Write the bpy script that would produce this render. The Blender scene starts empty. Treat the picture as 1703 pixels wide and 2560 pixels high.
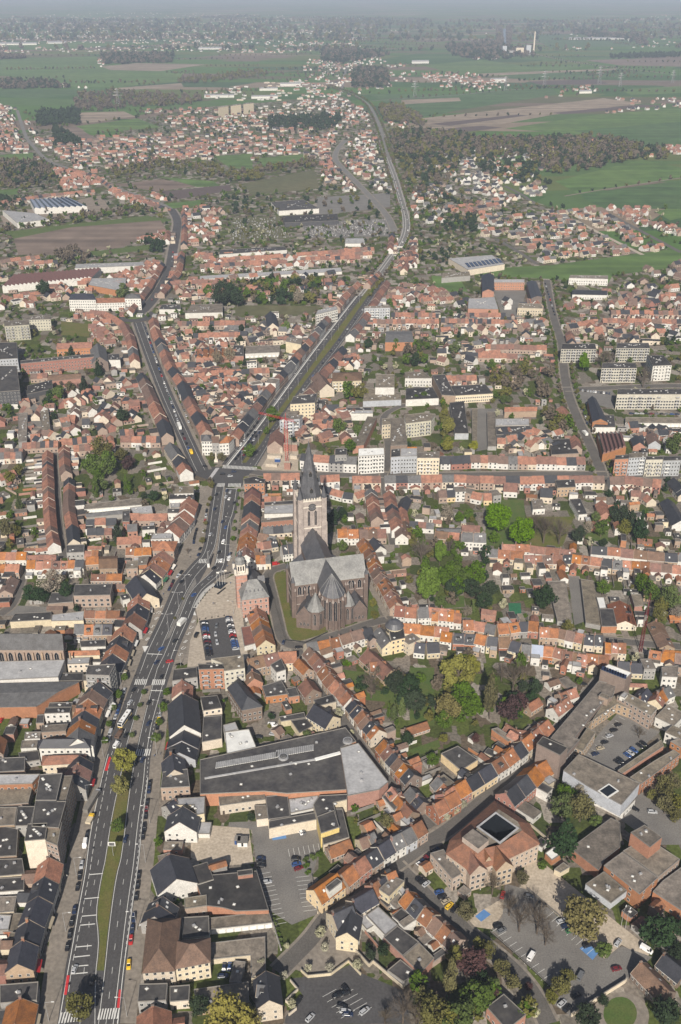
import bpy,bmesh,math,random
import numpy as np
from mathutils import Vector,Matrix,geometry
random.seed(7);rnd=random.random;uni=random.uniform
S=bpy.context.scene
col=S.collection
# ---------------------------------------------------------------- camera, sky, sun, exposure
H=345.0;F=2489.0;HOR=-50.0;CX,CY=851.5,1280.0
PITCH=math.atan((CY-HOR)/F)
cam=bpy.data.cameras.new('camera');co=bpy.data.objects.new('camera',cam);col.objects.link(co)
co.location=(0,0,H);co.rotation_euler=(math.radians(90)-PITCH,0,0)
cam.sensor_fit='VERTICAL';cam.sensor_height=24.0;cam.lens=24.0*F/2560
cam.clip_start=1;cam.clip_end=80000
S.camera=co
SUN_EL,SUN_AZ=35.0,4.0          # light travels away from the camera, a touch to the right
W=bpy.data.worlds.new("World");S.world=W;W.use_nodes=True
nt=W.node_tree;bg=nt.nodes['Background'];sky=nt.nodes.new('ShaderNodeTexSky')
sky.sky_type='NISHITA';sky.sun_disc=False;sky.sun_elevation=math.radians(SUN_EL)
sky.sun_rotation=math.radians(180+SUN_AZ);sky.air_density=1.0;sky.dust_density=2.0
nt.links.new(sky.outputs[0],bg.inputs[0]);bg.inputs[1].default_value=0.05
sl=bpy.data.lights.new('sun','SUN');sl.energy=5.0;sl.angle=math.radians(0.6);sl.color=(1,.925,.81)
so=bpy.data.objects.new('sun',sl);col.objects.link(so)
ld=Vector((math.sin(math.radians(SUN_AZ))*math.cos(math.radians(SUN_EL)),math.cos(math.radians(SUN_AZ))*math.cos(math.radians(SUN_EL)),-math.sin(math.radians(SUN_EL))))
so.rotation_euler=ld.to_track_quat('-Z','Y').to_euler()
S.view_settings.view_transform='Standard';S.view_settings.look='None';S.view_settings.exposure=0.44;S.view_settings.gamma=1
S.cycles.volume_bounces=0;S.cycles.max_bounces=4;S.cycles.diffuse_bounces=2;S.cycles.glossy_bounces=2
S.cycles.transmission_bounces=2;S.cycles.transparent_max_bounces=6;S.cycles.use_denoising=True
# ---------------------------------------------------------------- plan coordinates
TILES={'A':(0,2048),'B':(550,2048),'C':(1103,2048),'D':(0,1600),'E':(550,1600),'F':(1103,1600),
         'G':(0,1150),'H':(550,1150),'I':(1103,1150),'J':(0,700),'K':(550,700),'L':(1103,700),
         'M':(0,350),'N':(803,350),'O':(0,0),'P':(803,0),'Q':(340,1180),'R':(200,1660),'S':(440,980),'X':(0,0)}
TSC={k:600/1568 for k in 'ABCDEFGHIJKL'};TSC.update({k:900/1568 for k in 'MNOP'});TSC.update(Q=300/1414,R=300/1414,S=300/1568,X=1.0)
cp,sp=math.cos(PITCH),math.sin(PITCH)
def src(t,x,y):
 o=TILES[t];s=TSC[t];return o[0]+x*s,o[1]+y*s
def g(t,x,y,z=0.0):
 """survey point: where the sight line through the photo point meets the level z"""
 X,Y=src(t,x,y);a=(X-CX)/F;b=(CY-Y)/F
 dx,dy,dz=a,cp+b*sp,-sp+b*cp
 k=(z-H)/dz
 return Vector((dx*k,dy*k,z))
def gs(t,pts,z=0.0):return [g(t,x,y,z) for x,y in pts]
# ---------------------------------------------------------------- materials
MT={}
def mat(name,rgb,rough=.85,var=.25,scale=.5,rgb2=None,metal=0,spec=.3,obj_var=.0,bump=0,crop=0,fine=0,thresh=(.35,.65),wave=0):
 m=bpy.data.materials.new(name);m.use_nodes=True;n=m.node_tree.nodes;l=m.node_tree.links
 b=n['Principled BSDF'];b.inputs['Roughness'].default_value=rough;b.inputs['Metallic'].default_value=metal
 b.inputs['Specular IOR Level'].default_value=spec
 if rgb2 is None:rgb2=tuple(c*(1-var) for c in rgb)
 g_=n.new('ShaderNodeNewGeometry')
 pos=g_.outputs['Position']
 no=n.new('ShaderNodeTexNoise');no.inputs['Scale'].default_value=scale;no.inputs['Detail'].default_value=4;no.inputs['Roughness'].default_value=.65
 l.new(pos,no.inputs['Vector'])
 mr=n.new('ShaderNodeMapRange');mr.inputs[1].default_value=thresh[0];mr.inputs[2].default_value=thresh[1];l.new(no.outputs[0],mr.inputs[0])
 mx=n.new('ShaderNodeMix');mx.data_type='RGBA';mx.inputs['A'].default_value=(*rgb,1);mx.inputs['B'].default_value=(*rgb2,1)
 l.new(mr.outputs[0],mx.inputs['Factor']);out=mx.outputs['Result']
 if fine:
  n2=n.new('ShaderNodeTexNoise');n2.inputs['Scale'].default_value=scale*fine;n2.inputs['Detail'].default_value=2;l.new(pos,n2.inputs['Vector'])
  m2=n.new('ShaderNodeMapRange');m2.inputs[1].default_value=.3;m2.inputs[2].default_value=.7;m2.inputs[3].default_value=.8;m2.inputs[4].default_value=1.18;l.new(n2.outputs[0],m2.inputs[0])
  vm=n.new('ShaderNodeVectorMath');vm.operation='SCALE';l.new(out,vm.inputs[0]);l.new(m2.outputs[0],vm.inputs['Scale']);out=vm.outputs[0]
 if crop:
  mp_=n.new('ShaderNodeMapping');mp_.inputs['Rotation'].default_value=(0,0,.15);mp_.inputs['Scale'].default_value=(.0012,.035,1);l.new(pos,mp_.inputs['Vector']);n4=n.new('ShaderNodeTexNoise');n4.inputs['Scale'].default_value=1;n4.inputs['Detail'].default_value=3;l.new(mp_.outputs[0],n4.inputs['Vector'])
  m6=n.new('ShaderNodeMapRange');m6.inputs[1].default_value=.3;m6.inputs[2].default_value=.7;m6.inputs[3].default_value=.68;m6.inputs[4].default_value=1.3;l.new(n4.outputs[0],m6.inputs[0]);v6=n.new('ShaderNodeVectorMath');v6.operation='SCALE';l.new(out,v6.inputs[0]);l.new(m6.outputs[0],v6.inputs['Scale']);out=v6.outputs[0]
 if obj_var:
  oi=n.new('ShaderNodeObjectInfo');hs=n.new('ShaderNodeHueSaturation')
  m3=n.new('ShaderNodeMapRange');m3.inputs[3].default_value=1-obj_var;m3.inputs[4].default_value=1+obj_var;l.new(oi.outputs['Random'],m3.inputs[0]);l.new(m3.outputs[0],hs.inputs['Value'])
  ml=n.new('ShaderNodeMath');ml.operation='MULTIPLY';ml.inputs[1].default_value=7.31;l.new(oi.outputs['Random'],ml.inputs[0])
  fr=n.new('ShaderNodeMath');fr.operation='FRACT';l.new(ml.outputs[0],fr.inputs[0])
  m4=n.new('ShaderNodeMapRange');m4.inputs[3].default_value=.494;m4.inputs[4].default_value=.516;l.new(fr.outputs[0],m4.inputs[0]);l.new(m4.outputs[0],hs.inputs['Hue'])
  m5=n.new('ShaderNodeMapRange');m5.inputs[3].default_value=.75;m5.inputs[4].default_value=1.15;l.new(fr.outputs[0],m5.inputs[0]);l.new(m5.outputs[0],hs.inputs['Saturation'])
  l.new(out,hs.inputs['Color']);out=hs.outputs[0]
 l.new(out,b.inputs['Base Color'])
 if bump:
  bn=n.new('ShaderNodeBump');bn.inputs['Strength'].default_value=bump;bn.inputs['Distance'].default_value=.15;n3=n.new('ShaderNodeTexNoise');n3.inputs['Scale'].default_value=2.5
  l.new(pos,n3.inputs['Vector']);l.new(n3.outputs[0],bn.inputs['Height']);l.new(bn.outputs[0],b.inputs['Normal'])
 MT[name]=m;return m
# roofs
mat('tile_o',(.335,.128,.062),.8,.3,.35,(.19,.082,.05),obj_var=.2,fine=6,spec=.2)
mat('tile_r',(.22,.098,.066),.85,.3,.35,(.135,.07,.053),obj_var=.22,fine=6,spec=.2)
mat('tile_b',(.17,.105,.08),.85,.3,.35,(.115,.075,.06),obj_var=.2,fine=6,spec=.2)
mat('tile_k',(.04,.042,.052),.55,.3,.35,(.028,.03,.038),obj_var=.3,fine=5,spec=.4)
mat('tile_g',(.13,.13,.135),.75,.3,.35,(.09,.088,.09),obj_var=.2,fine=6)
mat('tile_z',(.30,.34,.42),.5,.3,.2,(.24,.28,.34),obj_var=.1)
mat('tile_m',(.20,.075,.055),.8,.3,.35,(.14,.06,.05),obj_var=.1,fine=6)
mat('roof_F',(.032,.031,.034),.9,.3,.12,(.068,.064,.062),obj_var=.3,fine=5)
mat('roof_f',(.205,.172,.14),.95,.3,.22,(.105,.09,.075),obj_var=.22,fine=5)
mat('roof_l',(.36,.36,.37),.8,.3,.2,(.27,.27,.28),obj_var=.15,fine=4)
mat('roof_w',(.72,.72,.70),.6,.1,.2,(.58,.58,.57),obj_var=.08)
mat('slate_light',(.215,.215,.21),.6,.3,.15,(.13,.13,.13),fine=7,spec=.4)
mat('slate_dark',(.06,.062,.07),.5,.3,.2,(.10,.10,.11),fine=6,spec=.45)
mat('coping',(.20,.185,.17),.9,.2,.6,obj_var=.2);mat('verge',(.27,.21,.17),.9,.3,.6,obj_var=.25)
# walls
WC={'w':(.58,.565,.535),'t':(.40,.315,.25),'c':(.55,.47,.36),'q':(.43,.405,.33),'p':(.335,.245,.19),'r':(.31,.125,.085),'n':(.20,.15,.125),'g':(.30,.29,.28),'y':(.60,.45,.22),'k':(.07,.07,.075),'s':(.38,.40,.43),'o':(.36,.165,.105)}
for k,c in WC.items():mat('wall_'+k,c,.9,.18,.4,obj_var=.15 if k != 'w' else .07,fine=7,spec=.15)
mat('brick_church',(.155,.115,.10),.9,.3,.25,(.11,.085,.076),fine=9);mat('stone_church',(.36,.312,.285),.9,.3,.3,(.25,.215,.2),fine=7);mat('brick_hall',(.42,.235,.185),.9,.2,.4,fine=7)
mat('stone_white',(.62,.57,.50),.85,.2,.5)
mat('frame',(.62,.62,.6),.6,.1,1);mat('glass',(.018,.022,.028),.12,.3,.5,spec=.6);mat('glass_blue',(.03,.06,.12),.15,.3,.5,spec=.6)
mat('door',(.08,.06,.05),.6,.3,.5,obj_var=.4);mat('chimney',(.24,.12,.09),.9,.3,.8,obj_var=.3);mat('metal',(.42,.42,.43),.45,.1,1,metal=.4)
mat('dark',(.03,.03,.03),.7);mat('garage_door',(.72,.72,.7),.6,.1,1)
mat('awning',(.65,.62,.58),.8,.2,1,obj_var=.3);mat('red_paint',(.45,.03,.03),.6);mat('blue_paint',(.10,.22,.45),.7,.2,.3);mat('green_sheet',(.03,.14,.07),.7)
mat('solar',(.025,.035,.075),.2,.2,1,spec=.6)
# ground
mat('asphalt',(.072,.070,.073),.9,.2,.05,(.058,.056,.057),fine=20);mat('track',(.058,.056,.057),.85,.2,.1,(.068,.066,.067),fine=9);mat('asphalt_light',(.17,.162,.152),.9,.2,.08,(.135,.128,.122),fine=20)
mat('street',(.115,.106,.098),.9,.2,.1,(.09,.084,.078),fine=15)
mat('paving',(.225,.197,.168),.9,.2,.05,(.175,.155,.133),fine=12);mat('plaza',(.38,.33,.27),.9,.2,.04,(.33,.285,.235),fine=14)
mat('grass',(.085,.10,.02),.95,.3,.12,(.12,.105,.035),fine=10);mat('lawn',(.055,.095,.02),.95,.3,.15,(.085,.105,.03),fine=9)
mat('soil',(.23,.19,.155),.95,.3,.1,(.17,.14,.115),fine=6);mat('sand',(.42,.36,.29),.95,.2,.15,(.33,.28,.22),fine=6)
mat('mark',(.62,.62,.60),.7,.15,.6);mat('mark_red',(.50,.035,.04),.7,.1,.6);mat('light_deck',(.45,.44,.45),.7)
mat('f_green',(.065,.125,.028),.95,.3,.004,(.085,.135,.035),fine=8,crop=1);mat('f_green2',(.045,.095,.028),.95,.3,.004,(.06,.105,.035),fine=8,crop=1)
mat('f_brown',(.17,.13,.105),.95,.3,.004,(.14,.105,.085),fine=8,crop=1);mat('f_tan',(.25,.20,.155),.95,.3,.004,(.20,.16,.12),fine=8,crop=1);mat('f_dark',(.10,.075,.07),.95);mat('f_olive',(.105,.10,.05),.95,.3,.01,(.08,.085,.04),fine=8)
# leaves
for nm,c in dict(green=(.08,.12,.018),bright=(.115,.18,.018),dark=(.028,.048,.02),olive=(.13,.12,.038),bare=(.14,.112,.088),blossom=(.40,.38,.27),pale=(.26,.22,.17),yellow=(.21,.18,.04),purple=(.075,.035,.035),willow=(.20,.19,.035)).items():
 m=mat('leaf_'+nm,c,.9,.4,1.5,tuple(v*.55 for v in c),obj_var=.2 if nm != 'bright' else .08,spec=.15)
mat('bark',(.10,.08,.065),.95)
# ---------------------------------------------------------------- mesh builder
class MB:
 def __init__(s):s.v=[];s.f=[];s.m=[];s.mats=[]
 def mi(s,name):
  if name not in s.mats:s.mats.append(name)
  return s.mats.index(name)
 def face(s,pts,m):
  i=len(s.v);s.v.extend([tuple(p) for p in pts]);s.f.append(tuple(range(i,i+len(pts))));s.m.append(s.mi(m))
 def box(s,c,sx,sy,sz,m,ux=(1,0),top=None,bottom=False,taper=1.0):
  """c = centre of the bottom face; ux = unit direction of the x side"""
  ux=Vector((ux[0],ux[1],0));uy=Vector((-ux.y,ux.x,0));c=Vector(c);z=Vector((0,0,sz))
  q=[c+ux*a*sx/2+uy*b*sy/2 for a,b in ((-1,-1),(1,-1),(1,1),(-1,1))]
  t=[c+z+ux*a*sx/2*taper+uy*b*sy/2*taper for a,b in ((-1,-1),(1,-1),(1,1),(-1,1))]
  for i in range(4):j=(i+1)%4;s.face([q[i],q[j],t[j],t[i]],m)
  s.face(t,top or m)
  if bottom:s.face(q[::-1],m)
 def prism(s,poly,z0,z1,m,top=None,cap=True):
  n=len(poly)
  for i in range(n):
   a,b=poly[i],poly[(i+1)%n]
   s.face([(a[0],a[1],z0),(b[0],b[1],z0),(b[0],b[1],z1),(a[0],a[1],z1)],m)
  if cap:s.cap(poly,z1,top or m)
 def cap(s,poly,z,m):
  P=[Vector((p[0],p[1],0)) for p in poly]
  i0=len(s.v);s.v.extend([(p.x,p.y,z) for p in P])
  for t in geometry.tessellate_polygon([P]):
   a,b,c=t
   if (P[b]-P[a]).cross(P[c]-P[a]).z<0:b,c=c,b
   s.f.append((i0+a,i0+b,i0+c));s.m.append(s.mi(m))
 def cone(s,c,r0,r1,h,n,m,rot=0,cap=True):
  c=Vector(c);a=[(math.cos(rot+2*math.pi*i/n),math.sin(rot+2*math.pi*i/n)) for i in range(n)]
  for i in range(n):
   j=(i+1)%n
   p=[c+Vector((a[i][0]*r0,a[i][1]*r0,0)),c+Vector((a[j][0]*r0,a[j][1]*r0,0)),c+Vector((a[j][0]*r1,a[j][1]*r1,h)),c+Vector((a[i][0]*r1,a[i][1]*r1,h))]
   s.face(p[:3] if r1==0 else p,m)
  if r1>0 and cap:s.face([c+Vector((x*r1,y*r1,h)) for x,y in a],m)
 def tube(s,p,q,r0,r1,n,m):
  p,q=Vector(p),Vector(q);d=(q-p)
  if d.length<1e-4:return
  d.normalize();u=d.orthogonal().normalized();w=d.cross(u)
  for i in range(n):
   a,b=2*math.pi*i/n,2*math.pi*(i+1)/n
   A=u*math.cos(a)+w*math.sin(a);B=u*math.cos(b)+w*math.sin(b)
   s.face([p+A*r0,p+B*r0,q+B*r1,q+A*r1],m)
 def mesh(s,name,org=None):
  me=bpy.data.meshes.new(name)
  v=s.v if org is None else [(a[0]-org[0],a[1]-org[1],a[2]-org[2]) for a in s.v]
  me.from_pydata(v,[],s.f)
  for k in s.mats:me.materials.append(MT[k])
  me.polygons.foreach_set('material_index',s.m);me.update();return me
 def obj(s,name,parent=None,org=None):
  o=bpy.data.objects.new(name,s.mesh(name,org));col.objects.link(o)
  if parent:o.parent=parent
  elif org is not None:o.location=org
  return o
def ob(name,me,parent=None,loc=(0,0,0),rz=0,sc=None):
 o=bpy.data.objects.new(name,me);col.objects.link(o);o.location=loc;o.rotation_euler=(0,0,rz)
 if sc:o.scale=sc
 if parent:o.parent=parent
 return o
USED={}
def tag(o,label=None,cat=None,group=None,kind=None):
 if label:
  o['label']=label;USED[label]=USED.get(label,0)+1
 if cat:o['category']=cat
 if group:o['group']=group
 if kind:o['kind']=kind
 return o
def thing(name,label,cat,loc=(0,0,0),group=None,rz=0):
 o=bpy.data.objects.new(name,None);col.objects.link(o);o.location=loc;o.rotation_euler=(0,0,rz);o.empty_display_size=.5
 return tag(o,label,cat,group)
def ccw(poly):
 a=sum(poly[i][0]*poly[(i+1)%len(poly)][1]-poly[(i+1)%len(poly)][0]*poly[i][1] for i in range(len(poly)))
 return poly if a>0 else poly[::-1]
def inset(poly,d):
 n=len(poly);out=[]
 for i in range(n):
  a,b,c=Vector(poly[i-1][:2]),Vector(poly[i][:2]),Vector(poly[(i+1)%n][:2])
  e1=(b-a).normalized();e2=(c-b).normalized();n1=Vector((-e1.y,e1.x));n2=Vector((-e2.y,e2.x))
  bi=n1+n2
  if bi.length<1e-3:bi=n1
  bi.normalize();k=d/max(.35,bi.dot(n1));out.append((b.x+bi.x*k,b.y+bi.y*k))
 return out
def npmesh(name,V,Fq,mi,mats):
 me=bpy.data.meshes.new(name);n=len(V);m,k=Fq.shape
 me.vertices.add(n);me.vertices.foreach_set('co',V.astype(np.float32).ravel())
 me.loops.add(m*k);me.loops.foreach_set('vertex_index',Fq.astype(np.int32).ravel())
 me.polygons.add(m);me.polygons.foreach_set('loop_start',np.arange(0,m*k,k,dtype=np.int32))
 me.polygons.foreach_set('material_index',mi.astype(np.int32))
 for t in mats:me.materials.append(MT[t])
 me.update(calc_edges=True);me.validate();return me
ORD=['first','second','third','fourth','fifth','sixth','seventh','eighth','ninth','tenth','eleventh','twelfth','thirteenth','fourteenth','fifteenth','sixteenth','seventeenth','eighteenth','nineteenth','twentieth','twenty-first','twenty-second','twenty-third','twenty-fourth','twenty-fifth','twenty-sixth','twenty-seventh','twenty-eighth','twenty-ninth','thirtieth']+['thirty-'+o for o in 'first second third fourth fifth sixth seventh eighth ninth'.split()]
# ---------------------------------------------------------------- shared small meshes
WIN={}
def win_mesh(w=1.1,h=1.5,kind='window'):
 key=(w,h,kind)
 if key in WIN:return WIN[key]
 m=MB();t=.09;fr='frame' if kind != 'door' else 'door'
 gl={'window':'glass','door':'door','shop_window':'glass','garage_door':'garage_door','skylight':'glass'}[kind]
 if kind=='garage_door':fr='garage_door'
 def q(y0,z0,y1,z1,x,mm):m.face([(x,y0,z0),(x,y1,z0),(x,y1,z1),(x,y0,z1)],mm)
 a=-w/2;b=w/2
 q(a,0,b,t,.06,fr);q(a,h-t,b,h,.06,fr);q(a,t,a+t,h-t,.06,fr);q(b-t,t,b,h-t,.06,fr)
 q(a+t,t,b-t,h-t,.02,gl)
 if w>1 and kind=='window':m.box((.035,0,t),.03,.05,h-2*t,'frame')
 if kind=='shop_window':
  for i in range(1,int(w/1.6)+1):m.box((.035,a+i*w/(int(w/1.6)+1),t),.03,.06,h-2*t,'frame')
 for (y0,z0,y1,z1) in ((a,0,b,0),(b,0,b,h),(b,h,a,h),(a,h,a,0)):
  m.face([(0,y0,z0),(0,y1,z1),(.06,y1,z1),(.06,y0,z0)],fr)
 WIN[key]=m.mesh(kind);return WIN[key]
sky_mb=MB();sky_mb.box((0,0,0),.95,1.25,.10,'metal',top='metal');sky_mb.face([(-.36,-.5,.104),(.36,-.5,.104),(.36,.5,.104),(-.36,.5,.104)],'frame');SKYL=sky_mb.mesh('skylight')
def chimney_mesh(h):
 m=MB();m.box((0,0,0),.65,1.1,h,'chimney');m.box((0,0,h),.8,1.25,.12,'coping');m.cone((0,.25,h+.12),.13,.1,.35,6,'tile_r');m.cone((0,-.25,h+.12),.13,.1,.35,6,'tile_r');return m.mesh('chimney')
CHIM=[chimney_mesh(1.6),chimney_mesh(2.4)]
vm_=MB();vm_.box((0,0,0),1.3,.9,.7,'metal');vm_.cone((0,0,.7),.25,.2,.4,8,'metal');VENT=vm_.mesh('roof_vent')
cm_=MB();cm_.box((0,0,0),1.4,1.4,.25,'coping');cm_.box((0,0,.25),1.1,1.1,.22,'frame',taper=.4);DOME=cm_.mesh('skylight')
RC={'o':'tile_o','r':'tile_r','b':'tile_b','k':'tile_k','g':'tile_g','z':'tile_z','m':'tile_m','F':'roof_F','f':'roof_f','l':'roof_l','w':'roof_w','s':'slate_light','d':'slate_dark'}
RW={'o':'orange-tiled','r':'red-brown-tiled','b':'brown-tiled','k':'black-roofed','g':'grey-roofed','z':'blue-grey-roofed','m':'maroon-roofed','F':'flat black-roofed','f':'flat grey-roofed','l':'flat pale-roofed','w':'flat white-roofed'}
WW={'w':'white','t':'tan','q':'pale','c':'cream','p':'pink brick','r':'red brick','n':'brown brick','g':'grey','y':'yellow','k':'black','s':'pale grey','o':'orange brick'}
# ---------------------------------------------------------------- houses
HOUSES=[]          # specs gathered from the rows, nearest 300 become single things
def rows(tile,where,anchor,zr,d,back,codes,pts,dz=.5,ext=1,shop=0,dup=0):
 P=gs(tile,pts,zr);L=[0]
 for a,b in zip(P,P[1:]):L.append(L[-1]+(b-a).length)
 toks=codes.split();n=len(toks)
 def at(s):
  for i in range(len(P)-1):
   if s<=L[i+1]+1e-6:return P[i].lerp(P[i+1],(s-L[i])/max(1e-6,L[i+1]-L[i]))
  return P[-1]
 w=[uni(.85,1.15) for _ in toks];sw=sum(w);c=[0]
 for x in w:c.append(c[-1]+x/sw)
 for i,t in enumerate(toks):
  t=t if t[0] in 'orbkgzmFflw' else 'f'+t[1:]
  a,b=at(L[-1]*c[i]),at(L[-1]*c[i+1])
  HOUSES.append(dict(a=a.xy,b=b.xy,z=zr+uni(-dz,dz),d=d*uni(.96,1.04),back=back,roof=t[0],wall=t[1] if len(t)>1 else random.choice('wwcpprn'),where=where,anchor=anchor,i=i,n=n,ext=ext,shop=shop))
def words(s):
 return s if len(s.split())<=16 else ' '.join(s.replace(' the ',' ').split()[:16])
def house_label(h):
 if h['n']==1:return '%s %s house %s'%(RW[h['roof']],WW[h['wall']],h['where'])
 k=h['i'];pos=ORD[k]
 return words('%s %s house, %s from %s, %s'%(RW[h['roof']],WW[h['wall']],pos,h['anchor'],h['where']))
def facade(root,parent_wall,A,B,z0,z1,storey,spacing,lim,w=1.1,hh=1.45,shop=0,door=True,near=True):
 """windows on the wall A->B whose outward normal is on the right of A->B"""
 d=(B-A);L=d.length
 if L<2.2:return lim
 u=d/L;nrm=Vector((u.y,-u.x));rz=math.atan2(nrm.y,nrm.x)
 ns=max(1,int((z1-z0+.5)/storey));nc=max(1,int(round(L/spacing)))
 me=win_mesh(w,hh)
 for s in range(ns):
  z=z0+s*storey+.95
  if z+hh>z1+.1:break
  if s==0 and shop and L>4:
   ob('shop_window',win_mesh(round(min(L-1.6,7)*2)/2,2.4,'shop_window'),root,(*(A+u*L*.45+nrm*.004),z0+.3),rz)
   ob('door',win_mesh(1.0,2.2,'door'),root,(*(B-u*.75+nrm*.004),z0+.05),rz)
   if rnd()<.45:
    q=A+u*L*.45;w_=min(L-1.8,6)/2;M=MB();X=lambda a,o,z:Vector((q.x+u.x*a+nrm.x*o,q.y+u.y*a+nrm.y*o,z));am=random.choice(('awning','paint_red','frame','paint_beige','green_sheet'));T_=[X(-w_,.05,3.4),X(w_,.05,3.4),X(w_,1.6,2.7),X(-w_,1.6,2.7)];M.face(T_,am);M.face([v-Vector((0,0,.06)) for v in T_[::-1]],am);M.face([T_[3],T_[2],T_[2]-Vector((0,0,.35)),T_[3]-Vector((0,0,.35))],am);M.obj('awning',root)
   continue
  for c in range(nc):
   if lim<=0:return 0
   t=(c+.5)/nc
   if s==0 and door and c==0:
    ob('door',win_mesh(1.0,2.2,'door'),root,(*(A+u*L*t+nrm*.004),z0+.05),rz)
   else:ob('window',me,root,(*(A+u*L*t+nrm*.004),z),rz)
   lim-=1
 return lim
def build_house(h):
 a,b=h['a'].copy(),h['b'].copy();u=(b-a).normalized();n=Vector((-u.y,u.x));a+=u*.015;b-=u*.015;L=(b-a).length
 d=h['d'];zr=h['z'];flat=h['roof'] in 'Fflw';mid=(a+b)/2;org=Vector((mid.x,mid.y,0))
 root=thing('terraced_house' if h['n']>1 else 'house',house_label(h),'house',org,'houses in %s'%h['where'] if h['n']>1 else None)
 wm='wall_'+h['wall'];rm=RC[h['roof']];W=MB();R=MB();hd=d/2
 l=lambda p,o,z:Vector((p.x+n.x*o-org.x,p.y+n.y*o-org.y,z))
 if flat:
  ze=zr
  poly=[l(a,hd,0),l(a,-hd,0),l(b,-hd,0),l(b,hd,0)];poly=ccw(poly)
  W.prism(poly,0,zr-.4,wm,cap=False);flat_roof(R,poly,zr,rm)
 else:
  rise=min(d*.42,zr*.48);ze=zr-rise;e0=ze;o=.35;dzo=o*rise/hd;t=.22
  pr=lambda p:[l(p,hd,0),l(p,hd,ze-.05),l(p,0,zr-.12),l(p,-hd,ze-.05),l(p,-hd,0)]
  A,B=pr(a),pr(b)
  W.face(A,wm);W.face(B[::-1],wm);W.face([A[0],B[0],B[1],A[1]],wm);W.face([A[3],B[3],B[4],A[4]],wm)
  T=lambda p,k=0:[l(p,hd+o,ze-dzo+k),l(p,0,zr+k),l(p,-hd-o,ze-dzo+k)]
  A,B,A2,B2=T(a),T(b),T(a,-t),T(b,-t)
  R.face([A[0],A[1],B[1],B[0]],rm);R.face([A[1],A[2],B[2],B[1]],rm)
  R.face([A[0],A2[0],A2[1],A[1]],'verge');R.face([A[1],A2[1],A2[2],A[2]],'verge');R.face([B[0],B[1],B2[1],B2[0]],'verge');R.face([B[1],B[2],B2[2],B2[1]],'verge')
  R.face([A[0],B[0],B2[0],A2[0]],'frame');R.face([A[2],A2[2],B2[2],B[2]],'frame');R.face([A2[0],B2[0],B2[1],A2[1]],'frame');R.face([A2[1],B2[1],B2[2],A2[2]],'frame')
  vw=.22
  for s_ in (0,2):      # mortar strip along one party line, ridge cap
   q0,q1=T(a,.05),T(a+u*vw,.05);R.face([q0[s_],q1[s_],q1[1],q0[1]] if s_==0 else [q0[1],q1[1],q1[2],q0[2]],'verge')
   e1=T(a+u*vw,0);R.face([q1[s_],e1[s_],e1[1],q1[1]],'verge')
  rc=l(a,0,zr-.02);rb=l(b,0,zr-.02)
  R.box((rc+rb)/2,(rb-rc).length-.02,.34,.12,rm,ux=u)
 W.obj('wall',root);ro=R.obj('roof',root)
 # windows front and back
 near=h['rank']<230
 st=2.9 if ze<7 else 3.1;lim=24
 P=lambda p,o:Vector((p.x+n.x*o-org.x,p.y+n.y*o-org.y))
 bs=h['back']
 # side at +n: outward normal is on the right of b->a
 facade(root,None,P(b,hd),P(a,hd),0,ze,st,2.5,lim,shop=h['shop'] if bs<=0 else 0,door=bs<=0)
 facade(root,None,P(a,-hd),P(b,-hd),0,ze,st,2.5,lim,shop=h['shop'] if bs>0 else 0,door=bs>0)
 if h['n']==1 or h['i'] in (0,h['n']-1):
  if h['i']==0:facade(root,None,P(a,hd-.6),P(a,-hd+.6),0,ze,st,3.6,6,door=False)
  if h['i']==h['n']-1:facade(root,None,P(b,-hd+.6),P(b,hd-.6),0,ze,st,3.6,6,door=False)
 if not flat:
  if rnd()<.62:ob('chimney',random.choice(CHIM),ro,l(a,uni(-.8,.8),zr-.9)+Vector((u.x*.5,u.y*.5,0)),math.atan2(u.y,u.x))
  sl_ang=math.atan2(rise,hd)
  for s_ in (-1,1):
   if rnd()<.38:
    for k in range(random.choice((1,1,2))):
     tt=uni(.2,.8);off=hd*uni(.3,.65)*s_;p=a.lerp(b,tt)
     o_=ob('skylight',SKYL,ro,l(p,off,zr-abs(off)/hd*rise+.02))
     o_.rotation_euler=(Matrix.Rotation(math.atan2(u.y,u.x),3,'Z') @ Matrix.Rotation(-sl_ang*s_,3,'X')).to_euler()
   if rnd()<.10 and L>4.5:
    D=MB();off=hd*.55*s_;p=a.lerp(b,.5);zb=zr-rise*.78;c=l(p,off,zb);dd=hd*.5
    D.box(c,2.4,dd,rise*.5,rm,ux=u,top='roof_F');dm=D.obj('dormer',ro)
    nn=n*s_;wz=ob('window',win_mesh(1.7,1.0),dm,c+Vector((nn.x,nn.y,0))*(dd/2+.004)+Vector((0,0,rise*.5-1.15)),math.atan2(nn.y,nn.x))
 else:
  for k in range(random.choice((0,1,2))):ob('skylight' if rnd()<.5 else 'roof_vent',DOME if rnd()<.5 else VENT,ro,l(a.lerp(b,uni(.25,.75)),uni(-.3,.3)*d,zr-.34),uni(0,3))
 # rear wing and yard
 if h['ext'] and bs and rnd()<.85:
  k=1 if bs>0 else-1;el=uni(3,7.5)*h['ext'];ew=L*uni(.45,.8);ez=random.choice((2.9,3.2,3.4,5.6,5.8));m0=a+u*(ew/2+.05)
  if rnd()<.5:m0=b-u*(ew/2+.05)
  E=MB();r=rnd();wm2=random.choice(['wall_w','wall_w',wm,'wall_p','wall_c','wall_r'])
  q=[m0+u*(-ew/2)+n*k*(hd-.2),m0+u*(ew/2)+n*k*(hd-.2),m0+u*(ew/2)+n*k*(hd+el),m0-u*(ew/2)+n*k*(hd+el)]
  q=ccw([(p.x-org.x,p.y-org.y) for p in q])
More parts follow.
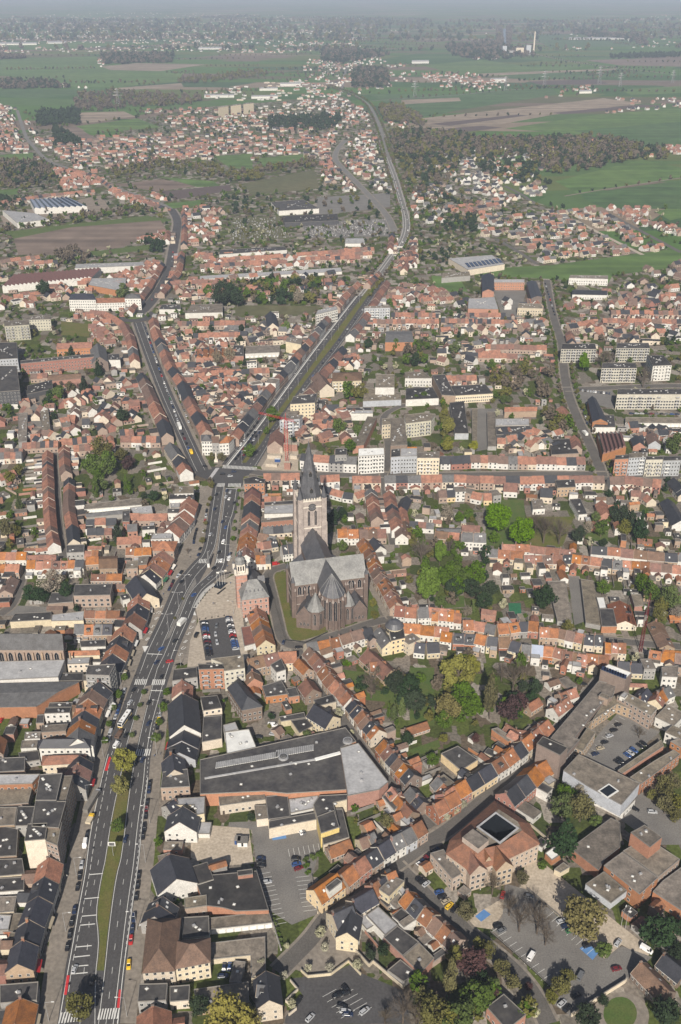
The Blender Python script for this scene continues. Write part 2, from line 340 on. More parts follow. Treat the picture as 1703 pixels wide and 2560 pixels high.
  if r<.62:
   E.prism(q,0,ez-.3,wm2,cap=False);flat_roof(E,q,ez,random.choice(['roof_F','roof_F','roof_f','roof_l']),.15,.2)
  else:
   c0=Vector((m0.x-org.x,m0.y-org.y))+n*k*(hd-.1);c1=c0+n*k*(el+.1);gable_mb(E,E,c0,c1,ew,ez,min(1.8,ew*.4),wm2,random.choice(['tile_o','tile_r','tile_b',rm]))
  eo=E.obj('extension',root)
  nn=n*k;pw=m0+nn*(hd+el)-Vector((org.x,org.y))
  ob('window',win_mesh(min(1.7,ew-.8) if ew>2 else 1.1,1.2),eo,(pw.x+nn.x*.004,pw.y+nn.y*.004,.9),math.atan2(nn.y,nn.x))
 return root
def gable_mb(W,R,p,q,wid,ze,rise,wm,rm,over=.25,z0=0):
 u=(q-p).normalized();n=Vector((-u.y,u.x));hw=wid/2
 V=lambda c,o,z:Vector((c.x+n.x*o,c.y+n.y*o,z))
 pr=lambda c:[V(c,hw,z0),V(c,hw,ze),V(c,0,ze+rise-.05),V(c,-hw,ze),V(c,-hw,z0)]
 A,B=pr(p),pr(q);W.face(A,wm);W.face(B[::-1],wm);W.face([A[0],B[0],B[1],A[1]],wm);W.face([A[3],B[3],B[4],A[4]],wm)
 p2,q2=p-u*over,q+u*over;dz=over*rise/hw;t=.2
 T=lambda c,k:[V(c,hw+over,ze-dz+k+.06),V(c,0,ze+rise+k+.06),V(c,-hw-over,ze-dz+k+.06)]
 A,B,C,D=T(p2,0),T(q2,0),T(p2,-t),T(q2,-t)
 R.face([A[0],A[1],B[1],B[0]],rm);R.face([A[1],A[2],B[2],B[1]],rm);R.face([C[0],D[0],D[1],C[1]],rm);R.face([C[1],D[1],D[2],C[2]],rm)
 for X,Y in ((A,C),(D,B)):R.face([X[0],Y[0],Y[1],X[1]],'verge');R.face([X[1],Y[1],Y[2],X[2]],'verge')
 R.face([A[0],B[0],D[0],C[0]],'verge');R.face([A[2],C[2],D[2],B[2]],'verge')
def flat_roof(R,poly,z,rm,par=.22,dep=.32):
 out=inset(poly,-.05);inn=inset(poly,par);n=len(poly)
 R.cap(inn,z-dep,rm)
 for i in range(n):
  j=(i+1)%n
  R.face([(*out[i],z),(*out[j],z),(*inn[j],z),(*inn[i],z)],'coping')
  R.face([(*inn[i],z-dep),(*inn[i],z),(*inn[j],z),(*inn[j],z-dep)],'coping')
  R.face([(*out[i],z-.42),(*out[j],z-.42),(*out[j],z),(*out[i],z)],'coping')
  R.face([(*poly[i][:2],z-.42),(*poly[j][:2],z-.42),(*out[j],z-.42),(*out[i],z-.42)],'coping')
# ---------------------------------------------------------------- larger buildings
BLOCKP=[];SHEETP=[];GREEN=[]
DCAT={'corner_building':'building','apartment_building':'apartment block','sports_hall':'hall','swimming_hall':'hall','office_building':'office','church_hall':'hall','hospital':'clinic','garage_block':'garages','terrace_canopy':'canopy','unfinished_walls':'building','round_tower_house':'building','mansion':'building','supermarket_wing':'building','white_hall':'hall','plant_room':'building','school_hall':'building','tower_building':'tower block','covered_walk':'building','stair_tower':'building','office_wing':'office','brick_tower':'tower','garden_building':'house'}
def block(tile,name,label,z,typ,rc,wc,pts,cat=None,win=1,storey=3.2,sp=3.0,group=None,rise=None,clutter=None,teeth=6,ww=1.3,wh=1.5,z0=0,lim=95,ground=None):
 """pts = roof-edge corners surveyed at height z. typ: flat, gable (ridge parallel to the first side), hip, saw"""
 cat=cat or DCAT.get(name,name.replace('_',' '));P=[p.xy for p in gs(tile,pts,z)];P=ccw(P);BLOCKP.append([(p.x,p.y) for p in P])
 c=sum(P,Vector((0,0)))/len(P);org=Vector((c.x,c.y,0));root=thing(name,label,cat,org,group)
 Q=[Vector((p.x-c.x,p.y-c.y)) for p in P];W=MB();R=MB();wm='wall_'+wc if 'wall_'+wc in MT else wc;rm=RC[rc]
 if typ=='flat':
  W.prism(Q,z0,z-.4,wm,cap=False);flat_roof(R,Q,z,rm)
 else:
  o=.35;E=inset(Q,-o);w01=(Q[1]-Q[0]).length;w12=(Q[2]-Q[1]).length
  if typ in ('gable','hip'):
   # ridge parallel to the surveyed first side
   f0,f1=(g(tile,*pts[0],z).xy-c),(g(tile,*pts[1],z).xy-c)
   k=min(range(4),key=lambda i:(Q[i]-f0).length+(Q[(i+1)%4]-f1).length if (Q[i]-f0).length+(Q[(i+1)%4]-f1).length<(Q[i]-f1).length+(Q[(i+1)%4]-f0).length else (Q[i]-f1).length+(Q[(i+1)%4]-f0).length)
   Q=Q[k:]+Q[:k];E=[Vector(e) for e in inset(Q,-o)];wd=((Q[3]-Q[0]).length+(Q[2]-Q[1]).length)/2;rs=rise or wd*.4;dz=o*rs/(wd/2)
   r0,r1=(Q[0]+Q[3])/2,(Q[1]+Q[2])/2
   W.prism(Q,z0,z,wm,cap=False)
   if typ=='gable':
    W.face([(*Q[3],z),(*Q[0],z),(*r0,z+rs-.06)],wm);W.face([(*Q[1],z),(*Q[2],z),(*r1,z+rs-.06)],wm);e0,e1=(E[0]+E[3])/2,(E[1]+E[2])/2
   else:
    ins=min(wd*.5,(r1-r0).length*.45);d=(r1-r0).normalized();e0,e1=r0+d*ins,r1-d*ins
   V=lambda p,zz:Vector((p.x,p.y,zz));zz=z-dz+.05;t=.22
   R.face([V(E[0],zz),V(E[1],zz),V(e1,z+rs),V(e0,z+rs)],rm);R.face([V(E[2],zz),V(E[3],zz),V(e0,z+rs),V(e1,z+rs)],rm)
   R.face([V(E[0],zz-t),V(e0,z+rs-t),V(e1,z+rs-t),V(E[1],zz-t)],rm);R.face([V(E[2],zz-t),V(e1,z+rs-t),V(e0,z+rs-t),V(E[3],zz-t)],rm)
   if typ=='hip':
    R.face([V(E[1],zz),V(E[2],zz),V(e1,z+rs)],rm);R.face([V(E[3],zz),V(E[0],zz),V(e0,z+rs)],rm)
   else:
    for A_,B_,C_ in ((E[1],e1,E[2]),(E[3],e0,E[0])):
     R.face([V(A_,zz),V(A_,zz-t),V(B_,z+rs-t),V(B_,z+rs)],'verge');R.face([V(B_,z+rs),V(B_,z+rs-t),V(C_,zz-t),V(C_,zz)],'verge')
   for i in range(4):R.face([V(E[i],zz-t),V(E[(i+1)%4],zz-t),V(E[(i+1)%4],zz),V(E[i],zz)],'coping')
   R.box(V((e0+e1)/2,z+rs-.03),(e1-e0).length,.35,.13,'coping' if rc in 'sd' else rm,ux=(e1-e0).normalized())
  elif typ=='saw':
   f0,f1=(g(tile,*pts[0],z).xy-c),(g(tile,*pts[1],z).xy-c)
   f2,f3=(g(tile,*pts[2],z).xy-c),(g(tile,*pts[3],z).xy-c)
   W.prism(Q,z0,z,wm,top='roof_F');rs=rise or 2.2
   for i in range(teeth):
    a0,a1=f0.lerp(f1,i/teeth),f0.lerp(f1,(i+.98)/teeth);b0,b1=f3.lerp(f2,i/teeth),f3.lerp(f2,(i+.98)/teeth)
    V=lambda p,zz:Vector((p.x,p.y,zz));pk=a0.lerp(a1,.25);qk=b0.lerp(b1,.25)
    R.face([V(a0,z+.02),V(b0,z+.02),V(qk,z+rs),V(pk,z+rs)],'glass' if rnd()<2 else rm);R.face([V(pk,z+rs),V(qk,z+rs),V(b1,z+.02),V(a1,z+.02)],rm)
    R.face([V(a0,z+.02),V(pk,z+rs),V(a1,z+.02)],wm);R.face([V(b0,z+.02),V(b1,z+.02),V(qk,z+rs)],wm)
 wo=W.obj('wall',root);ro=R.obj('roof',root);n=len(Q)
 if win:
  for i in sorted(range(n),key=lambda i:min(Q[i].y,Q[(i+1)%n].y)):
   lim=facade(root,None,Q[i],Q[(i+1)%n],z0,z-.3,storey,sp,lim,ww,wh,door=(i==0))
 if cat=='apartment block' and win:
  i=max(range(n),key=lambda i:(Q[(i+1)%n]-Q[i]).length*(1 if (Q[(i+1)%n]-Q[i]).x>0 else .3));A_,B_=Q[i],Q[(i+1)%n];d=B_-A_;u=d.normalized();nr=Vector((u.y,-u.x));nb=min(8,int(d.length/5))
  for s_ in range(1,int(z/storey)):
   for k in range(nb):
    if (k*7+len(label))%5==0:continue
    p=A_+d*(k+.5)/max(1,nb)+nr*.65;M_=MB();M_.box((0,0,0),3.4,1.3,.18,'coping',ux=u,bottom=True);M_.box((nr.x*.6,nr.y*.6,.18),3.4,.07,.95,'frame' if wc in 'wcs' else 'roof_l',ux=u);bo=M_.obj('balcony',root);bo.location=(p.x,p.y,z0+s_*storey)
 if typ=='flat':
  area=abs(sum(Q[i].x*Q[(i+1)%n].y-Q[(i+1)%n].x*Q[i].y for i in range(n)))/2
  for k in range(min(24,int(area/45)) if clutter is None else clutter):
   i=random.randrange(n);p=Q[i]*uni(0,.75)+Q[(i+2)%n]*uni(0,.2)
   if rnd()<.5:ob('skylight',DOME,ro,(p.x,p.y,z-.31),uni(0,3))
   else:ob('roof_vent',VENT,ro,(p.x,p.y,z-.31),uni(0,3))
 elif clutter:
  pass
 return root,Q,org
# ---------------------------------------------------------------- ground sheets
def poly(tile,name,pts,z,m,kind='structure',h=None):
 P=ccw([(p.x,p.y) for p in gs(tile,pts,0)]);b=MB()
 if name not in ('town_ground','field'):SHEETP.append(P)
 if h:b.prism(P,z,z+h,m)
 else:b.cap(P,z,m)
 o=b.obj(name);tag(o,kind=kind);return o
def smooth(P,k=2):
 for _ in range(k):
  Q=[P[0]]
  for a,b in zip(P,P[1:]):Q+=[a.lerp(b,.25),a.lerp(b,.75)]
  P=Q+[P[-1]]
 return P
def offs(P,d):
 out=[]
 for i,p in enumerate(P):
  a=P[max(0,i-1)];b=P[min(len(P)-1,i+1)];t=(b-a).xy.normalized();out.append(Vector((p.x-t.y*d,p.y+t.x*d,0)))
 return out
def ribbon(b,L,R,z,m):
 for i in range(len(L)-1):b.face([(*L[i].xy,z),(*R[i].xy,z),(*R[i+1].xy,z),(*L[i+1].xy,z)],m)
def rib_walls(b,L,z0,z1,m):
 for i in range(len(L)-1):
  b.face([(*L[i].xy,z0),(*L[i+1].xy,z0),(*L[i+1].xy,z1),(*L[i].xy,z1)],m)
def resample(P,step):
 L=[0]
 for a,b in zip(P,P[1:]):L.append(L[-1]+(b-a).length)
 n=max(1,int(L[-1]/step));out=[];j=0
 for i in range(n+1):
  s=L[-1]*i/n
  while j<len(P)-2 and s>L[j+1]:j+=1
  out.append(P[j].lerp(P[j+1],(s-L[j])/max(1e-6,L[j+1]-L[j])))
 return out,L[-1]
MARK={}
def marks(tile,pts,w,dash=None,z=.06,m='mark',P=None,off=0):
 b=MARK.setdefault(m,MB());P=P or smooth(gs(tile,pts),2)
 if off:P=offs(P,off)
 if dash is None:
  P,_=resample(P,6);ribbon(b,offs(P,w/2),offs(P,-w/2),z,m)
 else:
  on,gap=dash;Q,Lt=resample(P,.5);s=0;i=0;st=Lt/max(1,len(Q)-1)
  while s<Lt:
   i0,i1=int(s/st),min(len(Q)-1,int((s+on)/st))
   if i1>i0:seg=[Q[i0],Q[i1]];ribbon(b,offs(seg,w/2),offs(seg,-w/2),z,m)
   s+=on+gap
def zebra(tile,a,b,depth,n,z=.062,m='mark'):
 A,B=g(tile,*a),g(tile,*b);d=(B-A);u=d.normalized();q=MARK.setdefault(m,MB());v=Vector((-u.y,u.x,0))
 v=Vector((0,1,0)) if abs(u.x)>.7 else Vector((1,0,0))
 for i in range(n):
  p=A+d*((i+.25)/n);w=u*(d.length/n*.5)
  q.face([(*(p-v*depth/2).xy,z),(*(p+w-v*depth/2).xy,z),(*(p+w+v*depth/2).xy,z),(*(p-v*depth/2+v*depth).xy,z)],m)
NS=[0]
def street(tile,name,pts,w,side=1.6,m='street',lines=False,zb=0):
 NS[0]+=1;zb+=NS[0]*.0025
 P=smooth(gs(tile,pts),2);b=MB();ribbon(b,offs(P,w/2),offs(P,-w/2),.028+zb,m);o=b.obj(name);tag(o,kind='structure')
 if side:
  for s in (1,-1):
   b=MB();a,c=offs(P,s*w/2),offs(P,s*(w/2+side))
   if s>0:a,c=c,a
   ribbon(b,a,c,.13+zb,'paving');rib_walls(b,offs(P,s*w/2),0,.13+zb,'coping');tag(b.obj('pavement'),kind='structure')
 if lines:marks(None,None,.15,(3,5),P=P,z=.05+zb)
 return P
def depth_of(p):return p.y*cp+(H-p.z)*sp
def pxm(p):return F/depth_of(p)          # photo pixels per metre across the view at p
# ---------------------------------------------------------------- vehicles
PAINT={'black':(.012,.012,.014),'white':(.72,.72,.72),'silver':(.36,.37,.39),'grey':(.12,.125,.135),'blue':(.03,.07,.2),'red':(.35,.02,.02),'darkblue':(.015,.025,.06),'yellow':(.65,.42,.03),'green':(.03,.12,.05),'beige':(.35,.30,.22),'brown':(.10,.06,.04),'darkred':(.13,.015,.02)}
for k,c in PAINT.items():mat('paint_'+k,c,.28,.03,.5,spec=.6)
mat('rubber',(.02,.02,.02),.8)
def hull(m,st,pm):
 """stations (x, half width, bottom, top); a closed rounded shell"""
 ring=lambda s:[(s[0],-s[1],s[2]),(s[0],-s[1],s[3]-.12),(s[0],-s[1]+.13,s[3]),(s[0],s[1]-.13,s[3]),(s[0],s[1],s[3]-.12),(s[0],s[1],s[2])]
 R_=[ring(s) for s in st]
 for a,b in zip(R_,R_[1:]):
  for i in range(5):m.face([a[i],b[i],b[i+1],a[i+1]],pm)
 m.face(R_[0][::-1],pm);m.face(R_[-1],pm)
CARM={}
def car_parts(kind,paint):
 key=(kind,paint)
 if key in CARM:return CARM[key]
 pm='paint_'+paint;B=MB()
 if kind=='car':
  hull(B,[(-2.13,.74,.3,.74),(-1.98,.84,.25,.94),(-1.1,.88,.25,.98),(.9,.88,.25,.96),(1.75,.84,.25,.82),(2.15,.70,.3,.62)],pm)
  lo=[(-1.98,.78,.93),(1.12,.80,.93)];hi=[(-1.45,.60,1.44),(.35,.60,1.44)];wb=(-1.32,1.32)
 elif kind=='estate':
  hull(B,[(-2.25,.76,.3,.9),(-2.12,.86,.25,1.0),(.9,.88,.25,.98),(1.85,.84,.25,.84),(2.25,.70,.3,.62)],pm)
  lo=[(-2.15,.80,.95),(1.15,.80,.95)];hi=[(-1.85,.64,1.52),(.3,.62,1.5)];wb=(-1.4,1.4)
 elif kind=='van':
  hull(B,[(-2.6,.9,.35,1.15),(-2.5,.95,.3,1.25),(1.2,.95,.3,1.2),(2.1,.92,.3,1.05),(2.6,.8,.35,.75)],pm)
  lo=[(-2.55,.92,1.1),(2.05,.9,1.08)];hi=[(-2.5,.82,2.1),(1.25,.8,2.05)];wb=(-1.7,1.7)
 a,b=lo;c,d=hi
 P0=[(a[0],-a[1],a[2]),(b[0],-b[1],b[2]),(b[0],b[1],b[2]),(a[0],a[1],a[2])];P1=[(c[0],-c[1],c[2]),(d[0],-d[1],d[2]),(d[0],d[1],d[2]),(c[0],c[1],c[2])]
 for i in range(4):j=(i+1)%4;B.face([P0[i],P0[j],P1[j],P1[i]],pm)
 rr=[(x*.93-.03,y*.9,z+.05) for x,y,z in P1]
 for i in range(4):j=(i+1)%4;B.face([P1[i],P1[j],rr[j],rr[i]],pm)
 B.face(rr,pm)
 def glass(q0,q1,q2,q3,name,s0=.1,s1=.9,t0=.12,t1=.88):
  q=[Vector(v) for v in (q0,q1,q2,q3)];n=(q[1]-q[0]).cross(q[3]-q[0]).normalized()*.012
  f=lambda s,t:(q[0].lerp(q[1],s)).lerp(q[3].lerp(q[2],s),t)+n
  m=MB();m.face([f(s0,t0),f(s1,t0),f(s1,t1),f(s0,t1)],'glass');return (name,m.mesh(name))
 parts=[glass(P0[1],P0[2],P1[2],P1[1],'windscreen',.04,.96,.04,.96),glass(P0[3],P0[0],P1[0],P1[3],'rear_window')]
 sm=(.06,.94,.1,.92) if kind != 'van' else (.72,.96,.1,.9)
 parts.append(glass(P0[0],P0[1],P1[1],P1[0],'side_window',*sm));sm2=sm if kind != 'van' else (.04,.28,.1,.9);parts.append(glass(P0[2],P0[3],P1[3],P1[2],'side_window',*sm2))
 wh=MB();n=12
 for i in range(n):
  t0,t1=2*math.pi*i/n,2*math.pi*(i+1)/n;r=.32
  for s in (-.1,.1):wh.face([(0,s,0),(r*math.cos(t0),s,r*math.sin(t0)),(r*math.cos(t1),s,r*math.sin(t1))],'rubber')
  for s in (-.105,.105):wh.face([(0,s,0),(.2*math.cos(t0),s,.2*math.sin(t0)),(.2*math.cos(t1),s,.2*math.sin(t1))],'metal')
  wh.face([(r*math.cos(t0),-.1,r*math.sin(t0)),(r*math.cos(t1),-.1,r*math.sin(t1)),(r*math.cos(t1),.1,r*math.sin(t1)),(r*math.cos(t0),.1,r*math.sin(t0))],'rubber')
 CARM[key]=(B.mesh('body'),parts,wh.mesh('wheel'),wb,hi[0][1]+.2 if kind != 'van' else .86);return CARM[key]
NCAR=[0]
PWORD={'darkblue':'dark blue','darkred':'dark red'}
def car(p,rz,paint='black',kind='car',label='',group='parked cars',z=.03,detail=True):
 B,parts,wh,wb,hw=car_parts(kind,paint)
 NCAR[0]+=1;nm={'car':'car','estate':'car','van':'van'}[kind]
 r=thing('parked_car' if nm=='car' else 'van',label,nm,(p.x,p.y,z),group,rz);ob('body',B,r)
 for n_,m_ in parts:ob(n_,m_,r)
 if detail:
  for x in wb:
   for s in (-1,1):ob('wheel',wh,r,(x,s*(.78 if kind != 'van' else .85),.32))
 return r
CARPOOL=['black']*8+['grey']*5+['silver']*5+['darkblue']*4+['white']*3+['blue']*2+['red','darkred','green','beige']
def cars(tile,where,anchor,pts,n,side=False,cols=None,kinds='c',z=.03,head=0,skip=0,lane='kerb'):
 """n cars along a line; side=True parks them side by side across the line"""
 P=gs(tile,pts);Q,L=resample(P,.5);cols=(cols or '').split()
 for i in range(n):
  t=(i+.5)/n;k=min(len(Q)-2,int(t*(len(Q)-1)));p=Q[k];d=Q[k+1]-Q[k];a=math.atan2(d.y,d.x)+(math.pi/2 if side else 0)+math.radians(head)+uni(-.03,.03)
  c=cols[i%len(cols)] if cols else random.choice(CARPOOL)
  if c=='-':continue
  kd='car' if rnd()<.7 else 'estate'
  if ':' in c:c,kd=c.split(':')
  car(p,a,c,kd,words('%s %s, %s from %s, %s'%(PWORD.get(c,c),{'car':'car','estate':'estate car','van':'van'}[kd],ORD[i],anchor,where) if n>1 else '%s %s %s'%(PWORD.get(c,c),{'car':'car','estate':'estate car','van':'van'}[kd],where)),'vehicles %s'%where if n>1 else None,z,detail=src(tile,*pts[0])[1]>1350)
# ---------------------------------------------------------------- trees
def leaf_cloud(n,clumps,size,shape,seed,inner=.35,cr=.38):
 rs=np.random.RandomState(seed);V=[];cs=[]
 while len(cs)<clumps:
  p=rs.uniform(-1,1,3);r=np.linalg.norm(p)
  if r>1:continue
  if shape=='cone':
   p=np.array([*(rs.normal(0,.42,2)),rs.uniform(-1,1)]);lim=(1-p[2])/2*.95+.03
   if np.hypot(p[0],p[1])>lim:continue
  elif r<inner:continue
  else:p*=rs.uniform(.82,1.08)*(.78 if r>.8 else 1)
  cs.append(p)
 out=np.zeros((n*4,3));
 for i in range(n):
  c=cs[rs.randint(clumps)];d=rs.normal(0,1,3);d /= np.linalg.norm(d);k=cr*(rs.uniform(.55,1.05))
  if shape=='cone':k*=max(.25,(1-c[2])/2)
  p=c+d*k;nn=d*.9+rs.normal(0,.5,3)+np.array([0,0,.35]);nn /= np.linalg.norm(nn);a=np.cross(nn,rs.normal(0,1,3));a /= np.linalg.norm(a);b=np.cross(nn,a);s=size*rs.uniform(.6,1.3)
  for j,(x,y) in enumerate(((-1,-.6),(1,-.8),(.8,1),(-.9,.7))):out[i*4+j]=p+a*x*s+b*y*s
 return out
def crown_mesh(kind,leaf,n,clumps,size,seed,inner=.35,cr=.38):
 V=leaf_cloud(n,clumps,size,kind,seed,inner,cr);Fq=np.arange(n*4).reshape(n,4);return npmesh('crown',V,Fq,np.zeros(n),['leaf_'+leaf])
def twig_crown(leaf,seed,nb=16):
 m=MB();rs=random.Random(seed)
 def br(p,d,L,r,lv):
  q=p+d*L;m.tube(p,q,r,r*.55,3,'leaf_'+leaf)
  if lv==0:return
  for _ in range(4 if lv>1 else 5):
   nd=(d+Vector((rs.uniform(-.8,.8),rs.uniform(-.8,.8),rs.uniform(-.35,.7)))).normalized();br(p.lerp(q,rs.uniform(.45,1)),nd,L*rs.uniform(.55,.8),r*.5,lv-1)
 for i in range(nb):
  a=i*2.4;e=rs.uniform(.2,1.4);d=Vector((math.cos(a)*math.cos(e),math.sin(a)*math.cos(e),math.sin(e))).normalized();br(Vector((0,0,-.75+rs.uniform(0,.5))),d,.62,.022,3)
 return m.mesh('crown')
CR={}
def crowns(t):
 if t in CR:return CR[t]
 sp_={'green':('ball','green',1500,26,.075),'bright':('ball','bright',5200,60,.05),'dark':('ball','dark',1800,30,.07),'olive':('ball','olive',1500,30,.065),'blossom':('ball','blossom',900,22,.075),'pale':('ball','pale',1500,40,.045),
          'yellow':('ball','yellow',2200,34,.06),'purple':('ball','purple',1500,30,.07),'willow':('ball','willow',3200,46,.05),'conifer':('cone','dark',1700,60,.075),'poplar':('ball','olive',1800,40,.07),'cypress':('cone','green',1200,50,.075),'bush':('ball','green',700,18,.1)}
 if t=='bare':CR[t]=[twig_crown('bare',i) for i in (1,2)]
 else:
  a=sp_[t];CR[t]=[crown_mesh(a[0],a[1],a[2],a[3],a[4],i+3,.35 if t != 'yellow' else .2,.38 if t not in ('bright','willow') else .28) for i in (1,2)]
 return CR[t]
def trunk_mesh():
 m=MB();m.tube((0,0,0),(.02,.01,.45),.045,.032,7,'bark');m.tube((.02,.01,.45),(0,.02,.85),.032,.012,6,'bark')
 for i in range(5):
  a=i*2.5;m.tube((.02,.01,.38+i*.05),(math.cos(a)*.22,math.sin(a)*.22,.62+i*.05),.018,.006,5,'bark')
 return m.mesh('trunk')
TRUNK=trunk_mesh();TREES=[];TL={'green':'green leafy tree','bright':'bright fresh-green round tree','dark':'dark green bushy tree','olive':'olive-green budding tree','blossom':'white-blossomed small tree','pale':'pale pinkish blossoming tree','yellow':'yellow-green spreading tree','purple':'dark purple-leaved tree','willow':'yellow-green weeping tree','conifer':'dark green conifer','poplar':'tall narrow olive poplar','cypress':'slim green conical tree','bare':'bare brown-branched tree','bush':'low green bush'}
def tree(tile,where,t,x,y,rpx,h=None,asp=None):
 """x, y = crown centre in the photo, rpx its half width"""
 asp=asp or {'poplar':3.0,'conifer':1.5,'cypress':2.2,'bush':.7,'bright':1.1}.get(t,1.05)
 p=g(tile,x,y,6);r=rpx*TSC[tile]/pxm(p)
 ch=r*asp;h=h or (ch*2*1.18 if t != 'bush' else ch*2);hc=h-ch;p=g(tile,x,y,hc);r=rpx*TSC[tile]/pxm(p)
 TREES.append(dict(p=p.xy,r=r,ch=ch,hc=hc,h=h,t=t,where=where))
def trees(tile,where,t,pts,h=None,asp=None):
 n=len(pts)
 for i,(x,y,r) in enumerate(pts):
  tree(tile,where if n==1 else ('%s from %s'%(ORD[i],where) if not where.startswith('~') else where[1:]),t,x,y,r,h,asp)
def build_tree(q):
 t=q['t'];lab='%s %s'%(TL[t],q['where']) if not q['where'][0:6] in ('first ','second') and not q['where'].split(' ')[0] in ORD else '%s, %s'%(TL[t],q['where'])
 r_=thing({'conifer':'conifer','poplar':'poplar','bush':'bush','cypress':'conifer'}.get(t,'tree'),lab,'bush' if t=='bush' else 'tree',(*q['p'],0),q.get('group'))
 if t=='bush':ob('leaves',random.choice(crowns(t)),r_,(0,0,q['ch']),uni(0,6),(q['r'],q['r'],q['ch']))
 else:
  ob('trunk',TRUNK,r_,(0,0,0),uni(0,6),(q['r']*1.3+1.5,q['r']*1.3+1.5,q['h']*.95));ob('crown',random.choice(crowns(t)),r_,(0,0,q['hc']),uni(0,6),(q['r'],q['r'],q['ch']))
FAR_T={k:[leaf_cloud(54,9,.30,'cone' if k=='cone' else 'ball',s,.2,.36) for s in (1,2,3)] for k in ('ball','cone')}
NEAR_T=[leaf_cloud(220,16,.16,'ball',s,.3,.36) for s in (4,5)]
def tree_mass(name,L,kind='stuff'):
 """L: (x, y, r, half height, leaf, centre height)"""
 mats=sorted(set('leaf_'+q[4].replace('conifer','dark') for q in L));V=[];M=[]
 for x,y,r,ch,t,hc in L:
  A=random.choice(NEAR_T) if math.hypot(x,y)<1150 else random.choice(FAR_T['cone' if t=='conifer' else 'ball']);a=uni(0,6.28);c,s=math.cos(a),math.sin(a)
  P=np.stack([x+(A[:,0]*c-A[:,1]*s)*r,y+(A[:,0]*s+A[:,1]*c)*r,np.maximum(.1,hc+A[:,2]*ch)],1);V.append(P);M+=[mats.index('leaf_'+t.replace('conifer','dark'))]*(len(A)//4)
 V=np.concatenate(V);me=npmesh(name,V,np.arange(len(V)).reshape(-1,4),np.array(M),mats);o=ob(name,me);tag(o,kind=kind);return o
# ---------------------------------------------------------------- far houses, one mesh
FARH=[]
def far_house(x,y,a,L,d,ze,rise,wall,roof):FARH.append((x,y,a,L,d,ze,rise,wall,roof))
def build_far(name,HL,label):
 mats=sorted(set('wall_'+h[7] for h in HL)|set(RC[h[8]] for h in HL))+['glass'];V=[];Fq=[];M=[];n=0;ix={m:i for i,m in enumerate(mats)}
 for (x,y,a,L,d,ze,rise,wl,rf) in HL:
  c,s=math.cos(a),math.sin(a);hl,hd,o=L/2,d/2,.3
  flat=rf in 'Fflw'
  q=[(-hl,-hd,0),(hl,-hd,0),(hl,hd,0),(-hl,hd,0),(-hl,-hd,ze),(hl,-hd,ze),(hl,hd,ze),(-hl,hd,ze)]
  w=ix['wall_'+wl];r=ix[RC[rf]];fs=[(0,1,5,4,w),(1,2,6,5,w),(2,3,7,6,w),(3,0,4,7,w)]
  if flat:q+=[(-hl,-hd,ze-.3),(hl,-hd,ze-.3),(hl,hd,ze-.3),(-hl,hd,ze-.3)];fs+=[(8,9,10,11,r)]
  else:
   dz=o*rise/hd
   q+=[(-hl,0,ze+rise),(hl,0,ze+rise),(-hl-.1,-hd-o,ze-dz+.05),(hl+.1,-hd-o,ze-dz+.05),(hl+.1,hd+o,ze-dz+.05),(-hl-.1,hd+o,ze-dz+.05),(-hl-.1,0,ze+rise+.05),(hl+.1,0,ze+rise+.05)]
   fs+=[(4,7,8,8,w),(5,9,6,6,w),(10,11,15,14,r),(12,13,14,15,r)]
  gi=len(mats)-1;k=len(q)
  nc=max(1,int(L/3))
  for sd in (-1,1):
   for st in range(max(1,int((ze+.6)/2.9))):
    for cc in range(nc):
     xc=-hl+(cc+.5)*L/nc;z=1+st*2.9;yy=sd*(hd+.03)
     if z+1.2>ze:continue
     q+=[(xc-.6,yy,z),(xc+.6,yy,z),(xc+.6,yy,z+1.3),(xc-.6,yy,z+1.3)];fs.append((k,k+1,k+2,k+3,gi));k+=4
  V+=[(x+px*c-py*s,y+px*s+py*c,pz) for px,py,pz in q];Fq+=[(n+f[0],n+f[1],n+f[2],n+f[3]) for f in fs if f[2] != f[3]];M+=[f[4] for f in fs if f[2] != f[3]]
  for f in fs:
   if f[2]==f[3]:Fq.append((n+f[0],n+f[1],n+f[2],n+f[2]));M.append(f[4])
  n+=len(q)
 me=bpy.data.meshes.new(name);me.from_pydata(V,[],[f if f[2] != f[3] else f[:3] for f in Fq])
 for t in mats:me.materials.append(MT[t])
 me.polygons.foreach_set('material_index',M);me.update();o=ob(name,me);tag(o,label,'houses',kind='stuff');return o
def in_poly(x,y,P):
 c=False;j=len(P)-1
 for i in range(len(P)):
  if (P[i][1]>y) != (P[j][1]>y) and x<(P[j][0]-P[i][0])*(y-P[i][1])/(P[j][1]-P[i][1]+1e-9)+P[i][0]:c=not c
  j=i
 return c
FIELDP=[];AVOID=[]      # ground polylines kept clear: (points, half width)
def clear(x,y,r=0):
 for P,w in AVOID:
  for a,b in zip(P,P[1:]):
   dx,dy=b.x-a.x,b.y-a.y;l2=dx*dx+dy*dy
   if l2==0:continue
   t=max(0,min(1,((x-a.x)*dx+(y-a.y)*dy)/l2))
   if math.hypot(x-a.x-t*dx,y-a.y-t*dy)<w+r:return False
 return True
def zone(tile,pts,n,fn,r=4):
 """n random ground points inside the surveyed outline"""
 P=[(p.x,p.y) for p in gs(tile,pts)];xs=[p[0] for p in P];ys=[p[1] for p in P];k=0;tries=0
 while k<n and tries<n*12:
  tries+=1;x,y=uni(min(xs),max(xs)),uni(min(ys),max(ys))
  if in_poly(x,y,P) and clear(x,y,r) and not any(b[0]<x<b[1] and b[2]<y<b[3] and in_poly(x,y,Q) for Q,b in FIELDP):fn(x,y);k+=1
MASS=[]
